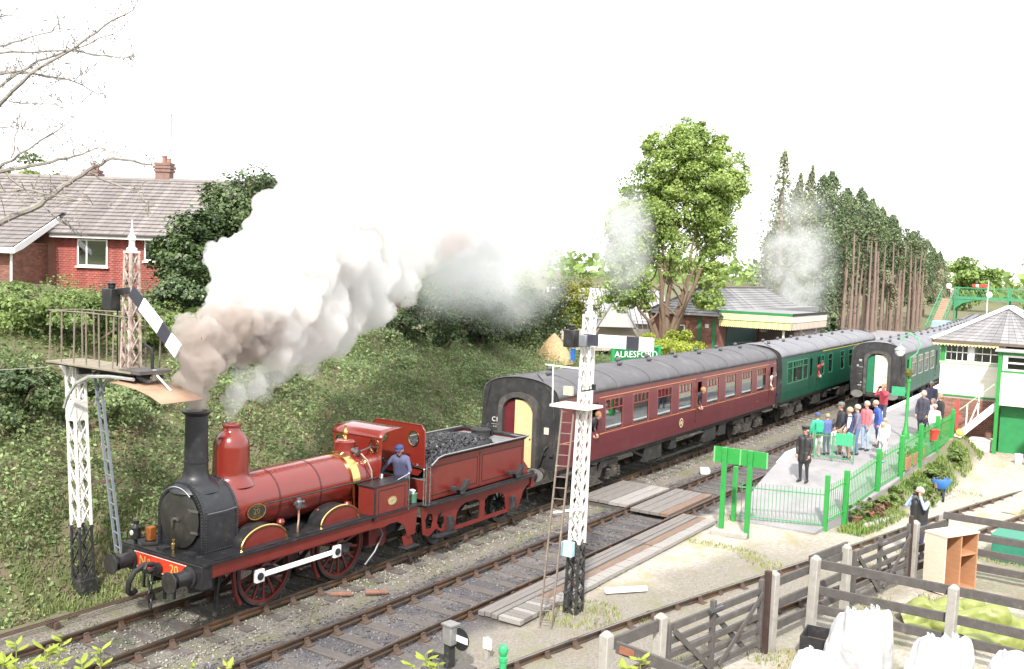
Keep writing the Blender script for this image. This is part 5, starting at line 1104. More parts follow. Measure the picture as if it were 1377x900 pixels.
# ---------------------------------------------------------------- cattle-dock fences, gates and what lies behind them
m_fw = m_wooddark
def cpost(par, x, y, h=1.5, tilt=0.):
    q = MB().box((0, 0, h/2-.15), (.17, .17, h+.3)); V = q.V
    q.add([(-.085, -.085, h), (.085, -.085, h), (.085, .085, h), (-.085, .085, h), (-.03, -.03, h+.07), (.03, -.03, h+.07), (.03, .03, h+.07), (-.03, .03, h+.07)], [(0, 1, 5, 4), (1, 2, 6, 5), (2, 3, 7, 6), (3, 0, 4, 7), (4, 5, 6, 7)])
    R = Matrix.Rotation(tilt, 3, 'X'); q.V = [tuple(R @ rotz(-.2) @ Vector(v)+Vector((x, y, -.12))) for v in q.V]
    return q.build('concrete_post', m_conc, par, bevel=.012)
def frail(par, a, b, z, h=.17, w=.055): 
    q = MB(); n = 6; a, b = Vector((*a, z)), Vector((*b, z)); return q.bar(a, b, w, h).build('rail', m_fw, par, bevel=.008)
DF = thing('dock_fence', 'weathered plank fence on pale concrete posts along the siding', 'fence', (-4.6, -10.1, 0))
for x, y in ((-9.55, -9.0), (-6.1, -9.77), (-4.6, -10.1), (-3.1, -10.37), (.2, -11.09), (1.56, -11.50)): cpost(DF, x, y, random.uniform(1.42, 1.52), random.uniform(-.03, .03))
for z in (.25, .68, 1.12):
    frail(DF, (-6.0, -9.70), (-4.55, -10.0), z); frail(DF, (-4.55, -10.02), (-2.9, -10.32), z+.01); frail(DF, (.25, -11.17), (1.6, -11.58), z)
frail(DF, (-4.5, -9.98), (-2.9, -10.30), 1.30)
CF = thing('cross_fence', 'plank fence on one concrete post running behind the white sacks', 'fence', (-4.6, -12.5, 0))
cpost(CF, -4.62, -12.68, 1.45, .02)
for z in (.34, .72, 1.26): frail(CF, (-4.52, -10.1), (-4.55, -12.7), z, .18); frail(CF, (-4.54, -12.7), (-4.7, -16.2), z, .18)
EF = thing('end_fence', 'four-rail plank fence beside the wooden shelf unit', 'fence', (1.4, -12.5, 0))
cpost(EF, 1.5, -14.2, 1.45)
for z in (.18, .55, .92, 1.32): frail(EF, (1.47, -11.5), (1.40, -14.2), z, .17); frail(EF, (1.40, -14.2), (1.3, -17), z, .17)
NF = thing('near_fence', 'concrete post with plank rails and a rusty plate at the end of the gate fence', 'fence', (-11, -8.8, 0))
cpost(NF, -10.95, -8.75, 1.5)
frail(NF, (-10.9, -8.78), (-9.6, -9.02), 1.22, .2); frail(NF, (-10.9, -8.9), (-11.6, -12.5), 1.22, .19); frail(NF, (-10.9, -8.9), (-11.6, -12.5), .6, .19)
MB().bx(-11.0, -10.96, -9.25, -9.0, 1.17, 1.28).build('rust_plate', mat('rust_plate', (.24, .10, .06), .8, .1, .3, 8), NF)
def gate(label, a, b):
    a, b = Vector((*a, 0)), Vector((*b, 0)); g = thing('field_gate', label, 'gate', a, 0, None); L = (b-a).length; d = (b-a).normalized()
    P = lambda t, z: a+d*(t*L)+Vector((0, 0, z))
    for i, z in enumerate((.10, .36, .62, .86, 1.10)): MB().bar(P(0, z), P(1, z), .05, .11 if i < 4 else .13).build('bar', m_fw, g, bevel=.006)
    for t, h in ((0, 1.18), (.45, 1.28), (1, 1.32)): MB().bar(P(t, .0), P(t, h), .09, .11).build('stile', m_fw, g, bevel=.008)
    off = Vector((d.y, -d.x, 0))*.05
    MB().bar(P(.03, 1.05)+off, P(.42, .1)+off, .03, .10).build('brace', m_fw, g); MB().bar(P(.48, 1.0)-off, P(.85, .1)-off, .03, .10).build('brace', m_fw, g)
    MB().bar(P(.98, 1.08)+off*1.6, P(.50, .08)+off*1.6, .03, .09).build('brace', m_fw, g)
    MB().bar(P(.38, 1.14)+off*1.5, P(.52, 1.14)+off*1.5, .05, .05).build('latch', m_iron, g)
    return g
gate('braced wooden field gate between two concrete posts, the larger one', (-9.35, -9.08), (-6.45, -9.66))
gate('braced wooden field gate near the man with the camera', (-2.75, -10.45), (-.05, -11.0))
tag(MB().bx(-6.32, -6.22, -9.78, -9.66, -.15, 1.45).build('gate_post', mat('rusty_dark_post', (.05, .03, .026), .7, .1, .3, 7), bevel=.01), 'dark rusty gate post beside a concrete post', 'post')
tag(MB().bx(-.02, .08, -11.08, -10.98, -.15, 1.5).build('gate_post', mat('rusty_dark_post', (.05, .03, .026)), bevel=.01), 'dark gate post beside the man with the camera', 'post')
m_ply_sunlit = mat('plywood_sunlit', (.62, .52, .42), .6, 0, .12, 4, stretch=(1, 1, 8)); m_ply_shaded = mat('plywood_shaded', (.42, .22, .12), .6, 0, .15, 4, stretch=(1, 1, 6))  # one plywood, sunlight and shade put into two colours
CB = thing('shelf_unit', 'open plywood shelf unit standing by the plank fence', 'shelf unit', (.0, -11.6, -.12), math.radians(-28))
MB().bx(-.25, -.21, -12.05, -11.5, -.1, 1.22).build('side_panel', m_ply_sunlit, CB); MB().bx(.86, .90, -12.05, -11.5, -.1, 1.22).build('side_panel', m_ply_shaded, CB)
MB().bx(-.26, .91, -12.07, -11.48, 1.221, 1.26).build('top', m_ply_sunlit, CB); MB().bx(-.2, .86, -11.53, -11.50, -.1, 1.22).build('back_panel', m_ply_shaded, CB)
MB().bx(.30, .34, -12.04, -11.53, -.06, 1.22).build('divider', m_ply_shaded, CB); MB().bx(.34, .86, -12.03, -11.53, .72, .76).build('shelf', m_ply_shaded, CB); MB().bx(-.2, .86, -12.04, -11.53, -.1, -.06).build('bottom', m_ply_shaded, CB)
def sack(name, label, c, w, h, seed, m, folds=1.0):
    """bulging bulk bag: rounded box with sagging, creased cloth and lifting loops"""
    n, k = 56, 24; V = []
    for j in range(k+1):
        t = j/k; u = min(1, t/.78); z = h*u
        r0 = (w/2)*float(np.interp(u, [0, .2, .55, .85, 1], [.92, 1.08, 1.04, .86, .74]))*(1 if t < .78 else max(.02, 1-((t-.78)/.22)**1.2))
        for i in range(n):
            a = 2*PI*i/n; c_, s_ = math.cos(a), math.sin(a); p = 3.4 if u < .5 else 2.6
            r = r0/((abs(c_)**p+abs(s_)**p)**(1/p)); ear = max(0, math.cos(4*a-PI))**4*(.5+.5*math.sin(a*1.0+seed*1.7))
            lump = 1+.07*math.sin(a*3+seed+2.2*t)+.05*math.sin(a*5-seed*2+7*t)+.03*math.sin(a*11+9*t+seed)*(1-u*.3)
            drop = .22*h*math.sin(a+seed*1.3)*u**3*.5
            V.append((r*c_*lump+.08*w*math.sin(seed)*u*u, r*s_*lump+.08*w*math.cos(seed)*u*u, z+.07*h*ear*u**6*(1 if t < .8 else max(0, 1-(t-.8)/.12))+drop-(.16*h*((t-.78)/.22)*(1-(t-.78)/.22)*2 if t > .78 else 0)))
    F = [(j*n+i, j*n+(i+1) % n, (j+1)*n+(i+1) % n, (j+1)*n+i) for j in range(k) for i in range(n)] + [tuple(range(k*n, k*n+n))]
    T = thing(name, label, 'sack', c); q = MB().add(V, F); b = q.build('bag', m, T, world=False)
    b.modifiers.new('s', 'SUBSURF').levels = 2; b.modifiers['s'].render_levels = 2
    for sz, stg in ((.6, .12), (.22, .02)):
        tx = bpy.data.textures.new('cloth_folds', 'CLOUDS'); tx.noise_scale = sz; dp = b.modifiers.new('d', 'DISPLACE'); dp.texture = tx; dp.strength = stg; dp.texture_coords = 'LOCAL'
    for a in (.8, 2.3, 3.9, 5.5):
        x, y = .27*w*math.cos(a)+.07*w*math.sin(seed), .27*w*math.sin(a)+.07*w*math.cos(seed); zt = h*(1+.10*math.sin(a+seed*1.3)); MB().tube([(x-.07, y, zt-.22), (x-.08, y, zt+.01), (x-.01, y+.02, zt+.06), (x+.08, y, zt+.01), (x+.07, y, zt-.22)], .016, 6).build('lifting_loop', m, T, world=False)
    return T
m_bag = mat('white_woven_bag', (.50, .50, .505), .8, 0, .08, 6, bump=1.0, bscale=5, grime=((.42, .40, .37), 3.5, .56))
sack('bulk_bag', 'upright white bulk bag with lifting loops behind the plank fence', (-6.45, -11.45, -.12), 1.05, 1.28, 3, m_bag)
sack('bulk_bag', 'white bulk bag holding brushwood beside the concrete post', (-6.55, -12.85, -.12), 1.0, 1.12, 8, m_bag)
sack('bulk_bag', 'low slumped white bulk bag beside the black trough', (-7.75, -11.2, -.12), 1.1, .72, 5, m_bag)
sack('bulk_bag', 'slumped white bulk bag full of twigs at the end of the sacks', (-6.4, -14.0, -.12), 1.05, .95, 11, m_bag)
tr = thing('feed_trough', 'open black box trough beside the plank fence', 'trough', (-5.75, -10.6, -.12), .1)
for (x0, x1, y0, y1) in ((-.35, .35, -.3, -.27), (-.35, .35, .27, .3), (-.35, -.32, -.27, .27), (.32, .35, -.27, .27)): MB().bx(x0, x1, y0, y1, 0, .42).build('side', m_blackm, tr, world=False)
MB().bx(-.32, .32, -.27, .27, 0, .2).build('contents', mat('rusty_soil', (.14, .09, .07), .9, 0, .3, 8), tr, world=False)
def cloth_heap(name, label, cat, c, rx, ry, h, m, seed):
    n = 44; V = []; 
    for i in range(n):
        for j in range(n):
            u, v = (i/(n-1)-.5)*2, (j/(n-1)-.5)*2; d = max(abs(u), abs(v)); e = math.hypot(u, v)
            a = np.array([u*3+seed]); b = np.array([v*3.0])
            z = h*max(0, 1-e*e*.75)*(.55+.8*float(vnoise(a, b, 1.1, seed)[0]))+.16*h*math.sin(7*u+3*v+seed)+.10*h*math.sin(11*v-6*u)
            V.append((c[0]+u*rx*(1+.15*math.sin(5*v+seed)), c[1]+v*ry*(1+.15*math.sin(4*u+seed)), c[2]+max(.01, z)))
    F = [(i*n+j, (i+1)*n+j, (i+1)*n+j+1, i*n+j+1) for i in range(n-1) for j in range(n-1)]
    o = MB().add(V, F).build(name, m); tag(o, label, cat); o.modifiers.new('s', 'SUBSURF').render_levels = 2
    for sz, stg in ((.8, .22), (.35, .06)):
        tx = bpy.data.textures.new('tarp_folds', 'MARBLE'); tx.noise_scale = sz; tx.turbulence = 4; dp = o.modifiers.new('d', 'DISPLACE'); dp.texture = tx; dp.strength = stg; dp.mid_level = .4; dp.texture_coords = 'LOCAL'
    return o
cloth_heap('tarpaulin', 'crumpled lime green tarpaulin heaped behind the plank fence', 'tarpaulin', (-2.4, -12.7, -.12), 1.05, 1.15, .40, mat('lime_tarp', (.21, .24, .065), .45, 0, .1, 5), 2)
gb = thing('green_box', 'low dark green chest beyond the plank fence', 'chest', (4.0, -13.2, -.12), -.08)
MB().bx(-.5, .5, -.8, .8, 0, .62).build('body', mat('chest_green', (.03, .20, .13), .5), gb, world=False, bevel=.02); MB().bx(-.53, .53, -.83, .83, .622, .67).build('lid', mat('chest_green', (.03, .20, .13)), gb, world=False, bevel=.01)
# ground signal, bollard, little marker
GD = thing('ground_signal', 'weathered ground signal lamp with black and white disc beside the track', 'ground signal', (-10.62, -5.5, -.15), -.15)
MB().bx(-.35, .35, -.35, .35, 0, .07).build('base_board', m_wooddark, GD, world=False); MB().bx(-.08, .08, -.06, .06, .07, .5).build('stand', m_latk, GD, world=False)
MB().bx(-.11, .09, -.13, .09, .5, .84).build('lamp_case', mat('grey_lamp_case', (.24, .24, .24), .55, .3, .2, 7), GD, world=False, bevel=.015); MB().bx(-.13, .11, -.15, .11, .842, .87).build('lamp_lid', mat('grey_lamp_case', (.24, .24, .24)), GD, world=False)
dsk = MB().plate(oval(.20, .20), [], .015, lambda a, b, w: (.04+w, -.22+a, .62+b)).build('disc', m_black, GD, world=False); MB().bx(.03, .04, -.40, -.04, .57, .68).build('white_band', m_white, dsk, world=False)
MB().bar((-.05, .0, .25), (-.05, .42, .2), .05, .08).bar((-.05, .42, .2), (-.05, .45, .06), .06).build('balance_arm', m_latk, GD, world=False)
bo = tag(MB().lathe([(.06, -.2), (.06, .55), (.075, .56), (.075, .62), (.05, .64), (.07, .68), (.085, .74), (.07, .80), (.03, .84), (.0001, .85)], (-11.1, -6.95, 0), n=16).build('bollard', mat('bollard_green', (.03, .36, .13), .3, coat=.3)), 'green cast iron bollard with ball top beside the siding', 'bollard')
mk = thing('track_marker', 'small white marker post on the gravel', 'marker', (-9.8, -5.75, -.15)); MB().bx(-.035, .035, -.035, .035, 0, .42).build('stake', m_conc, mk, world=False); MB().bx(-.06, -.035, -.12, .06, .22, .42).build('plate', m_white, mk, world=False)
# ---------------------------------------------------------------- buildings
m_tilehung = mat('hung_clay_tile', (.27, .075, .06), .8, 0, .15, 4, island=.2)
m_rooftile = mat('concrete_roof_tile', (.20, .18, .175), .9, 0, .2, 2.5, island=.18, grime=((.28, .21, .12), 1.6, .60))
m_slate = mat('slate', (.20, .195, .20), .6, 0, .2, 3, island=.25, grime=((.28, .27, .25), 2, .58))
m_slatel = mat('pale_slate', (.34, .34, .35), .65, 0, .15, 3, island=.2)
m_upvc = mat('white_plastic_frame', (.82, .82, .82), .4, 0, .03, 6)
m_hglass = glassmat('house_glass', (.35, .40, .40), .35, .04)
m_room = mat('dim_room', (.16, .15, .14), .9); m_net = mat('net_curtain', (.70, .71, .70), .9, 0, .1, 8)
m_cream_p = mat('cream_paint', (.72, .68, .50), .55, 0, .05, 4); m_cream_w = mat('signal_box_cream', (.78, .76, .64), .55, 0, .04, 4)
def tiled(par, P, w_, name='tile_course', rows=14, m=None, t=.03, lap=1.0, cols=0):
    """roof slope or hung wall P=(bl, br, tr, tl): one lapped, slightly uneven strip per course; with cols, single tiles"""
    bl, br, tr, tl = [Vector(v) for v in P]; n = (br-bl).cross(tl-bl).normalized()
    for k in range(rows):
        a, b = k/rows, min(1, (k+lap)/rows)
        L0, R0 = bl.lerp(tl, a), br.lerp(tr, a); L1, R1 = bl.lerp(tl, b), br.lerp(tr, b); c = cols or 24
        q = MB()
        for i in range(c):
            u0, u1 = i/c, (i+1)/c; g = .004/max(.2, (R0-L0).length); o = n*(t*random.uniform(.9, 1.25)); o2 = n*.004
            A, B, C_, D = L0.lerp(R0, u0+g), L0.lerp(R0, u1-g), L1.lerp(R1, u1-g), L1.lerp(R1, u0+g)
            q.add([A+o, B+o, C_+o2, D+o2, A, B], [(0, 1, 2, 3), (4, 5, 1, 0)])
        q.build(name, m, par, smooth=False)
def window(par, c, w, h, n, m=None, mull=(0,), trans=(), glass=None, back=None, depth=.07):
    """framed window at c on a wall with outward normal n (unit, horizontal)"""
    n = Vector(n).normalized(); s = Vector((-n.y, n.x, 0)); c = Vector(c); m = m or m_upvc; f = .06
    P = lambda a, z, d: c+s*a+Vector((0, 0, z))+n*d
    def bx(q, a0, a1, z0, z1, d0, d1):
        vs = [P(a, z, d) for a in (a0, a1) for z in (z0, z1) for d in (d0, d1)]
        q.add(vs, [(0, 1, 3, 2), (4, 6, 7, 5), (0, 4, 5, 1), (2, 3, 7, 6), (0, 2, 6, 4), (1, 5, 7, 3)])
    q = MB(); bx(q, -w/2, w/2, -h/2, -h/2+f, .003, depth); bx(q, -w/2, w/2, h/2-f, h/2, .003, depth)
    bx(q, -w/2, -w/2+f, -h/2+f, h/2-f, .003, depth); bx(q, w/2-f, w/2, -h/2+f, h/2-f, .003, depth); W = q.build('window', m, par, smooth=False)
    for a in mull: q = MB(); bx(q, a-f/2, a+f/2, -h/2+f, h/2-f, .01, depth-.01); q.build('mullion', m, W, smooth=False)
    for z in trans: q = MB(); bx(q, -w/2+f, w/2-f, z-f/2.5, z+f/2.5, .012, depth-.012); q.build('glazing_bar', m, W, smooth=False)
    q = MB(); bx(q, -w/2+f*.8, w/2-f*.8, -h/2+f*.8, h/2-f*.8, .03, .036); q.build('pane', glass or m_hglass, W, smooth=False)
    q = MB(); bx(q, -w/2, w/2, -h/2, h/2, .002, .008); q.build('room', back or m_room, W, smooth=False)
    q = MB(); bx(q, -w/2-.06, w/2+.06, -h/2-.07, -h/2-.005, .003, depth+.07); q.build('sill', m, W, smooth=False)
    return W
def bricks(par, o, ux, L, H, m=None, bh=.075, bl=.22, n=None, skip=None, limit=300):
    """running-bond brick faces on a wall from o along unit ux; single bricks joined past the limit"""
    ux = Vector(ux).normalized(); n = Vector(n); o = Vector(o); q = MB(); rows = int(H/bh)
    for r in range(rows):
        off = 0 if r % 2 else bl/2; x = -off
        while x < L:
            a, b = max(0, x), min(L, x+bl-.012)
            if b-a > .03 and not (skip and skip((a+b)/2, (r+.5)*bh)):
                p = o+ux*((a+b)/2)+Vector((0, 0, (r+.5)*bh))+n*.004; d = random.uniform(.008, .014)
                hx, hz = (b-a)/2, (bh-.012)/2
                q.add([p+ux*sx*hx+Vector((0, 0, sz*hz))+n*dd for dd in (0, d) for sx, sz in ((-1, -1), (1, -1), (1, 1), (-1, 1))], [(4, 5, 6, 7), (0, 1, 5, 4), (1, 2, 6, 5), (2, 3, 7, 6), (3, 0, 4, 7)])
            x += bl
    return q.build('bricks', m or m_brick, par, smooth=False, kind='stuff')

# tile-hung house on the hill
def house():
    H = thing('tile_hung_house', 'red tile-hung house with brown tiled roof and two chimneys above the bank', 'house', (2, 24, 5.2))
    a = math.radians(-60); ux = Vector((math.cos(a), math.sin(a), 0)); n = Vector((ux.y, -ux.x, 0)); O = Vector((-.45, 23.2, 0))
    P = lambda u, v, z: O+ux*u-n*v+Vector((0, 0, z))
    zg, ze, zr = 4.9, 7.80, 10.35
    def block(name, u0, u1, v0, v1, z0, z1, m):
        vs = [P(u, v, z) for u in (u0, u1) for v in (v0, v1) for z in (z0, z1)]
        return MB().add(vs, [(0, 1, 3, 2), (4, 6, 7, 5), (0, 4, 5, 1), (2, 3, 7, 6), (0, 2, 6, 4), (1, 5, 7, 3)]).build(name, m, H, smooth=False)
    wl = block('wall', -8, 9, 0, 7.5, zg, ze, m_brick)
    # hung tiles on the front
    for k in range(26):
        z0 = zg+.35+k*.095
        if z0 > ze-.15: break
        q = MB()
        for i in range(54):
            u = i*.165+(.08 if k % 2 else 0); o = n*random.uniform(.03, .045)
            A = [P(u, 0, z0)+o, P(u+.155, 0, z0)+o, P(u+.155, 0, z0+.11)+n*.01, P(u, 0, z0+.11)+n*.01, P(u, 0, z0), P(u+.155, 0, z0)]
            q.add(A, [(0, 1, 2, 3), (4, 5, 1, 0)])
        q.build('tile_course', m_tilehung, wl, smooth=False)
    window(H, P(1.65, -.03, 6.98), 1.30, 1.12, n, mull=(-.25,), back=m_net); window(H, P(4.55, -.03, 7.2), 1.35, .95, n, mull=(-.3,))
    rf = block('roof', -8.2, 9.2, .2, .3, ze-.02, ze, m_rooftile)
    tiled(rf, (P(-8.5, -.45, ze-.05), P(9.4, -.45, ze-.05), P(9.4, 3.75, zr), P(-8.5, 3.75, zr)), 0, rows=16, m=m_rooftile, t=.05, cols=60)
    tiled(rf, (P(9.4, 7.95, ze-.05), P(-8.5, 7.95, ze-.05), P(-8.5, 3.75, zr), P(9.4, 3.75, zr)), 0, rows=8, m=m_rooftile, t=.05, cols=30)
    MB().tube([P(-8.5, 3.75, zr), P(9.4, 3.75, zr)], .12, 8).build('ridge', m_rooftile, rf)
    vs = [P(u, v, z) for u in (0, 9.3) for v, z in ((-.47, ze-.22), (-.47, ze-.03), (-.40, ze-.22), (-.40, ze-.03))]
    MB().add(vs, [(0, 1, 5, 4), (2, 3, 7, 6), (0, 2, 6, 4), (1, 3, 7, 5), (0, 1, 3, 2), (4, 5, 7, 6)]).build('fascia', m_upvc, H, smooth=False)
    MB().tube([P(0, -.53, ze-.06), P(9.3, -.53, ze-.06)], .055, 6).build('gutter', mat('gutter_dark', (.08, .07, .07), .5), H)
    for u, v, zt in ((-.7, 4.6, 10.75), (3.0, 3.9, 11.1)):
        c = [P(u+du, v+dv, z) for du in (-.33, .33) for dv in (-.25, .25) for z in (9.3, zt)]
        ch = MB().add(c, [(0, 1, 3, 2), (4, 6, 7, 5), (0, 4, 5, 1), (2, 3, 7, 6), (0, 2, 6, 4), (1, 5, 7, 3)]).build('chimney', mat('chimney_brick', (.20, .125, .105), .9, 0, .25, 5), H, smooth=False)
        for dz, e in ((-.35, .05), (-.2, .08), (-.05, .04)):
            c = [P(u+du, v+dv, zt+dz+zz) for du in (-.33-e, .33+e) for dv in (-.25-e, .25+e) for zz in (0, .12)]
            MB().add(c, [(0, 1, 3, 2), (4, 6, 7, 5), (0, 4, 5, 1), (2, 3, 7, 6), (0, 2, 6, 4), (1, 5, 7, 3)]).build('chimney_course', mat('chimney_brick', (.20, .125, .105)), ch, smooth=False)
        p = P(u, v, zt); MB().lathe([(.11, 0), (.10, .32), (.13, .34), (.13, .4), (.09, .4)], p, n=12).build('chimney_pot', mat('pot_clay', (.27, .15, .11), .8, 0, .2, 6), ch)
        MB().lathe([(.11, 0), (.10, .25), (.12, .27)], p+ux*.2, n=10).build('chimney_pot', mat('pot_clay', (.27, .15, .11), .8, 0, .2, 6), ch)
    # projecting wing on the left
    WG = block('wing_wall', -8.2, -.35, -2.6, .1, zg-.3, 7.2, m_brick)
    o = P(-.35, -2.6, zg-.3); bricks(WG, P(-.35, -2.6, zg), -n, 2.6, 2.4, n=ux); bricks(WG, P(-1.2, -2.6, zg), ux, .85, 2.4, n=n)
    tiled(WG, (P(-8.4, -3.1, 7.08), P(-.0, -3.1, 7.08), P(.0, .9, 8.75), P(-8.4, .9, 8.75)), 0, rows=10, m=m_rooftile, t=.05, cols=26)
    vs = [P(u, v, z) for u in (-8.4, .02) for v, z in ((-3.13, 6.86), (-3.13, 7.08), (-3.05, 6.86), (-3.05, 7.08))]
    MB().add(vs, [(0, 1, 5, 4), (2, 3, 7, 6), (0, 2, 6, 4), (1, 3, 7, 5), (0, 1, 3, 2), (4, 5, 7, 6)]).build('fascia', m_upvc, WG, smooth=False)
    MB().add([P(.03, -3.13, 6.86), P(.03, -3.1, 7.1), P(.03, .2, 8.45), P(.03, .2, 8.2), P(.03, -2.5, 7.05)], [(0, 1, 2, 3, 4)]).build('bargeboard', m_upvc, WG, smooth=False).modifiers.new('t', 'SOLIDIFY').thickness = .04
    window(H, P(-1.9, -2.62, 6.2), 1.4, 1.25, n, mull=(0.2,), back=m_net); window(H, P(-4.2, -2.62, 6.2), 1.8, 1.25, n, mull=(0.3,), back=m_net)
    MB().tube([P(-.30, -2.72, 7.0), P(-.30, -2.72, 4.8)], .05, 8).build('downpipe', m_upvc, H)
    MB().cyl(P(3.3, 3.9, 10.2), P(3.3, 3.9, 13.4), .02, n=6).bar(P(2.9, 3.9, 13.3), P(3.7, 3.9, 13.3), .02).build('aerial', m_iron, H)
house()
# bungalow glimpsed through the steam
B2 = thing('bungalow', 'brown roofed bungalow glimpsed through steam above the ivy hedge', 'house', (19.5, 20.5, 4.0), math.radians(-50))
MB().bx(-3, 3, 0, 5, 0, 2.4).build('wall', m_brick, B2, world=False)
R2 = MB().add([(-3.4, -.5, 2.3), (3.4, -.5, 2.3), (3.4, 5.5, 2.3), (-3.4, 5.5, 2.3), (-1.4, 2.5, 3.6), (1.4, 2.5, 3.6)], [(0, 1, 5, 4), (1, 2, 5), (2, 3, 4, 5), (3, 0, 4)]).build('roof', m_rooftile, B2, world=False)
MB().bx(-3.4, 3.4, -.54, -.5, 2.16, 2.34).build('fascia', m_upvc, B2, world=False)
for x in (-1.5, 1.4):
    W = MB().bx(x-1.1, x+1.1, -.05, -.0, 1.0, 2.1).build('window', m_upvc, B2, world=False); MB().bx(x-1.02, x-.05, -.06, -.05, 1.08, 2.02).build('pane', mat('dark_pane', (.05, .07, .07), .1), W, world=False); MB().bx(x+.05, x+1.02, -.06, -.05, 1.08, 2.02).build('pane', mat('dark_pane', (.05, .07, .07)), W, world=False)
# pale slated cottage behind the big tree
CT = thing('slate_cottage', 'pale slate cottage roof with a boarded gable behind the horse chestnut', 'cottage', (43.0, 19.5, .8), math.radians(-48))
MB().bx(-4.5, 4.5, 0, 5, 0, 2.2).build('wall', mat('cottage_wall', (.42, .38, .34), .8), CT, world=False)
crf = MB().bx(-4.7, 4.7, 1.0, 4, 2.19, 2.2).build('roof', m_slatel, CT, world=False)
def loc_tiled(par, root, P, **k):
    M = root.matrix_basis.copy(); M = Matrix.Translation(root.location) @ Matrix.Rotation(root.rotation_euler.z, 4, 'Z')
    bl, br, tr, tl = [Vector(v) for v in P]; n = (br-bl).cross(tl-bl).normalized(); rows = k['rows']; q = MB()
    for r in range(rows):
        q = MB(); a, b = r/rows, (r+1)/rows; c = k.get('cols', 14)
        L0, R0, L1, R1 = bl.lerp(tl, a), br.lerp(tr, a), bl.lerp(tl, b), br.lerp(tr, b)
        for i in range(c):
            g = .003; o = n*random.uniform(.03, .05)
            q.add([L0.lerp(R0, i/c+g)+o, L0.lerp(R0, (i+1)/c-g)+o, L1.lerp(R1, (i+1)/c-g)+n*.006, L1.lerp(R1, i/c+g)+n*.006, L0.lerp(R0, i/c), L0.lerp(R0, (i+1)/c)], [(0, 1, 2, 3), (4, 5, 1, 0)])
        q.build('tile_course', k['m'], par, world=False, smooth=False)
loc_tiled(crf, CT, ((-4.8, -.4, 2.15), (4.8, -.4, 2.15), (4.8, 2.5, 4.75), (-4.8, 2.5, 4.75)), rows=12, cols=24, m=m_slatel)
loc_tiled(crf, CT, ((4.8, 5.4, 2.15), (-4.8, 5.4, 2.15), (-4.8, 2.5, 4.75), (4.8, 2.5, 4.75)), rows=6, cols=12, m=m_slatel)
gb_ = MB().plate([(-1.5, 1.9), (1.5, 1.9), (0, 4.35)], [], .08, lambda a, b, w: (a+.2, -.62-w, b)).build('gable', mat('gable_boards', (.44, .44, .45), .7, stretch=(1, 1, 12), var=.2), CT, world=False)
for sg in (-1, 1): MB().bar((.2+sg*1.75, -.75, 1.6), (.2, -.75, 4.5), .16, .10).build('bargeboard', mat('bargeboard_grey', (.30, .30, .31), .7), gb_, world=False)
loc_tiled(crf, CT, ((-1.5, -.6, 1.9), (.2, 2.2, 1.9), (.2, 2.2, 4.4), (.2, -.6, 4.4)), rows=4, cols=5, m=m_slatel)
# station building with canopy
ST = thing('station_building', 'brick station building with slate roof and cream valanced canopy', 'station building', (44, 10, .9))
def stone_box(name, x0, x1, y0, y1, z0, z1, m, par): return MB().bx(x0, x1, y0, y1, z0, z1).build(name, m, par, smooth=False)
SW = stone_box('wall', 36, 54, 8.1, 12.9, .5, 4.3, m_brick, ST)
bricks(SW, (36, 12.9, .9), (0, -1, 0), 4.8, 3.3, n=(-1, 0, 0), bl=.3, bh=.11)
sr = MB().bx(36.3, 53.6, 8.4, 12.6, 4.3, 4.32).build('roof', m_slate, ST)
e0, e1, f0, f1, zz, zr = 35.6, 54.4, 7.7, 13.3, 4.28, 6.05; r0, r1, ym = 38.6, 51.4, 10.5
tiled(sr, ((e0, f1, zz), (e0, f0, zz), (r0, ym, zr), (r0, ym, zr)), 0, rows=11, m=m_slate, t=.03, cols=14)
tiled(sr, ((e0, f0, zz), (e1, f0, zz), (r1, ym, zr), (r0, ym, zr)), 0, rows=11, m=m_slate, t=.03, cols=40)
tiled(sr, ((e1, f1, zz), (e0, f1, zz), (r0, ym, zr), (r1, ym, zr)), 0, rows=6, m=m_slate, t=.03, cols=16)
tiled(sr, ((e1, f0, zz), (e1, f1, zz), (r1, ym, zr), (r1, ym, zr)), 0, rows=6, m=m_slate, t=.03, cols=8)
for a in ((e0, f0), (e0, f1)): MB().tube([(a[0], a[1], zz+.03), (r0, ym, zr+.04)], .09, 6).build('hip_tile', mat('hip_dark', (.12, .10, .09), .8), sr)
MB().tube([(r0, ym, zr+.04), (r1, ym, zr+.04)], .09, 6).build('ridge', mat('hip_dark', (.12, .10, .09)), sr)
for y in (8.35, 9.35): MB().bx(35.93, 35.99, y-.10, y+.10, .9, 4.15).build('downpipe', mat('dark_green_paint', (.03, .20, .08), .4), ST)
window(ST, (35.98, 11.0, 2.6), 1.25, 2.0, (-1, 0, 0), mull=(0,), trans=(-.3, .3)); MB().bx(35.9, 35.97, 8.7, 8.95, 3.5, 3.75).build('alarm_box', m_white, ST)
CN = MB().bx(36, 43.6, 3.3, 8.1, 4.45, 4.65).build('canopy', mat('canopy_roof', (.22, .22, .22), .8), ST)
MB().bx(35.93, 36.0, 3.25, 8.1, 4.55, 4.72).build('canopy_edge', mat('dark_green_paint', (.03, .20, .08)), CN); MB().bx(36, 43.6, 3.22, 3.3, 4.55, 4.72).build('canopy_edge', m_blackm, CN)
MB().bx(35.95, 36, 3.3, 8.1, 4.14, 4.55).build('canopy_fascia', mat('valance_cream', (.74, .62, .34), .55, 0, .06, 3), CN); MB().bx(36, 43.6, 3.25, 3.3, 4.14, 4.55).build('canopy_fascia', mat('valance_shaded', (.72, .62, .52), .55, 0, .06, 3), CN)  # end fascia coloured as sunlit, platform side coloured as in shade
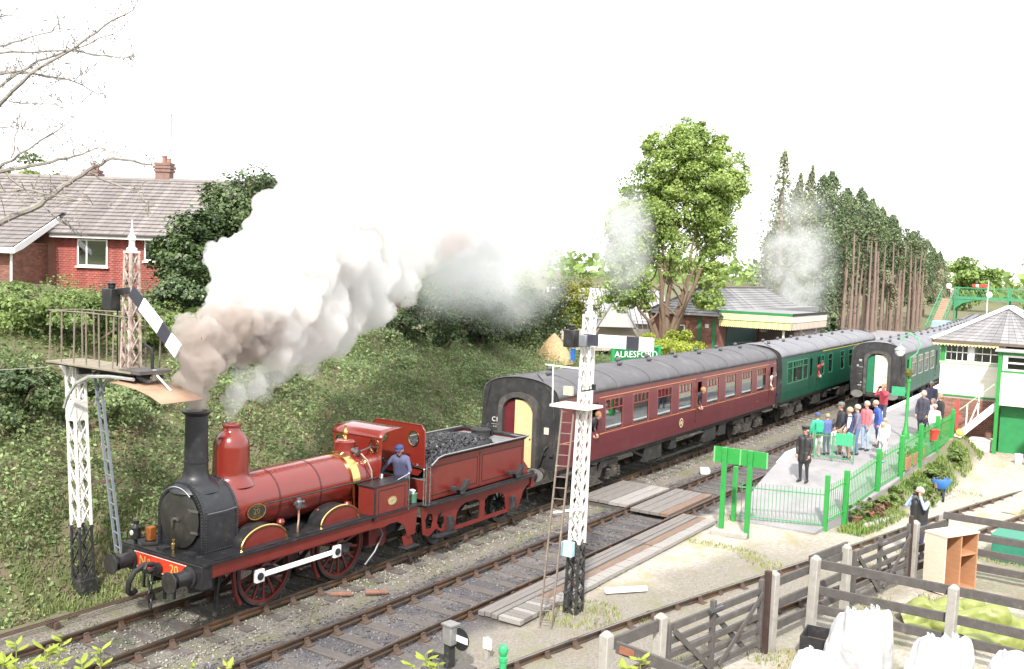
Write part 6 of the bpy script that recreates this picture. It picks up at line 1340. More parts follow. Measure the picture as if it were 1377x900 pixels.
MB().bx(35.94, 35.99, 3.3, 8.1, 4.10, 4.14).build('canopy_strip', mat('dark_green_paint', (.03, .20, .08)), CN)
for k in range(36):
    y = 3.35+k*.132; MB().plate([(y-.06, 3.72), (y, 3.66), (y+.06, 3.72), (y+.06, 4.10), (y-.06, 4.10)], [], .02, lambda a, b, w: (35.96+w, a, b)).build('valance_board', mat('valance_cream', (.74, .62, .34)) if k % 3 else mat('valance_sunlit_yellow', (.66, .50, .20), .55), CN)
for k in range(54):
    x = 36.08+k*.14; MB().plate([(x-.065, 3.72), (x, 3.66), (x+.065, 3.72), (x+.065, 4.10), (x-.065, 4.10)], [], .02, lambda a, b, w: (a, 3.26+w, b)).build('valance_board', mat('valance_shaded', (.72, .62, .52)) if k % 2 else mat('valance_shaded_brown', (.42, .30, .25), .55), CN)  # platform-side boards carry the shade in their colours
for x in (36.4, 40, 43.3): MB().lathe([(.16, .9), (.10, 1.4), (.08, 3.8)], (x, 3.9, 0), n=10).build('canopy_column', mat('column_cream', (.66, .62, .52), .5), CN)
MB().lathe([(.02, 4.1), (.02, 3.75), (.10, 3.72), (.26, 3.5), (.26, 3.48)], (36.6, 5.3, 0), n=12).build('canopy_lamp', mat('shade_grey', (.30, .33, .33)), CN)
stone_box('office_wall', 37.5, 43, 8.02, 8.09, .9, 3.6, mat('station_dark_green', (.03, .10, .08), .5), ST); stone_box('screen_wall', 43.7, 50, 5.5, 8.05, .9, 3.2, mat('screen_brown', (.26, .20, .17), .7), ST); stone_box('screen_roof', 43.6, 50.2, 5.3, 8.05, 3.21, 3.35, m_blackm, ST)
stone_box('rear_roof', 46, 54, 6.8, 8.0, 4.4, 4.75, mat('canopy_roof', (.22, .22, .22)), ST)

# ---------------------------------------------------------------- signal box
SBX = thing('signal_box', 'cream and green signal box on a brick base with outside stairs', 'signal box', (21, -10.4, .2))
xb0, xb1, yb0, yb1 = 19.3, 24.2, -12.6, -8.22
base = MB().bx(xb0, xb1, yb0, yb1, -.2, 2.36).build('brick_base', m_mortar, SBX, smooth=False)
bricks(base, (xb0, yb1, -.1), (0, -1, 0), yb1-yb0, 2.42, n=(-1, 0, 0), bl=.24, bh=.085)
MB().bx(xb0-.03, xb1+.03, yb0-.03, yb1+.03, 2.362, 2.42).build('green_band', G_, SBX)
up = MB().bx(xb0, xb1, yb0, yb1, 2.422, 3.70).build('upper_wall', m_cream_w, SBX, smooth=False)
for k in range(6): MB().bx(xb0-.012, xb0, yb0, yb1, 2.46+k*.205, 2.655+k*.205).build('board', m_cream_w, up, smooth=False)
MB().bx(xb0-.04, xb1+.04, yb0-.04, yb1+.04, 3.702, 3.78).build('sill_band', mat('pale_green_sill', (.42, .62, .38), .5), SBX)
room = MB().bx(xb0+.9, xb1-.2, yb0+.3, yb1-.3, 2.5, 4.6).build('back_room', mat('box_interior', (.12, .11, .10), .8), SBX)
MB().bx(xb0+.5, xb0+.75, -10.2, -8.8, 3.75, 4.0).build('lever_frame', mat('lever_red', (.55, .05, .06), .4), SBX); MB().bx(xb0+.35, xb0+.38, -9.62, -9.35, 3.80, 4.10).build('red_flag', mat('flag_red', (.70, .05, .08), .6), SBX)
for y in (yb1-.07, -9.36, -10.50): MB().bx(xb0, xb0+.14, y-.09, y+.09, 3.782, 4.62).build('window_post', G_ if y > -8.5 else m_upvc, SBX)
for (y0, y1, nn) in ((-9.27, -8.38, 4), (-10.41, -9.45, 3)):
    c = (y0+y1)/2; w = y1-y0
    f = MB().plate([(y0, 3.79), (y1, 3.79), (y1, 4.56), (y0, 4.56)], [[(y0+.05+(w-.06)*i/nn, z0), (y0+.01+(w-.02)*(i+1)/nn-.01*(i == nn-1)-.0, z0), (y0+.01+(w-.02)*(i+1)/nn-.01*(i == nn-1), z1), (y0+.05+(w-.06)*i/nn, z1)] for i in range(nn) for z0, z1 in ((3.84, 4.15), (4.19, 4.52))], .05, lambda a, b, t: (xb0+.02+t, a, b)).build('window', m_upvc, SBX, smooth=False)
    MB().bx(xb0+.045, xb0+.05, y0+.03, y1-.03, 3.82, 4.54).build('pane', glassmat('box_glass', (.55, .58, .58), .25), f)
MB().bx(xb0+.02, xb1-.02, yb1-.06, yb1-.02, 3.782, 4.6).build('end_glazing', glassmat('box_glass'), SBX)
for x in np.linspace(xb0+.1, xb1-.1, 7): MB().bx(x-.04, x+.04, yb1-.08, yb1, 3.783, 4.6).build('mullion', m_upvc, SBX)
e0, e1, f0, f1 = xb0-.35, xb1+.35, yb0-.35, yb1+.35; zz = 4.66
rf = MB().bx(e0+.02, e1-.02, f0+.02, f1-.02, 4.60, 4.655).build('roof', m_blackm, SBX)
tiled(rf, ((e0, f1, zz), (e0, f0, zz), (21.3, -10.4, 6.05), (21.3, -10.4, 6.05)), 0, rows=12, m=m_slate, t=.02, cols=16)
tiled(rf, ((e0, f0, zz), (e1, f0, zz), (22.2, -10.4, 6.05), (21.3, -10.4, 6.05)), 0, rows=12, m=m_slate, t=.02, cols=16)
tiled(rf, ((e1, f1, zz), (e0, f1, zz), (21.3, -10.4, 6.05), (22.2, -10.4, 6.05)), 0, rows=8, m=m_slate, t=.02, cols=12)
tiled(rf, ((e1, f0, zz), (e1, f1, zz), (22.2, -10.4, 6.05), (22.2, -10.4, 6.05)), 0, rows=8, m=m_slate, t=.02, cols=12)
for a in ((e0, f0), (e0, f1), (e1, f0), (e1, f1)): MB().bar((a[0], a[1], zz+.03), (21.3 if a[0] < 21 else 22.2, -10.4, 6.10), .26, .07).build('hip_flashing', mat('white_lead', (.72, .70, .68), .6), rf)
MB().bx(e0, e0+.03, f0, f1, 4.56, 4.66).build('eaves_board', mat('eaves_brown', (.13, .10, .07), .7), rf)
for k in range(19):
    y = f1-.12-k*.13
    if y < -10.5: break
    MB().plate([(y-.062, 4.50), (y, 4.43), (y+.062, 4.50), (y+.062, 4.585), (y-.062, 4.585)], [], .02, lambda a, b, w: (e0+.035+w, a, b)).build('valance_board', mat('valance_cream', (.74, .62, .34)), rf)
# porch over the stair head
MB().bx(18.05, xb0-.013, yb0, -10.55, 2.30, 3.60).build('porch_wall', m_cream_w, SBX, smooth=False)
MB().bx(17.85, xb0-.05, yb0-.1, -10.40, 4.40, 4.47).build('porch_roof', mat('felt_grey', (.34, .33, .33), .9, 0, .12, 3), SBX)
for y in (-10.58, -12.5): MB().bx(18.0, 18.14, y-.07, y+.07, .1 if y > -11 else .1, 4.40).build('corner_post', G_, SBX, bevel=.01)
MB().bx(18.03, 18.07, yb0, -10.66, 3.60, 3.66).build('porch_sill', G_, SBX); MB().bx(18.02, 18.10, yb0, -10.66, 4.28, 4.40).build('porch_head', G_, SBX)
pf = MB().plate([(-12.4, 3.67), (-10.68, 3.67), (-10.68, 4.27), (-12.4, 4.27)], [[(-12.3, 3.74), (-10.85, 3.74), (-10.85, 3.95), (-12.3, 3.95)], [(-12.3, 4.01), (-10.85, 4.01), (-10.85, 4.2), (-12.3, 4.2)]], .05, lambda a, b, w: (18.04+w, a, b)).build('porch_window', m_upvc, SBX, smooth=False)
MB().bx(18.08, 18.085, -12.35, -10.7, 3.7, 4.25).build('pane', glassmat('dark_glass', (.12, .15, .14), .15), pf)
MB().bx(18.55, 18.62, -11.6, -10.66, .25, 2.28).build('lower_door', mat('door_green', (.03, .24, .08), .45), SBX); MB().bx(18.56, 18.63, -12.5, -11.62, .1, 2.28).build('lower_wall', m_brick, SBX)
st = MB().bar((18.2, -8.95, .60), (18.2, -10.5, 2.22), .06, .26).build('stair_string', m_white, SBX); MB().bar((18.95, -8.95, .60), (18.95, -10.5, 2.22), .06, .26).build('stair_string', m_white, SBX)
for k in range(9): MB().bx(18.23, 18.92, -9.0-k*.175-.12, -9.0-k*.175+.10, .62+k*.185, .66+k*.185).build('stair_tread', m_wood, SBX)
MB().tube([(18.18, -8.7, 1.45), (18.18, -10.5, 3.15)], .02, 6).build('handrail', mat('pale_green_sill', (.42, .62, .38)), SBX)
for (y, z) in ((-9.5, 1.2), (-9.9, 1.6)): MB().bar((18.2, y, z-.05), (18.2, y-.0, z+1.0), .05).build('baluster', m_white, SBX)
MB().bar((18.2, -9.9, 2.35), (18.2, -9.55, 1.25), .05).build('stair_brace', m_white, SBX)
cr = thing('storage_chest', 'pale pink chest under the signal box stairs', 'chest', (18.55, -10.0, .3)); MB().bx(18.25, 18.9, -10.42, -9.65, .30, .78).build('body', mat('chest_pink', (.68, .54, .50), .7), cr, bevel=.02); MB().bx(18.22, 18.93, -10.45, -9.62, .782, .84).build('lid', mat('chest_white', (.75, .72, .70), .6), cr, bevel=.01)
tag(MB().lathe([(.11, 0), (.15, .25), (.17, .27), (.15, .26), (.12, .06), (.0001, .05)], (18.5, -9.35, .28), n=14).build('stone_pot', m_conc), 'grey stone pot under the signal box stairs', 'pot')

# ---------------------------------------------------------------- striped shunting vehicle on the siding
SH = thing('striped_wagon', 'black wagon end with cream diagonal stripes standing on the siding', 'wagon', (15.2, float(Y3(15.2)), 0), math.atan(float(Y3(18)-Y3(15))/3))
MB().bx(.4, 6.2, -1.25, 1.25, 1.15, 1.35).build('underframe', m_blackm, SH, world=False); MB().bx(.5, 6.0, -1.2, 1.2, 1.352, 3.2).build('body', m_black, SH, world=False, bevel=.03)
for k in range(6):
    y0 = 1.2-k*.8
    pts = [(1.2, 1.5+k*.55), (1.2, 1.78+k*.55), (-.2, 2.9+k*.55-1.9), (-.2, 2.62+k*.55-1.9)] 
    z = 1.45+k*.36
    if z > 2.9: break
    MB().plate([(1.19, z), (1.19, z+.18), (.6, z+.5), (.6, z+.32)], [], .012, lambda a, b, w: (.49-w, a, b)).build('stripe', mat('stripe_cream', (.70, .52, .32), .5), SH, world=False)
MB().bx(.3, .45, -1.25, 1.25, .85, 1.3).build('buffer_beam', m_blackm, SH, world=False)
for y in (-.87, .87): MB().lathe([(.17, .3), (.14, .22), (.12, -.05), (.22, -.08), (.23, -.11), (.0001, -.13)], (0, y, 1.05), 'X', 20).build('buffer', m_black, SH, world=False)
for x in (1.5, 4.8):
    for y in (-.752, .752): MB().lathe([(.0001, -.06), (.45, -.06), (.45, .06), (.0001, .06)], (x, y, .45), 'Y', 22).build('wheel', m_under, SH, world=False)

# ---------------------------------------------------------------- footbridge at the far end
m_fbg = mat('footbridge_green', (.055, .24, .12), .5, 0, .12, 2)
FBR = thing('footbridge', 'green lattice footbridge with brown stairs over the far platforms', 'footbridge', (95, 1, 1))
xc = 96.0
for y in np.linspace(4.2, -14, 9): pass
dk = MB().bx(xc-.9, xc+.9, -16, 3.6, 5.30, 5.45).build('deck', m_fbg, FBR)
for sx in (-.9, .9):
    q = MB().bx(xc+sx-.04, xc+sx+.04, -16, 3.6, 6.45, 6.55).build('top_chord', m_fbg, FBR)
    MB().bx(xc+sx-.04, xc+sx+.04, -16, 3.6, 5.2, 5.5).build('bottom_chord', m_fbg, FBR)
    for k in range(33):
        y = 3.5-k*.6; MB().bar((xc+sx, y, 5.45), (xc+sx, y-.6, 6.5), .05, .02).build('lattice_bar', m_fbg, FBR); MB().bar((xc+sx+.01, y-.6, 5.45), (xc+sx+.01, y, 6.5), .05, .02).build('lattice_bar', m_fbg, FBR)
    for y in (3.4, -2, -6): MB().bx(xc+sx-.08, xc+sx+.08, y-.08, y+.08, .5, 6.6).build('column', m_fbg, FBR)
    # arched soffit
    MB().plate([(3.4, 4.1), (2.6, 4.75), (1.4, 5.1), (0, 5.25), (3.4, 5.3)], [], .06, lambda a, b, w, sx=sx: (xc+sx+w, a, b)).build('arch_web', m_fbg, FBR)
sy0, sy1 = 3.55, 4.9
for k in range(18):
    x = 87.6+k*.47; z = 1.2+k*.235; MB().bx(x, x+.5, sy0, sy1, z-.2, z).build('stair_tread', mat('stair_brown', (.42, .27, .20), .8, 0, .15, 3), FBR)
for y in (sy0, sy1):
    MB().bar((87.4, y, 1.2), (xc, y, 5.4), .06, .3).build('stair_string', m_fbg, FBR); MB().bar((87.4, y, 2.3), (xc, y, 6.5), .08, .08).build('stair_rail', m_fbg, FBR)
    for k in range(12): x = 87.6+k*.72; MB().bar((x, y, 1.2+(x-87.4)*.488), (x, y, 2.3+(x-87.4)*.488), .05).build('baluster', m_fbg, FBR)
SGF = thing('far_signal', 'small red and white signal arm on a white post before the footbridge', 'railway signal', (90, -.6, .5))
MB().cyl((90, -.6, .5), (90, -.6, 7.3), .07, .05, n=8).build('post', m_lat, SGF); MB().bx(89.9, 89.93, -.55, .95, 6.65, 6.95).build('arm', mat('arm_red', (.65, .06, .04), .5), SGF); MB().bx(89.88, 89.9, .35, .6, 6.65, 6.95).build('arm_stripe', m_white, SGF)
MB().plate(oval(.3, .3), [], .03, lambda a, b, w: (89.9+w, -.75+a, 5.9+b)).build('disc', m_white, SGF)
tag(MB().bx(84, 87, 1.5+.8, 2.9+.8, .9, 3.0).build('blue_shed', mat('shed_blue', (.28, .42, .60), .6, 0, .1, 3), bevel=.03), 'pale blue box shed at the foot of the footbridge stairs', 'shed')
# ---------------------------------------------------------------- vegetation
L_bank = leafmat('bank_leaves', (.12, .178, .075), (.31, .39, .18), .6, .42, .5, .42, brown=(.25, .19, .13), bpos=.575)
L_grass = leafmat('grass_blades', (.12, .16, .05), (.24, .27, .11), .6, .3, .6, .4)
L_ever = leafmat('evergreen_leaves', (.035, .065, .024), (.10, .145, .05), .4, .15, .45, .5)
L_light = leafmat('spring_leaves', (.11, .18, .05), (.26, .34, .11), .5, .4, .5, .4)
L_ivy = leafmat('ivy_leaves', (.04, .075, .03), (.115, .16, .06), .35, .15, .7, .5)
L_chest = leafmat('horse_chestnut_leaves', (.17, .265, .06), (.40, .50, .16), .5, .48, .5, .35)
L_conif = leafmat('conifer_sprays', (.055, .09, .045), (.14, .185, .085), .6, .12, .3, .5)
L_conifb = leafmat('brown_conifer_sprays', (.10, .125, .06), (.23, .25, .13), .6, .12, .3, .5)
L_far = leafmat('far_spring_leaves', (.13, .22, .05), (.27, .37, .11), .6, .4, .3, .35)
L_yel = leafmat('yellow_green_leaves', (.28, .36, .05), (.48, .52, .10), .5, .4, .5, .4)
m_bark = mat('bark_brown', (.17, .12, .085), .9, 0, .3, 6, bump=.8, bscale=14, stretch=(1, 1, .25))
m_barkred = mat('bark_reddish', (.20, .145, .12), .9, 0, .3, 4, bump=.8, bscale=14, stretch=(1, 1, .2))
m_barkgrey = mat('bark_grey', (.24, .22, .20), .9, 0, .3, 9, bump=.6, bscale=30, grime=((.28, .27, .14), 8, .56))
def clump_points(c, r, n, k, fill=.35, seed=None, flat=1., bias=None):
    """points gathered in k clumps spread through an ellipsoid (mostly near its skin)"""
    c = np.array(c, float); r = np.array(r, float)
    d = RNG.normal(size=(k, 3)); d /= np.linalg.norm(d, axis=1)[:, None]; rad = RNG.random(k)**fill
    cen = d*rad[:, None]*RNG.uniform(.75, 1.05, (k, 1))
    w = RNG.uniform(.5, 1.5, k); idx = RNG.choice(k, n, p=w/w.sum()); s = RNG.uniform(.10, .24, k)
    off = RNG.normal(size=(n, 3)); off /= np.maximum(.35, np.linalg.norm(off, axis=1)[:, None])**.6
    P = cen[idx]+off*s[idx][:, None]*np.array([1, 1, .75])
    out = P.copy(); out /= np.maximum(.2, np.linalg.norm(out, axis=1)[:, None])
    return c+P*r, out, c+cen*r
def foliage(name, P, out, size, m, parent=None, off=(0, 0, 0), up=.3):
    V, F = leaf_quads(P, size, up, outward=out); V = V-np.array(off)
    return link(name, npmesh(name, V, F, m), parent)
def bush(name, label, c, r, n, size, m, cat='bush', group=None, stems=4, k=None, up=.3):
    base = (c[0], c[1], float(height(c[0], c[1]))-.05)
    T = thing(name, label, cat, base, 0, group)
    P, out, cen = clump_points(c, r, n, k or max(14, n//160))
    g = height(P[:, 0], P[:, 1]); P[:, 2] = np.maximum(P[:, 2], g+.03)
    foliage('foliage', P, out, size, m, T, base, up)
    for i in range(stems):
        e = cen[RNG.integers(len(cen))]; b = Vector(base)+Vector((random.uniform(-.3, .3), random.uniform(-.3, .3), 0)); e = Vector(e)
        mid = b.lerp(e, .5)+Vector((random.uniform(-.2, .2), random.uniform(-.2, .2), .2)); MB().tube([b, mid, e], [.05, .035, .012], 5).build('stem', m_bark, T)
    return T
# --- covering of the bank
def bank_cover():
    n = 190000; x = -17+48*RNG.random(n)**1.25; t = RNG.random(n); foot = 2.15+1.5*sstep(10, 24, x); y = foot+(11.2-foot)*t
    cl = vnoise(x, y, 1.3, 21)*.65+vnoise(x, y, .45, 22)*.35; keep = RNG.random(n) < (.25+1.1*sstep(.30, .62, cl)); x, y, cl, t = x[keep], y[keep], cl[keep], t[keep]
    z = height(x, y)+RNG.random(len(x))**1.4*(.06+.80*sstep(.35, .75, cl)*sstep(.02, .16, t))
    P = np.stack([x, y, z], -1); V, F = leaf_quads(P, .06+.075*RNG.random(len(P))**2, .5)
    o = link('bank_undergrowth', npmesh('bank_undergrowth', V, F, L_bank), kind='stuff'); o['label'] = 'brambles, ivy and weeds covering the cutting side'
    # dead stems
    n = 1500; x = -16+40*RNG.random(n)**1.3; y = 2.8+8*RNG.random(n); z = height(x, y); h = RNG.uniform(.2, .6, n)
    a = RNG.uniform(0, 2*PI, n); lean = RNG.uniform(.1, .8, n)*h; w = .008
    A = np.stack([x, y, z], -1); B = A+np.stack([np.cos(a)*lean, np.sin(a)*lean, h], -1); s = np.stack([-np.sin(a)*w, np.cos(a)*w, 0*a], -1)
    V = np.stack([A-s, A+s, B+s*.4, B-s*.4], 1).reshape(-1, 3)
    o = link('dead_stems', npmesh('dead_stems', V, np.arange(len(V)).reshape(-1, 4), mat('dead_stalks', (.24, .18, .12), .9, 0, .3, 5, island=.4)), kind='stuff'); o['label'] = 'dead brown stalks standing in the undergrowth'
def grass_blades(name, label, n, fx, h, m, w=.011):
    x, y = fx(n); n = len(x); z = height(x, y)-.01; hh = h*RNG.uniform(.4, 1.4, n); a = RNG.uniform(0, 2*PI, n); ln = hh*RNG.uniform(.1, .7, n)
    A = np.stack([x, y, z], -1); d = np.stack([np.cos(a), np.sin(a), 0*a], -1); s = np.stack([-np.sin(a), np.cos(a), 0*a], -1)*w
    M_ = A+d*(ln*.35)[:, None]+np.stack([0*a, 0*a, hh*.65], -1); B = A+d*ln[:, None]+np.stack([0*a, 0*a, hh], -1)
    V = np.stack([A-s, A+s, M_+s*.8, M_-s*.8, B], 1).reshape(-1, 3); i = np.arange(n)[:, None]*5
    F = np.concatenate([i+np.array([[0, 1, 2, 3]]), i+np.array([[3, 2, 4, 4]])]); 
    tri = np.concatenate([i+np.array([[0, 1, 2]]), i+np.array([[0, 2, 3]]), i+np.array([[3, 2, 4]])])
    o = link(name, npmesh(name, V, tri, m), kind='stuff'); o['label'] = label
bank_cover()
def gfoot(n):
    x = -17+40*RNG.random(n)**1.4; y = 1.75+RNG.random(n)**1.6*2.6; k = vnoise(x, y, .7, 31) > .30*(1+.8*(y < 2.2)); return x[k], y[k]
grass_blades('bank_grass', 'long grass at the foot of the bank beside the track', 42000, gfoot, .13, L_grass)
def gtrack(n):
    x = -16+34*RNG.random(n)**1.3; y = RNG.uniform(-2.0, 1.7, n); k = (vnoise(x, y, .6, 33) > .66); return x[k], y[k]
grass_blades('track_weeds', 'short weeds growing through the ballast round the first track', 16000, gtrack, .07, leafmat('weed_blades', (.12, .15, .05), (.24, .25, .10), .6, .3, .8, .4), .009)
def gyard(n):
    x = RNG.uniform(-11, 12, n); y = RNG.uniform(-14.5, -5.3, n); c = vnoise(x, y, .9, 35)
    near = (np.hypot(x+6.7, y+5.9) < .9)|((y < Y3(x)-1.1) & (c > .68))|((np.hypot(x+7.5, y+9.8) < 1.6) & (c > .35)) | ((x > -8) & (c > .88)); return x[near], y[near]
grass_blades('yard_grass', 'tufts of grass round the fences and the signal foot', 60000, gyard, .08, leafmat('yard_blades', (.16, .22, .05), (.34, .36, .12), .6, .3, .8, .4), .009)
def gplant(n):
    x = RNG.uniform(3.6, 17, n); y = np.interp(x, [3.5, 8.5, 16], [-8.35, -9.25, -9.6])-RNG.random(n)**1.3*.8; c = vnoise(x, y, .8, 36); k = c > .4; return x[k], y[k]
grass_blades('border_plants', 'green border plants along the foot of the platform fence', 4500, gplant, .16, leafmat('border_blades', (.10, .20, .04), (.24, .32, .08), .6, .3, .8, .4), .014)
# --- shrubs on the bank
SHRUB = [
 ('evergreen_shrub', 'large rounded evergreen standing against the tile-hung house', (-2.4, 11.8, 6.7), (1.5, 1.5, 2.0), 16000, .17, L_ever),
 ('evergreen_shrub', 'tall dark feathery evergreen right of the rounded one', (.1, 12.0, 8.0), (2.4, 2.1, 2.6), 19000, .15, L_ever),
 ('evergreen_shrub', 'low evergreen in front of the rounded evergreen', (-3.9, 10.2, 5.7), (1.5, 1.4, 1.2), 6000, .12, L_ivy),
 ('dwarf_conifer', 'small dark pointed conifer below the house windows', (-3.8, 13.2, 5.6), (.5, .5, 1.0), 2600, .09, L_ever),
 ('leafy_shrub', 'dark leafy shrub at the crest left of the signal platform', (-9.8, 10.0, 5.4), (1.7, 1.5, 1.25), 6500, .11, L_light),
 ('leafy_shrub', 'light green shrub behind the signal platform railings', (-8.0, 8.9, 5.1), (1.8, 1.5, .95), 7000, .10, L_light),
 ('leafy_shrub', 'light green shrub between the railings and the lowered arm', (-5.8, 9.0, 5.0), (1.9, 1.5, .95), 7000, .10, L_light),
 ('bramble_bush', 'dark bramble on the slope left of the signal post', (-11.9, 6.3, 3.6), (1.6, 1.3, .8), 5500, .10, L_ivy),
 ('bramble_bush', 'bramble bush on the slope between signal post and ladder', (-9.3, 6.2, 3.3), (1.6, 1.3, .7), 5500, .10, L_bank),
 ('bramble_bush', 'bramble mound on the slope beneath the smoke', (-4.2, 7.3, 3.3), (2.4, 1.7, .75), 7000, .10, L_bank),
 ('bramble_bush', 'bramble mound on the slope above the cab roof', (2.4, 7.6, 3.1), (2.6, 1.8, .8), 7000, .10, L_bank),
 ('bramble_bush', 'bramble mound on the slope above the coach end', (8.0, 7.0, 2.4), (2.4, 1.8, .7), 6500, .11, L_bank),
 ('ivy_hedge', 'dark ivy hedge along the crest, its ragged left end by the smoke', (5.9, 9.4, 4.8), (1.9, 1.2, 1.15), 7500, .11, L_ivy),
 ('ivy_hedge', 'dark ivy hedge with a pale flowering top below the bungalow', (8.6, 9.4, 4.75), (2.0, 1.2, 1.15), 7500, .11, L_ivy),
 ('ivy_hedge', 'dark ivy hedge half veiled by drifting steam', (11.6, 9.6, 4.6), (2.2, 1.3, 1.35), 8000, .12, L_ivy),
 ('ivy_hedge', 'dark ivy hedge beside the straw heap', (15.3, 10.2, 4.5), (2.4, 1.4, 1.5), 8000, .12, L_ivy),
 ('leafy_tree', 'yellow-green young tree behind the ivy hedge in the steam', (14.5, 14.2, 5.8), (1.6, 1.6, 2.0), 5000, .15, L_light),
 ('clipped_bush', 'rounded golden-green bush left of the slate cottage', (21.5, 10.8, 5.2), (1.7, 1.6, 1.7), 7000, .13, leafmat('golden_leaves', (.10, .15, .02), (.30, .30, .05), .5, .3, .6, .4)),
 ('ivy_bush', 'ivy smothered bush with bare twigs left of the golden bush', (18.6, 10.6, 4.7), (1.6, 1.4, 1.6), 6500, .12, L_ivy),
 ('leafy_shrub', 'light green shrub at the foot of the horse chestnut', (30.5, 8.3, 2.4), (1.9, 1.4, 1.2), 5000, .16, L_yel),
 ('leafy_shrub', 'yellow-green shrub right of the lattice signal lamp', (24.5, 7.6, 2.8), (2.4, 1.6, .9), 6000, .14, L_yel),
 ('leafy_tree', 'round green tree far behind the left chimney', (9.5, 44, 10.3), (3.2, 3.2, 2.6), 5000, .28, L_light),
 ('leafy_shrub', 'green shrub below the house wing at the picture edge', (-8.8, 15.5, 6.0), (1.5, 1.3, 1.2), 5500, .11, L_light),
]
for nm, lb, c, r, n, s, m in SHRUB: bush(nm, lb, c, r, n, s, m, 'tree' if 'tree' in nm else ('hedge' if 'hedge' in nm else 'bush'))
# bramble and bush belt that closes the view behind the hedge
for i, (x, y, z, rx, rz, lb) in enumerate(((4, 15, 5.6, 2.6, 1.9, 'dark bush behind the ragged end of the ivy hedge'), (22, 18, 4.8, 3.4, 2.3, 'dark bush between the golden bush and the bungalow'), (30, 20, 4.2, 3.6, 2.4, 'dark bush left behind the slate cottage'), (52, 26, 4.0, 5, 3.2, 'dark bush right behind the slate cottage'))):
    bush('background_bush', lb, (x, y, z), (rx, rx*.8, rz), 6000, .16, L_ivy)
sh_ = tag(MB().lathe([(1.0, 0), (.95, .2), (.62, .75), (.28, 1.2), (.05, 1.42), (.0001, 1.44)], (16.2, 8.6, float(height(16.2, 8.6))-.1), n=20).build('straw_heap', mat('straw', (.46, .31, .17), .95, 0, .3, 9, bump=1., bscale=20)), 'conical heap of brown straw at the end of the ivy hedge', 'heap')
# --- horse chestnut
def limb(q, a, b, r0, r1, wob=.25, n=6):
    a, b = Vector(a), Vector(b); pts = [a.lerp(b, i/n)+Vector((random.uniform(-wob, wob), random.uniform(-wob, wob), 0))*(0 if i in (0, n) else 1) for i in range(n+1)]
    q.tube(pts, [r0+(r1-r0)*i/n for i in range(n+1)], 8); return pts
def chestnut():
    bx_, by_ = 32.3, 10.1; bz = float(height(bx_, by_))-.2
    T = thing('horse_chestnut', 'tall horse chestnut in fresh leaf with several bare stems by the station', 'tree', (bx_, by_, bz))
    q = MB(); q.tube([(bx_, by_, bz), (bx_, by_, bz+1.0), (bx_+.1, by_, bz+1.9)], [.62, .50, .44], 12); tr = q.build('trunk', m_bark, T)
    r = Vector((.549, -.836, 0))     # to the right as seen
    tips = []
    for dx, dz, dep, r0 in ((-1.9, 8.2, .6, .17), (-.8, 10.4, -.6, .19), (.5, 11.3, .5, .21), (1.7, 10.2, -.4, .18), (3.0, 8.8, .8, .15), (-2.9, 6.0, -.8, .13), (.9, 6.8, -1.2, .14)):
        q = MB(); s = Vector((bx_, by_, bz+1.5))+r*dx*.12; e = Vector((bx_, by_, bz))+r*dx+Vector((dep*.8, dep, dz))
        pts = limb(q, s, e, r0, .05, .16, 7); q.build('limb', m_bark, T); tips.append(pts)
        for k in range(3):
            q = MB(); p = pts[3+k]; limb(q, p, p+r*random.uniform(-1.6, 1.6)+Vector((random.uniform(-1, 1), random.uniform(-1, 1), random.uniform(.8, 2))), .07, .02, .1, 4); q.build('branch', m_bark, T)
    for dx, dz in ((.55, 4.9), (.9, 5.3), (-.35, 5.2)):      # sawn-off stubs
        q = MB(); s = Vector((bx_, by_, bz+1.5)); e = s+r*dx*2+Vector((-.9, -.6, dz)); limb(q, s, e, .16, .11, .08, 5); st = q.build('stub', m_bark, T)
        MB().cyl(e, e+Vector((0, 0, .02)), .15, n=10).build('sawn_end', mat('sawn_wood', (.62, .50, .34), .8), st)
    PP, OO = [], []
    for (dx, z, rr, rz, n) in ((-.2, 12.9, 3.0, 2.4, 8000), (1.6, 11.6, 2.7, 2.6, 7000), (-1.9, 10.4, 2.3, 2.6, 6500), (.3, 10.0, 2.9, 2.6, 6000), (-2.7, 7.6, 2.0, 2.2, 5500), (2.6, 8.9, 1.7, 1.9, 3600), (2.4, 6.3, 1.3, 1.0, 1600), (-2.9, 5.3, 1.7, 1.3, 3600), (-3.6, 6.4, 1.2, 1.3, 2000), (2.2, 4.9, 1.2, .8, 1100), (0, 7.2, 1.6, 1.4, 900), (.5, 14.9, 1.6, 1.2, 2600), (-1.4, 14.3, 1.0, 1.0, 1500), (3.1, 12.3, 1.6, 2.2, 3600), (-3.2, 9.2, 1.3, 1.6, 2400), (2.2, 14.2, 1.2, 1.2, 1800)):
        c = Vector((bx_, by_, z+.5))+r*(dx+.35); P, out, _ = clump_points(c, (rr, rr, rz), int(n*1.25), 70 if n > 2000 else 30); PP.append(P); OO.append(out)
    foliage('crown', np.concatenate(PP), np.concatenate(OO), .20, L_chest, T, (bx_, by_, bz), .35)
chestnut()
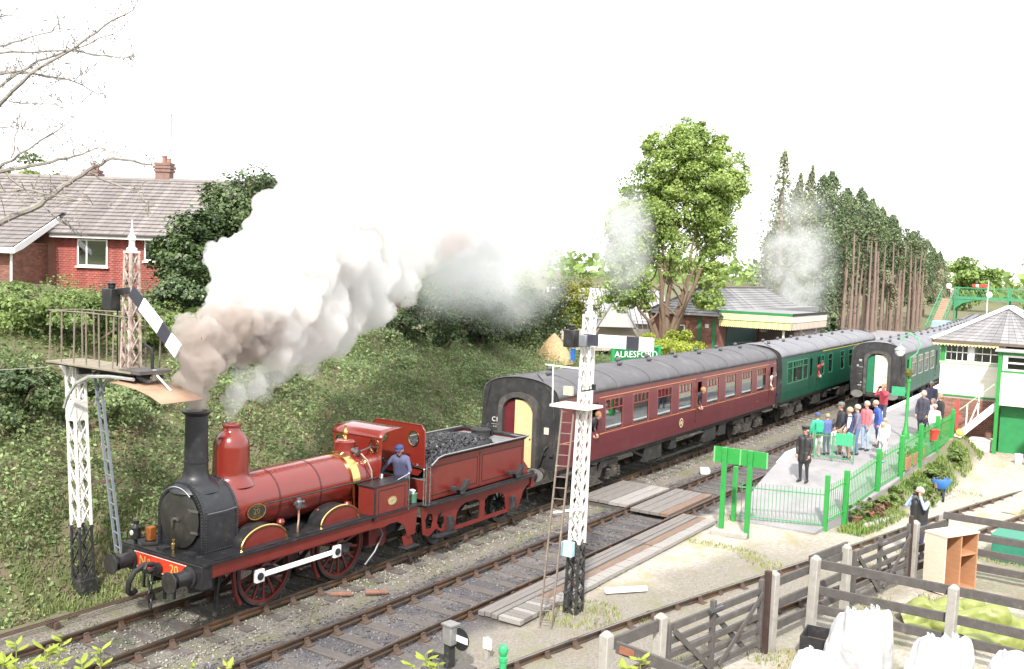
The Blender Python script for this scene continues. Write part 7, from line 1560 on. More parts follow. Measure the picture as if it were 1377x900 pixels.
# --- conifers along the far side of the station
def conifer(name, label, x, y, h, w, m, z0=.8, bare=.12, n=3200, size=.34, group=None, tr=None):
    T = thing(name, label, 'tree', (x, y, z0), 0, group); q = MB()
    lean = random.uniform(-.25, .25); q.tube([(x, y, z0-.3), (x+lean*.5, y, z0+h*.5), (x+lean, y, z0+h)], [.30, .20, .03], 8); q.build('trunk', tr or m_barkred, T)
    t = RNG.random(n)**.75*(1-bare)+bare; prof = np.clip((1-t)**.65*1.15, .05, 1)*sstep(bare-.05, bare+.16, t+.02)
    tier = np.round(t*h/.9+RNG.normal(size=n)*.12)*.9/h; t2 = np.clip(.8*t+.2*tier, bare, 1)
    a = RNG.uniform(0, 2*PI, n); hsh = np.sin(np.round(a*2.2)*12.9+np.round(t*h/1.1)*78.2+x)*43758.5; lob = .62+.75*(hsh-np.floor(hsh))+.15*np.sin(a*3+t*23); rad = w*prof*RNG.random(n)**.45*lob
    sub = RNG.integers(0, 4, n); ox = np.array([0, *RNG.uniform(-1.9, 1.9, 3)])[sub]; oy = np.array([0, *RNG.uniform(-1.9, 1.9, 3)])[sub]; hs = np.array([1, *RNG.uniform(.72, .95, 3)])[sub]; rad = rad*np.where(sub == 0, 1, .62)
    P = np.stack([x+lean*t+ox*(.5+t)+rad*np.cos(a), y+oy*(.5+t)+rad*np.sin(a), z0+t2*h*hs-rad*.18+RNG.normal(size=n)*.15], -1); out = np.stack([np.cos(a), np.sin(a), -.2+0*a], -1)
    foliage('crown', P, out, size, m, T, (x, y, z0), .1); return T
CONIF = [(67.5, 14.6, 18.0, 2.6, L_conifb, 'tall thin browning conifer with pale stem beyond the canopy', .10), (73, 16.5, 13.0, 2.9, L_conifb, 'bushy browning conifer beside the thin pale-stemmed one', .08),
 (80, 17.0, 15.6, 3.2, L_conif, 'dark conifer filling the gap behind the browning pair', .1), (87, 16.4, 17.6, 3.0, L_conif, 'dark pointed conifer, left one of the highest pair', .15), (92, 17, 18.6, 2.8, L_conif, 'dark pointed conifer, right one of the highest pair', .2),
 (99, 17, 17.2, 3.2, L_conif, 'dark conifer above the tallest bare stems', .3), (106, 17, 17.8, 3.2, L_conif, 'dark conifer behind the pale ivied bush', .3), (114, 17.5, 17.0, 3.2, L_conif, 'dark conifer with a leaning tip near the end of the row', .3),
 (122, 18, 16.2, 3.2, L_conif, 'dark conifer second from the end of the row', .3), (131, 18.4, 16.0, 3.4, L_conif, 'last full dark conifer of the row', .3), (152, 19.5, 14.5, 3.0, L_conif, 'lone dark conifer between the row and the footbridge', .2), (172, 21, 14.0, 3.2, L_conif, 'thin dark conifer behind the footbridge stairs', .2)]
for x, y, h, w, m, lb, b in CONIF: conifer('conifer', lb, x, y, h, w*(1.15 if m is L_conifb else 1.75), m, bare=b, n=7000 if m is L_conifb else 18500, size=.29)
for i in range(36):
    x = 82+i*1.45+random.uniform(-.8, .8); y = 12.4+random.uniform(-.8, 1.4)+.02*(x-82); h = random.uniform(9.5, 14.5)
    T = thing('bare_conifer_stem', 'bare reddish conifer stem with its side branches lopped', 'tree', (x, y, .6), 0, 'lopped conifer stems beyond the station'); q = MB(); l = random.uniform(-.5, .5)
    q.tube([(x, y, .3), (x+l*.4, y, h*.5), (x+l, y+random.uniform(-.3, .3), h)], [.22, .15, .05], 7); q.build('trunk', m_barkred, T)
    for k in range(9):
        z = random.uniform(1.5, h); a = random.uniform(0, 6.3); e = random.uniform(.3, 1.1); MB().tube([(x+l*z/h, y, z), (x+l*z/h+e*math.cos(a), y+e*math.sin(a), z+random.uniform(.1, .7))], [.04, .015], 4).build('stub_branch', m_barkred, T)
    q, F = leaf_quads(np.stack([x+l+RNG.normal(size=160)*.35, y+RNG.normal(size=160)*.35, h-RNG.random(160)*1.6], -1), .3); link('crown', npmesh('crown', q-np.array((x, y, .6)), F, L_conif), T)
for i, (x, y, h, lb) in enumerate(((79, 13.2, 2.6, 'low leafy scrub under the dark conifers'), (104, 13, 8.5, 'pale ivied bush between the bare stems'), (140, 15.5, 9.0, 'pale budding birch left of the footbridge'), (165, 17, 11, 'pale budding birch behind the footbridge'))):
    bush('scrub_bush', lb, (x, y, .8+h/2), (1.9 if i else 3, 1.6, h/2), 3600, .22, leafmat('pale_budding', (.22, .20, .13), (.36, .36, .24), .7, .3, .5, .4) if i > 0 else L_ivy)
for x, y, z, r, lb in ((235, 22, 9, 10, 'bright green tree far behind the footbridge deck'), (262, 6, 9, 12, 'bright green tree at the far end of the line'), (285, -18, 9, 13, 'broad bright green tree right of the far line'), (300, -46, 9, 14, 'broad green tree far behind the signal box'), (250, 40, 8.5, 11, 'green tree far behind the last conifers'), (230, 62, 8, 11, 'green tree far behind the dark conifers')):
    bush('far_tree', lb, (x, y, z-2), (r*.8, r*.8, r*.75), 4200, .9, L_far, 'tree', stems=2, k=40)
# closing belt of distant woodland on every side
def far_wood():
    n = 26000; a = RNG.uniform(0, 2*PI, n); R = RNG.uniform(330, 480, n); x, y = R*np.cos(a), R*np.sin(a); z = height(x, y)+RNG.random(n)*(7+5*vnoise(x, y, 40, 41))
    V, F = leaf_quads(np.stack([x, y, z], -1), 3.6); o = link('far_wood', npmesh('far_wood', V, F, L_far), kind='stuff'); o['label'] = 'distant woodland closing the view'
far_wood()
# --- bare tree at the photographer's left, twigs reaching into the picture
CF_, CR_ = (Vector((.8340, .5472, -.0690)), 0)
def pix(x, y, d):
    f = 1311.46; yaw, pitch, roll = .9893, .0690, .0356; C = Vector((-24.162, -15.483, 7.010))
    fw = Vector((math.sin(yaw)*math.cos(pitch), math.cos(yaw)*math.cos(pitch), -math.sin(pitch))); r = Vector((math.cos(yaw), -math.sin(yaw), 0)); u = r.cross(fw)
    r2 = math.cos(roll)*r+math.sin(roll)*u; u2 = -math.sin(roll)*r+math.cos(roll)*u
    return C+d*(fw+r2*((x-688.5)/f)-u2*((y-450)/f))
def bare_tree():
    base = pix(-330, 700, 10.5); base.z = float(height(base.x, base.y))-.1
    T = thing('bare_tree', 'bare budding tree whose thin twigs reach over the house roof', 'tree', base)
    top = pix(-300, -60, 10.5); q = MB(); tp = limb(q, base, top, .22, .10, .12, 8); q.build('trunk', m_barkgrey, T)
    paths = [([(-5, 302), (55, 275), (85, 250), (120, 228), (150, 213), (205, 222)], .034, 9.5), ([(-5, 232), (60, 220), (100, 210), (135, 197)], .022, 9.8), ([(-5, 228), (40, 200), (100, 160)], .016, 9.9), ([(-5, 146), (40, 100), (100, 65), (140, 35), (180, 13)], .022, 9.4),
        ([(-5, 120), (50, 82), (100, 66), (165, 38)], .016, 9.7), ([(-5, 97), (50, 100), (100, 110), (142, 132)], .015, 10), ([(-5, 72), (90, 68), (160, 78), (180, 80)], .012, 9.6), ([(-5, 63), (40, 50), (95, 40)], .012, 9.9), ([(-5, 257), (45, 256), (90, 266), (160, 283)], .014, 9.2), ([(8, 232), (40, 262), (85, 300), (110, 318)], .014, 9.6), ([(120, 232), (150, 246), (185, 258), (207, 290)], .012, 9.5), ([(-5, 136), (60, 140), (110, 138)], .008, 10), ([(-5, 170), (30, 174), (55, 178)], .008, 10), ([(15, 212), (22, 178), (25, 172)], .009, 9.9), ([(-5, 100), (30, 95), (80, 108), (115, 100)], .01, 9.7), ([(-5, 20), (15, 22)], .01, 9.7), ([(85, 250), (60, 262), (20, 268)], .01, 9.6), ([(100, 66), (120, 72), (165, 80)], .008, 9.5)]
    for pts, r0, d in paths:
        P = [pix(x, y, d+random.uniform(-.1, .1)) for x, y in pts]
        if pts[0][0] < 0: s = min(tp, key=lambda t: (t-P[0]).length); P = [s, s.lerp(P[0], .5)+Vector((0, 0, -.05))]+P; rs = [r0*2.2, r0*1.5]+[r0*(1-.75*i/(len(pts)-1)) for i in range(len(pts))]
        else: rs = [r0*(1-.7*i/(len(pts)-1)) for i in range(len(pts))]
        Q, RS = [], []
        for i in range(len(P)-1):
            for k in range(4): t = k/4; Q.append(P[i].lerp(P[i+1], t)+Vector((random.uniform(-1, 1), random.uniform(-1, 1), random.uniform(-1, 1)))*(.012 if k else 0)); RS.append(rs[i]+(rs[i+1]-rs[i])*t)
        Q.append(P[-1]); RS.append(rs[-1]); B = MB().tube(Q, RS, 6).build('branch', m_barkgrey, T); tw = MB()
        for i in range(8, len(Q)):
            for k in range(2):
                if random.random() < .75:
                    e = Vector((random.uniform(-1, 1), random.uniform(-1, 1), random.uniform(-.3, 1))).normalized()*random.uniform(.08, .38); m_ = Q[i]+e*.5+Vector((0, 0, .02)); tw.tube([Q[i], m_, Q[i]+e], [.0045, .0035, .002], 4)
                    for j in range(3): tw.sphere(Q[i]+e*random.uniform(.3, 1), .008, 5, 3)
        if tw.V: tw.build('twigs', m_barkgrey, B, kind='stuff')
bare_tree()
# --- leafy shoots in front of the camera position
def shoot(label, tips, d0, group=None):
    b = pix(tips[0][0], 1080, d0); b.z = float(height(b.x, b.y)); T = thing('foreground_shrub', label, 'shrub', b)
    for (x, y) in tips:
        d = d0+random.uniform(-.4, .4); e = pix(x, y, d); mid = pix(x+random.uniform(-15, 15), y+90, d); mid2 = b.lerp(mid, .55)
        MB().tube([b, mid2, mid, e], [.02, .012, .007, .003], 5).build('stem', mat('green_stem', (.16, .18, .06), .7), T)
        for k in range(15):
            t = random.random()**1.5; p = e.lerp(mid, t*.8); a = random.uniform(0, 6.3); L = random.uniform(.05, .085); up = Vector((math.cos(a), math.sin(a), random.uniform(.1, .9))).normalized(); sd = up.cross(Vector((0, 0, 1))).normalized(); nn = up.cross(sd)
            MB().add([p, p+up*L*.35+sd*L*.22, p+up*L*.75+sd*L*.17+nn*.006, p+up*L, p+up*L*.75-sd*L*.17+nn*.006, p+up*L*.35-sd*L*.22, p+up*L*.5-nn*.008], [(0, 1, 6), (1, 2, 6), (2, 3, 6), (3, 4, 6), (4, 5, 6), (5, 0, 6)]).build('leaf', L_yel, T)
shoot('yellow-green leafy shrub tips in front of the first track', [(22, 866), (60, 872), (84, 852), (135, 875), (110, 893), (5, 890), (40, 893), (78, 888)], 5.2)
shoot('yellow-green leafy tips near the ground signal', [(572, 880), (590, 893), (556, 893)], 5.0)
shoot('yellow-green leafy tips by the end of the gate fence', [(862, 886), (838, 897)], 4.8)
shoot('yellow-green leafy tips below the second track', [(258, 893), (305, 896)], 5.1)
# --- garden pots and plants by the platform fence
for i, (x, y, lb) in enumerate(((4.8, -8.65, 'terracotta pot at the foot of the platform ramp fence'), (5.6, -8.8, 'red plant pot with flowers by the ramp fence'))):
    T = thing('flower_pot', lb, 'flower pot', (x, y, -.13)); MB().lathe([(.10, 0), (.15, .24), (.17, .25), (.17, .29), (.14, .29), (.13, .2), (.0001, .2)], (0, 0, 0), n=14).build('pot', mat('terracotta', (.4, .14, .075)) if i == 0 else mat('pot_red', (.45, .08, .07), .5), T, world=False)
    P, out, _ = clump_points((x, y, .35), (.25, .25, .28), 260, 10); foliage('plant', P, out, .08, L_light, T, (x, y, -.13))
for c, r, lb in (((8.6, -9.75, .25), (.95, .45, .38), 'big leafy rhubarb clump beside the platform fence'), ((6.2, -9.05, .15), (.6, .35, .3), 'dark leaved flowering plant by the ramp fence'), ((11.5, -9.7, .3), (.9, .35, .45), 'green shrub against the platform fence beyond the wheelbarrow'), ((10.0, -9.75, .5), (.6, .4, .35), 'low green clump between rhubarb and shrub'), ((7.2, -9.2, .35), (.7, .4, .3), 'pale flowering clump by the ramp fence posts'), ((5.3, -8.75, .1), (.6, .35, .25), 'weedy clump at the foot of the ramp fence'), ((13.8, -9.85, .6), (.9, .35, .5), 'fennel clump against the last bay of the platform fence')):
    bush('border_plant', lb, c, r, 900, .15, L_light if 'dark' not in lb else leafmat('bronze_leaves', (.12, .07, .05), (.26, .18, .10)), 'plant', stems=1)
RS = thing('edging_stones', 'row of rough stones edging the garden border', 'stone edging', (7, -9.3, -.1))
for k in range(22):
    x = 4.6+k*.3; y = float(np.interp(x, [4.5, 8.5, 11], [-8.95, -9.95, -10.3])); q = MB().sphere((x, y, -.06), .13, 8, 5, (1.1, .8, .8)); q.V = [(a+random.uniform(-.02, .02), b+random.uniform(-.02, .02), c+random.uniform(-.02, .02)) for a, b, c in q.V]; q.build('stone', m_conc, RS)
# ---------------------------------------------------------------- smoke and steam: closed billowing shapes filled with real scattering media
def volmat(name, dens, col, aniso=.25):
    m = bpy.data.materials.new(name); m.use_nodes = True; nt = m.node_tree; nt.nodes.clear()
    o = nt.nodes.new('ShaderNodeOutputMaterial'); v = nt.nodes.new('ShaderNodeVolumePrincipled')
    v.inputs['Color'].default_value = (*col, 1); v.inputs['Density'].default_value = dens; v.inputs['Anisotropy'].default_value = aniso
    nt.links.new(v.outputs[0], o.inputs['Volume']); m.cycles.homogeneous_volume = True if hasattr(m.cycles, 'homogeneous_volume') else False
    return m
def billow(name, label, blobs, m, cat, voxel=.08, levels=((11, .52), (7, .42)), kind=None, wob=.95, detail=1.):
    """union of fractal puffs -> one closed skin"""
    rnd = random.Random(len(blobs)*13+5); S = [(Vector(b[:3]), b[3]) for b in blobs]; allS = list(S); cur = S
    for n, k in levels:
        nxt = []
        for c, r in cur:
            for i in range(n):
                d = Vector((rnd.gauss(0, 1), rnd.gauss(0, 1), rnd.gauss(0, 1)+.15)).normalized(); nxt.append((c+d*r*rnd.uniform(.72, 1.0)*wob, r*k*rnd.uniform(.6, 1.25)))
        allS += nxt; cur = nxt
    V, F = [], []; base = MB().sphere((0, 0, 0), 1, 10, 6); bv = np.array(base.V); q = MB(); o = Vector(blobs[0][:3])
    VV = np.concatenate([bv*r+np.array(c-o) for c, r in allS]); n = len(bv)
    FF = [tuple(i+k*n for i in f) for k in range(len(allS)) for f in base.F]
    me = bpy.data.meshes.new(name); me.from_pydata(VV.tolist(), [], FF)
    ob = bpy.data.objects.new(name, me); COL.objects.link(ob)
    rm = ob.modifiers.new('r', 'REMESH'); rm.mode = 'VOXEL'; rm.voxel_size = voxel; rm.use_smooth_shade = True
    sm = ob.modifiers.new('s', 'SMOOTH'); sm.iterations = 1; sm.factor = .4
    for sz, st in ((.55, .22), (.22, .12), (.10, .06)):
        tx = bpy.data.textures.new('billow_noise', 'CLOUDS'); tx.noise_scale = sz*(1 if voxel < .2 else 2); tx.noise_depth = 2; dp = ob.modifiers.new('d', 'DISPLACE'); dp.texture = tx; dp.strength = st*detail; dp.mid_level = .5; dp.texture_coords = 'LOCAL'
    dg = bpy.context.evaluated_depsgraph_get(); dg.update(); me2 = bpy.data.meshes.new_from_object(ob.evaluated_get(dg)); bpy.data.objects.remove(ob); bpy.data.meshes.remove(me)
    me2.name = name; me2.materials.clear(); me2.materials.append(m); res = link(name, me2, kind=kind); res.location = o
    tag(res, label, cat); return res
v_brown = volmat('coal_smoke', 5.5, (.75, .70, .665)); v_white = volmat('white_exhaust', 3.4, (.978, .972, .966)); v_steam = volmat('thin_steam', 1.1, (.97, .975, .985))
BRs = [(-11.72, 0.0, 4.05, .17), (-11.75, 0.0, 4.28, .25), (-11.76, 0.0, 4.69, 0.34), (-11.6, 0.1, 5.06, 0.46), (-11.12, 0.2, 5.27, 0.46), (-10.66, 0.3, 5.58, 0.52), (-11.66, 0.1, 5.4, 0.38), (-10.3, .4, 5.3, .45), (-9.8, .5, 5.35, .5)]
MAs = [(-10.01, 0.6, 5.85, 0.72), (-10.5, 0.5, 6.1, 0.42), (-9.12, 0.9, 6.15, 0.92), (-7.88, 1.4, 6.82, 1.15), (-9.68, 1.0, 6.71, 0.75), (-7.25, 1.4, 5.94, .95), (-5.89, 2.0, 7.03, 1.2), (-6.45, 2.0, 7.93, 1.0), (-4.82, 2.2, 6.3, 0.85), (-4.44, 2.6, 8.05, 1.1), (-8.33, 1.0, 5.05, 0.5), (-9.2, 0.7, 5.3, 0.6), (-6.62, 1.5, 5.5, 0.6), (-8.3, 1.5, 7.6, .6), (-6.6, 2.0, 8.7, .6), (-5.4, 2.6, 9.2, .9), (-6.2, 1.6, 5.35, .6), (-5.2, 2.0, 5.75, .75), (-7.4, 1.2, 5.25, .6), (-3.9, 2.4, 6.5, .8), (-6.0, 2.5, 8.6, .9)]
STs = [(-10.88, 0.0, 3.72, .10), (-10.85, 0.05, 3.9, .17), (-10.72, 0.1, 4.15, 0.27), (-10.14, 0.3, 4.39, 0.38), (-9.14, 0.6, 4.61, 0.45), (-7.95, 0.9, 4.8, 0.45), (-9.74, 0.4, 4.2, 0.26)]
billow('coal_smoke', 'brown-grey smoke boiling out of the engine chimney', BRs, v_brown, 'smoke', .04, ((14, .5), (10, .42), (4, .42)))
TRs = [(-10.6, .35, 5.55, .42), (-10.0, .5, 5.6, .5), (-9.3, .65, 5.45, .5), (-8.8, .8, 5.75, .55), (-10.2, .5, 6.2, .4), (-8.0, 1.0, 5.4, .5)]
billow('mixed_smoke', 'pale brown smoke where the chimney blast mixes into the white plume', TRs, volmat('mixed_smoke', 3.5, (.90, .865, .84)), 'smoke', .05, ((13, .5), (9, .42), (4, .4)))
MAs2 = [(-2.96, 2.8, 7.08, 1.1), (-.9, 3.4, 7.6, 1.0), (-1.88, 3.2, 8.41, 1.0), (-3.4, 3.0, 9.3, 1.0), (-4.4, 2.9, 10.1, .9), (.9, 3.9, 7.9, 1.0), (2.2, 4.4, 8.6, 1.0), (-1.0, 3.4, 9.8, 1.1), (1.2, 4.0, 9.4, 1.0), (3.6, 4.8, 8.2, 1.1), (4.2, 5.0, 9.4, 1.2), (5.6, 5.6, 8.4, 1.1), (2.6, 4.6, 10.4, 1.1)]
for lb, bl in (('grey smoke curl caught in the white plume above the hedge', [(-.6, 2.2, 7.75, .42), (-.1, 2.3, 7.95, .36), (.4, 2.4, 7.8, .3), (-1.1, 2.1, 7.45, .3)]), ('small grey smoke curl higher up in the white plume', [(2.2, 3.0, 8.6, .36), (2.7, 3.1, 8.85, .3), (1.8, 2.9, 8.4, .28)])):
    billow('smoke_curl', lb, bl, volmat('smoke_curl', 1.5, (.74, .70, .69)), 'smoke', .05, ((11, .55), (7, .45)), detail=1.3)
billow('fading_plume', 'softer white tail of the exhaust plume above the bank', MAs2, volmat('fading_exhaust', 1.1, (.975, .972, .97)), 'smoke', .09, ((12, .5), (8, .42)), detail=1.4)
billow('exhaust_plume', 'huge white billowing exhaust plume rolling back over the bank', MAs, v_white, 'smoke', .055, ((13, .50), (10, .42), (5, .40)))
billow('dome_steam', 'thin blue-white steam blowing from the polished dome', STs, v_steam, 'steam', .05, ((8, .6),))
def veil(label, blobs, dens, col=(.96, .97, .98), seed=1.):
    """thin drifting steam: ellipsoids whose density fades to nothing at the rim and is broken up by noise"""
    for k, (x, y, z, rx, ry, rz) in enumerate(blobs):
        key = 'drifting_steam_%s_%.3f' % (label[:12], dens)
        m = bpy.data.materials.get(key)
        if m is None:
            m = bpy.data.materials.new(key); m.use_nodes = True; nt = m.node_tree; nt.nodes.clear(); N = nt.nodes; Lk = nt.links.new
            o = N.new('ShaderNodeOutputMaterial'); v = N.new('ShaderNodeVolumePrincipled'); v.inputs['Color'].default_value = (*col, 1); v.inputs['Anisotropy'].default_value = .2
            tc = N.new('ShaderNodeTexCoord'); ln = N.new('ShaderNodeVectorMath'); ln.operation = 'LENGTH'; Lk(tc.outputs['Object'], ln.inputs[0])
            g = N.new('ShaderNodeMapRange'); g.interpolation_type = 'SMOOTHSTEP'; g.inputs[1].default_value = 1.; g.inputs[2].default_value = .15; Lk(ln.outputs['Value'], g.inputs[0])
            ge = N.new('ShaderNodeNewGeometry'); n = N.new('ShaderNodeTexNoise'); n.inputs['Scale'].default_value = .55; n.inputs['Detail'].default_value = 3; Lk(ge.outputs['Position'], n.inputs['Vector'])
            r = N.new('ShaderNodeMapRange'); r.inputs[1].default_value = .40; r.inputs[2].default_value = .66; Lk(n.outputs['Fac'], r.inputs[0])
            a = N.new('ShaderNodeMath'); a.operation = 'MULTIPLY'; Lk(g.outputs[0], a.inputs[0]); Lk(r.outputs[0], a.inputs[1])
            b = N.new('ShaderNodeMath'); b.operation = 'MULTIPLY'; b.inputs[1].default_value = dens; Lk(a.outputs[0], b.inputs[0]); Lk(b.outputs[0], v.inputs['Density']); Lk(v.outputs[0], o.inputs['Volume'])
        me = MB().sphere((0, 0, 0), 1, 20, 12).mesh('drifting_steam'); me.materials.append(m)
        ob = inst('drifting_steam', me, None, (x, y, z), (0, 0, .25), (rx, ry, rz)); tag(ob, label, 'steam'); ob['kind'] = 'stuff'
veil('pale steam veil trailing from the plume over the bank', [(2.6, 5.0, 8.6, 6.5, 2.8, 3.8)], 1.5)
veil('faint steam drifting across the ivy hedge', [(11.0, 7.8, 7.0, 7.0, 2.4, 3.2)], .75)
veil('white steam hanging above the ivy hedge and bungalow', [(14, 10.5, 10.2, 10.0, 3.5, 4.6)], 1.0)
veil('greyish wisp of smoke in front of the horse chestnut', [(22.4, 8.2, 8.6, 3.6, 1.8, 3.4)], .9, (.88, .89, .90))
veil('thin steam haze between the chestnut and the conifers', [(63, 11.8, 8, 6.5, 4.5, 9.0)], .28)
# ---------------------------------------------------------------- people
SKIN = mat('skin', (.42, .245, .175), .55, 0, .06, 9); m_hairs = {}
def cloth(c, r=.85): return mat('cloth_%02d_%02d_%02d' % tuple(int(v*99) for v in c), c, r, 0, .14, 7, bump=.5, bscale=16)
def hand_mesh(q, w, d, nrm, s=1.):
    """palm and five unequal bent fingers, from wrist w pointing along d"""
    d = Vector(d).normalized(); n = Vector(nrm); n = (n-d*n.dot(d)).normalized(); sd = d.cross(n); w = Vector(w)
    q.tube([w, w+d*.04*s, w+d*.085*s], [.026*s, .036*s, .036*s], 8)
    for k, L in enumerate((.068, .078, .073, .056)):
        b = w+d*.078*s+sd*((k-1.5)*.019*s); q.tube([b, b+d*L*.5*s, b+d*L*.85*s+n*L*.28*s, b+d*L*.95*s+n*L*.6*s], [.0095*s, .009*s, .0085*s, .007*s], 6)
    b = w+d*.025*s-sd*.028*s; q.tube([b, b+d*.03*s-sd*.022*s+n*.008*s, b+d*.065*s-sd*.02*s+n*.025*s], [.012*s, .0105*s, .008*s], 6)
def person(label, loc, face, h=1.75, top=(.1, .1, .12), legs=(.05, .05, .06), shoes=(.03, .03, .03), hair=(.12, .08, .05), shorts=False, sleeves=True, arms=None, lean=0., hat=None, bulk=1., vest=None, head_turn=0., head_tilt=0., legpose=None, group=None, extra=None, longhair=False, bald=False, coat=False, beard=False):
    s = h/1.75; T = thing('person', label, 'person', loc, face, group)
    V = lambda *a: Vector(a)*s
    sl, cl = math.sin(lean), math.cos(lean); hip = V(0, 0, .95)
    def up(x, y, z): v = Vector((x, y, z-.95)); return hip+Vector((v.x*cl+v.z*sl, v.y, -v.x*sl+v.z*cl))*s
    A = arms or {'L': ((.04, .25, 1.14), (.12, .22, .90)), 'R': ((.04, -.25, 1.14), (.12, -.22, .90))}
    Lg = legpose or {'L': ((.03, .11, .50), (-.02, .115, .09)), 'R': ((.03, -.11, .50), (-.02, -.115, .09))}
    C = []   # (a, b, ra, rb, tag)
    b_ = bulk
    for y in (-.065, .065): C += [(up(0, y*b_, .93), up(.0, y*b_, 1.12), .125*b_, .12*b_, 'torso'), (up(0, y*b_, 1.12), up(0, y*1.2*b_, 1.36), .12*b_, .125*b_, 'torso')]
    C += [(up(0, -.15, 1.42), up(0, .15, 1.42), .075, .075, 'torso'), (up(0, 0, 1.40), up(.015, 0, 1.54), .068, .058, 'neck')]
    if coat: C += [(up(0, y, .95), V(0, y*1.3, .72), .135*b_, .15*b_, 'torso') for y in (-.06, .06)]
    hc = up(.03, 0, 1.645)
    hm = Matrix.Rotation(head_turn, 3, 'Z') @ Matrix.Rotation(head_tilt+lean*.35, 3, 'Y')
    H = lambda x, y, z: hc+hm @ Vector((x, y, z))*s
    C += [(H(-.012, 0, .035), H(.01, 0, .03), .098, .092, 'head'), (H(.02, 0, -.05), H(.035, 0, -.085), .068, .045, 'head'), (H(.088, 0, .0), H(.112, 0, -.025), .012, .019, 'head'), (H(-.0, .092, 0), H(-.01, .098, .02), .018, .022, 'head'), (H(-.0, -.092, 0), H(-.01, -.098, .02), .018, .022, 'head')]
    for k, sg in (('L', 1), ('R', -1)):
        e, w = A[k]; sh = up(0, sg*.19, 1.41); e = up(*e); w = up(*w)
        C += [(sh, e, .062*b_**.5, .050, 'uarm'), (e, w, .047, .034, 'larm')]
        kn, an = Lg[k]; hp = V(0, sg*.095, .93); kn = V(*kn); an = V(*an)
        C += [(hp, kn, .098*b_**.6, .066, 'thigh'), (kn, an, .062, .044, 'calf'), (an+V(-.03, 0, -.03), an+V(.10, sg*.015, -.045), .047, .042, 'foot'), (an+V(.10, sg*.015, -.045), an+V(.17, sg*.02, -.05), .042, .034, 'foot')]
    q = MB()
    for a, b, ra, rb, t in C:
        ra, rb = ra*s, rb*s; d = (b-a); L = d.length; d = d.normalized() if L > 1e-6 else Vector((0, 0, 1))
        P, R_ = [], []
        for i in range(4): an_ = -PI/2+PI/2*i/3; P.append(a+d*ra*math.sin(an_)); R_.append(max(.002, ra*math.cos(an_)))
        for i in range(4): an_ = PI/2*i/3; P.append(b+d*rb*math.sin(an_)); R_.append(max(.002, rb*math.cos(an_)))
        q.tube(P, R_, 10)
    me = bpy.data.meshes.new('t'); me.from_pydata(q.V, [], q.F); bm = bmesh.new(); bm.from_mesh(me); bmesh.ops.recalc_face_normals(bm, faces=bm.faces); bm.to_mesh(me); bm.free()
    ob = bpy.data.objects.new('t', me); COL.objects.link(ob); rm = ob.modifiers.new('r', 'REMESH'); rm.mode = 'VOXEL'; rm.voxel_size = .021*s; rm.use_smooth_shade = True; sm = ob.modifiers.new('s', 'SMOOTH'); sm.iterations = 2
    dg = bpy.context.evaluated_depsgraph_get(); m2 = bpy.data.meshes.new_from_object(ob.evaluated_get(dg)); bpy.data.objects.remove(ob); bpy.data.meshes.remove(me)
    # dress by nearest limb
    cen = np.zeros(len(m2.polygons)*3); m2.polygons.foreach_get('center', cen); cen = cen.reshape(-1, 3); best = np.full(len(cen), 9.); tagi = np.zeros(len(cen), int)
    for i, (a, b, ra, rb, t) in enumerate(C):
        a_, d = np.array(a), np.array(b-a); L = max(1e-9, d@d); tt = np.clip((cen-a_)@d/L, 0, 1); D = np.linalg.norm(cen-a_-tt[:, None]*d, axis=1)-(ra+(rb-ra)*tt)*s; k = D < best; best[k] = D[k]; tagi[k] = i
    tags = np.array([c[4] for c in C])[tagi]; z = cen[:, 2]
    mats = [SKIN, cloth(top), cloth(legs), cloth(shoes, .5), cloth(vest) if vest else cloth(top)]
    idx = np.select([tags == 'head', tags == 'neck', tags == 'torso', tags == 'uarm', tags == 'larm', tags == 'thigh', tags == 'calf'], [0, np.where(z > 1.52*s, 0, 1), 4 if vest else 1, 1, 1 if sleeves else 0, 2, 0 if shorts else 2], 3)
    if not coat: idx = np.where((tags == 'torso') & (z < .93*s), 2, idx)
    for m in mats: m2.materials.append(m)
    m2.polygons.foreach_set('material_index', idx.astype(np.int32)); m2.polygons.foreach_set('use_smooth', np.ones(len(idx), bool)); m2.name = 'body'
    B = link('body', m2, T)
    hq = MB()
    for k, sg in (('L', 1), ('R', -1)):
        e, w = A[k]; e, w = up(*e), up(*w); d = (w-e).normalized(); one = MB(); hand_mesh(one, w+d*.012*s, d, Vector((.3, -sg, -.1)), s*1.02); one.build('hand', SKIN, T, world=False)
    fq = MB()
    for sg in (-1, 1): fq.sphere(H(.086, sg*.034, .012), .011*s, 8, 5)
    fq.tube([H(.088, -.024, -.062), H(.097, 0, -.064), H(.088, .024, -.062)], .0055*s, 5); fq.build('face_features', mat('face_dark', (.12, .05, .045), .5), T, world=False)
    if not bald:
        hp = MB(); prof = []
        nlat = 9
        vs = []; 
        for i in range(nlat+1):
            th = PI*.62*i/nlat
            for j in range(16):
                ph = 2*PI*j/16; fr = max(0, math.cos(ph)); t2 = th*(1-.42*fr**1.5); r_ = .112
                vs.append(H(-.012+r_*1.02*math.sin(t2)*math.cos(ph), r_*.94*math.sin(t2)*math.sin(ph), .03+r_*1.05*math.cos(t2)-(.05*(i/nlat)**2 if longhair else 0)))
        hp.add(vs, [(i*16+j, i*16+(j+1) % 16, (i+1)*16+(j+1) % 16, (i+1)*16+j) for i in range(nlat) for j in range(16)])
        if longhair: hp.tube([H(-.08, 0, -.02), H(-.10, 0, -.12), H(-.09, 0, -.2)], [.085*s, .075*s, .03*s], 8)
        hp.build('hair', mat('hair_%02d%02d' % (int(hair[0]*99), int(hair[2]*99)), hair, .7, 0, .2, 30, bump=.5, bscale=80), T, world=False)
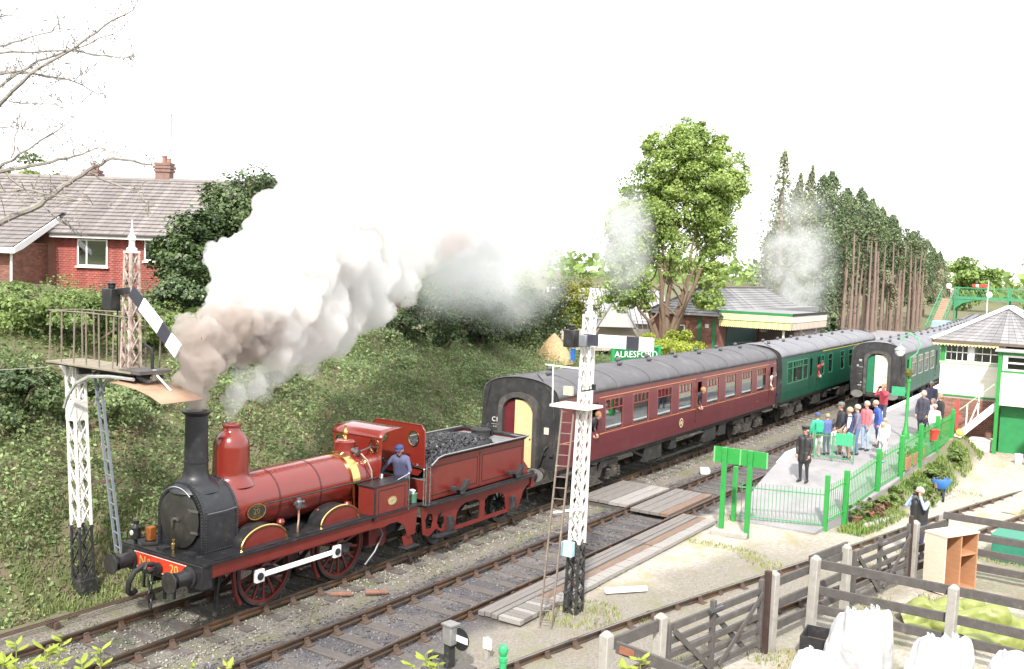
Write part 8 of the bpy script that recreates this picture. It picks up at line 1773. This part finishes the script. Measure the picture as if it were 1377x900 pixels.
    if beard: MB().sphere(H(.065, 0, -.085), .045*s, 10, 6, (1, 1.1, 1)).build('beard', mat('beard_white', (.7, .68, .64), .8), T, world=False)
    if hat:
        kind, hcol = hat; hm_ = cloth(hcol, .6); hq = MB()
        R3 = hm; o = H(-.012, 0, .055)
        pr = [(.116, .0), (.118, .03), (.105, .075), (.07, .1), (.0001, .108)] if kind != 'peak' else [(.112, .0), (.112, .04), (.135, .075), (.13, .095), (.0001, .10)]
        hq.lathe([(r*s, z_*s) for r, z_ in pr], o, n=18, R=R3); hh = hq.build('hat', hm_, T, world=False)
        if kind in ('cap', 'peak'):
            bq = MB(); vs = [H(.08+.075*math.cos(t), .085*math.sin(t), .062-.01*abs(math.cos(t))) for t in np.linspace(-PI/2, PI/2, 9)]+[H(.07, .09*u, .066) for u in np.linspace(1, -1, 9)]
            bq.add(vs, [tuple(range(18))]); br = bq.build('brim', hm_, hh, world=False); br.modifiers.new('t', 'SOLIDIFY').thickness = .008
    if extra: extra(T, up, H, s)
    return T
FW = 0
NAVY, BLACK, JEAN = (.03, .035, .07), (.022, .022, .025), (.09, .15, .27)
# driver on the footplate, leaning out, cap and blue overalls
person('engine driver in blue overalls and cap leaning over the footplate side', (-6.22, -.66, 1.12), math.radians(205), 1.60, (.085, .09, .17), (.06, .065, .13), hat=('cap', (.03, .045, .14)), lean=math.radians(22), bulk=1.15, hair=(.4, .38, .36),
    arms={'L': ((.20, .30, 1.17), (.33, .18, .98)), 'R': ((.10, -.36, 1.22), (.22, -.52, 1.02))}, head_turn=-.25, head_tilt=.12)
# passengers leaning out of the coaches (floor at 1.17)
def passenger(label, x, top, hair, h=1.68, yf=Y1, lean=40, y=-1.02, **k):
    person(label, (x, float(yf(x))+y, 1.17), -PI/2, h, top, BLACK, hair=hair, lean=math.radians(lean), arms={'L': ((.14, .17, 1.16), (.34, .12, 1.10)), 'R': ((.14, -.17, 1.16), (.34, -.10, 1.08))}, bulk=.9, **k)
passenger('red-haired passenger in dark clothes leaning from the first door of the maroon coach', 2.16, (.06, .05, .06), (.25, .12, .05), 1.66)
passenger('person in dark jacket leaning from the middle door of the maroon coach', 10.52, (.05, .04, .05), (.32, .18, .08), 1.72)
passenger('person in white shirt leaning from the last door of the maroon coach', 18.97, (.65, .62, .60), (.08, .06, .05), 1.7)
passenger('person in red top leaning from the curtained green coach', 26.8, (.35, .04, .05), (.04, .03, .03), 1.7)
P9 = .9
def backpack(c):
    def f(T, up, H, s): MB().box(up(-.22, 0, 1.22), (.18*s, .30*s, .42*s)).box(up(-.33, 0, 1.14), (.06*s, .22*s, .2*s)).build('rucksack', cloth(c), T, world=False, bevel=.04)
    return f
def camera_up(T, up, H, s): MB().box(H(.17, .0, .0), (.07*s, .13*s, .09*s)).cyl(H(.19, 0, 0), H(.29, 0, 0), .036*s, n=12).build('camera', m_black, T, world=False)
CAMARMS = {'L': ((.22, .24, 1.30), (.20, .09, 1.58)), 'R': ((.22, -.24, 1.30), (.20, -.09, 1.58))}
person('station master in black uniform and peaked cap alone on the platform ramp', (6.7, -6.5, PZ(6.7)), math.radians(170), 1.76, BLACK, (.03, .03, .035), hat=('peak', (.02, .02, .022)), coat=True, hair=(.5, .48, .46))
person('boy in bright green top with a green rucksack', (9.3, -6.12, PZ(9.3)), math.radians(35), 1.48, (.05, .42, .25), (.42, .38, .32), shorts=True, hat=('cap', (.05, .08, .22)), extra=backpack((.03, .36, .20)), shoes=(.5, .5, .5))
person('child in blue jacket beside the boy with the green rucksack', (9.9, -6.3, P9), math.radians(60), 1.42, (.10, .14, .32), (.1, .1, .14), hair=(.3, .24, .18))
person('man in dark jacket, grey cap and khaki shorts with a black rucksack', (10.4, -6.62, P9), math.radians(120), 1.78, (.035, .035, .045), (.24, .25, .16), shorts=True, hat=('cap', (.14, .14, .13)), extra=backpack((.03, .03, .035)))
person('man in navy gilet and white sleeves at the green barrier', (9.6, -7.12, P9), math.radians(100), 1.76, (.72, .70, .68), (.10, .45, .30), shorts=True, sleeves=False, vest=(.04, .05, .13), hair=(.35, .28, .2), arms={'L': ((.03, .27, 1.14), (.14, .24, .92)), 'R': ((.10, -.27, 1.16), (.26, -.20, 1.0))})
person('person in purple-grey hooded jacket and jeans', (10.7, -7.1, P9), math.radians(110), 1.74, (.17, .16, .24), (.10, .15, .28), hair=(.40, .36, .32))
person('grey-haired person in pink and red top and pale jeans', (11.8, -7.15, P9), math.radians(150), 1.76, (.55, .16, .18), (.30, .40, .55), hair=(.42, .40, .38))
person('person in bright blue coat bending towards the camera bag', (12.9, -7.35, P9), math.radians(120), 1.72, (.06, .12, .42), (.10, .10, .16), lean=.22, coat=True, hair=(.5, .34, .25))
person('person in red top raising a camera at the platform edge', (18.2, -6.3, P9), math.radians(150), 1.78, (.50, .07, .10), (.08, .08, .12), arms=CAMARMS, extra=camera_up, hair=(.28, .18, .12))
person('fair-haired child in pale clothes by the platform fence', (9.9, -8.15, P9), math.radians(140), 1.34, (.62, .64, .66), (.48, .62, .60), hair=(.62, .46, .24), shorts=True, shoes=(.1, .4, .6))
person('person in white top sitting low by the pale-clothed child', (11.3, -7.9, P9), math.radians(170), 1.30, (.68, .66, .64), (.5, .5, .52), hair=(.5, .36, .22))
person('grey-haired man in dark coat, tallest of the group by the signal box', (16.6, -8.15, P9), math.radians(165), 1.78, (.05, .05, .07), (.04, .04, .05), hair=(.4, .39, .38), coat=True)
person('person in blue-grey jacket among the group by the signal box', (17.5, -8.0, P9), math.radians(140), 1.74, (.13, .15, .22), (.06, .06, .08), hair=(.34, .27, .22))
person('person in black jacket with a bag strap beside the red fence post', (16.7, -8.75, P9), math.radians(130), 1.74, (.035, .035, .04), (.05, .05, .06), hair=(.3, .2, .15))
person('person in striped pale shirt behind the group by the signal box', (18.4, -8.2, P9-.35), math.radians(150), 1.7, (.5, .5, .56), (.06, .06, .09), hair=(.2, .15, .12))
person('white-haired person in pale pink top leaning on the platform fence', (15.6, -8.75, P9), math.radians(200), 1.45, (.66, .50, .48), (.3, .4, .5), hair=(.5, .48, .46))
person('person in dark jacket standing alone at the signal box corner', (21.3, -7.6, P9), math.radians(170), 1.76, (.10, .10, .16), (.05, .05, .07), hair=(.36, .35, .34))
person('photographer in black padded gilet and blue sleeves behind the fence', (2.35, -10.78, -.08), math.radians(165), 1.80, (.32, .40, .66), (.05, .05, .09), vest=(.025, .025, .03), arms=CAMARMS, extra=camera_up, hair=(.48, .46, .44), bulk=1.18)
person('person in white shirt and dark trousers climbing the footbridge stairs', (96.2, 4.3, 5.42), 0, 1.75, (.75, .75, .76), (.05, .05, .06))
person('small person in pink halfway up the footbridge stairs', (95.6, 3.85, 5.2), 0, 1.35, (.6, .4, .42), (.4, .3, .3))
# ---------------------------------------------------------------- wheelbarrow, planters, odds and ends
WBW = thing('wheelbarrow', 'blue tipped wheelbarrow on the gravel by the garden', 'wheelbarrow', (10.2, -9.95, -.1), math.radians(200))
q = MB(); top_ = [(-.45, -.33, .62), (.42, -.30, .70), (.42, .30, .70), (-.45, .33, .62)]; bot_ = [(-.25, -.2, .30), (.22, -.17, .36), (.22, .17, .36), (-.25, .2, .30)]
q.add(top_+bot_, [(0, 1, 5, 4), (1, 2, 6, 5), (2, 3, 7, 6), (3, 0, 4, 7), (4, 5, 6, 7)]); o = q.build('tray', mat('barrow_blue', (.05, .17, .50), .4), WBW, world=False); o.modifiers.new('t', 'SOLIDIFY').thickness = .012
for sg in (-1, 1):
    MB().tube([(.62, sg*.04, .16), (.2, sg*.16, .32), (-.3, sg*.24, .32), (-.85, sg*.28, .55)], .018, 6).build('handle', m_iron, WBW, world=False); MB().tube([(-.25, sg*.2, .3), (-.32, sg*.24, .02), (-.1, sg*.22, .02), (.0, sg*.18, .3)], .014, 6).build('leg', m_iron, WBW, world=False)
MB().lathe([(.12, -.03), (.17, -.03), (.18, 0), (.17, .03), (.12, .03), (.12, -.03)], (.62, 0, .18), 'Y', 18).build('tyre', m_blackm, WBW, world=False); MB().cyl((.62, -.05, .18), (.62, .05, .18), .05, n=10).build('hub', m_iron, WBW, world=False)
for x, y, lb in ((9.3, -9.0, 'brown wooden planter nearest the ramp on the platform fence'), (10.3, -9.02, 'second brown wooden planter on the platform fence'), (11.6, -9.05, 'brown planter with trailing plants by the red pot')):
    T = thing('wooden_planter', lb, 'planter', (x, y, .9)); MB().bx(x-.3, x+.3, y-.15, y+.15, .9, 1.30).build('box', mat('planter_brown', (.33, .16, .09), .8, 0, .2, 6), T); P, out, _ = clump_points((x, y, 1.42), (.34, .2, .16), 200, 8); foliage('plants', P, out, .08, L_light, T, (x, y, .9))['kind'] = 'stuff'
T = thing('hanging_pot', 'bright red pot hung on the platform fence', 'flower pot', (12.3, -9.32, 1.5)); MB().lathe([(.13, 0), (.19, .34), (.21, .36), (.18, .36), (.14, .1), (.0001, .1)], (0, 0, 0), n=14).build('pot', mat('pot_bright_red', (.60, .07, .05), .5), T, world=False); MB().bar((0, .02, .3), (0, .12, .35), .02).build('hook', m_iron, T, world=False)
tag(MB().bx(15.85, 15.95, -9.55, -9.45, 1.4, 2.6).build('red_post', mat('post_red', (.42, .06, .05), .5), bevel=.01), 'slim red post at the end of the platform fence', 'post')
tag(MB().sphere((15.9, -9.62, 1.35), .15, 12, 8).build('yellow_float', mat('float_yellow', (.72, .65, .12), .5)), 'yellow ball hung at the end of the platform fence', 'ball')
for x, y, lb in ((16.6, -11.6, 'left white bucket on the gravel by the signal box'), (16.4, -12.0, 'right white bucket beside the striped wagon')):
    T = thing('bucket', lb, 'bucket', (x, y, float(height(x, y)))); MB().lathe([(.12, 0), (.15, .36), (.155, .36), (.13, .34), (.11, .03), (.0001, .03)], (0, 0, 0), n=14).build('pail', m_white, T, world=False); MB().tube([(-.15, 0, .35), (-.1, 0, .44), (.1, 0, .44), (.15, 0, .35)], .006, 4).build('bail', m_iron, T, world=False)
ST_ = thing('pail', 'small green pail standing on the engine footplate', 'pail', (-6.2, -.98, 1.25)); MB().lathe([(.11, 0), (.13, .28), (.135, .29), (.12, .29), (.0001, .26)], (0, 0, 0), n=14).build('pail', mat('pail_green', (.10, .22, .15), .5), ST_, world=False); MB().lathe([(.06, .27), (.09, .36), (.0001, .40)], (0, 0, 0), n=10).build('rag', mat('pale_rag', (.72, .74, .80)), ST_, world=False)
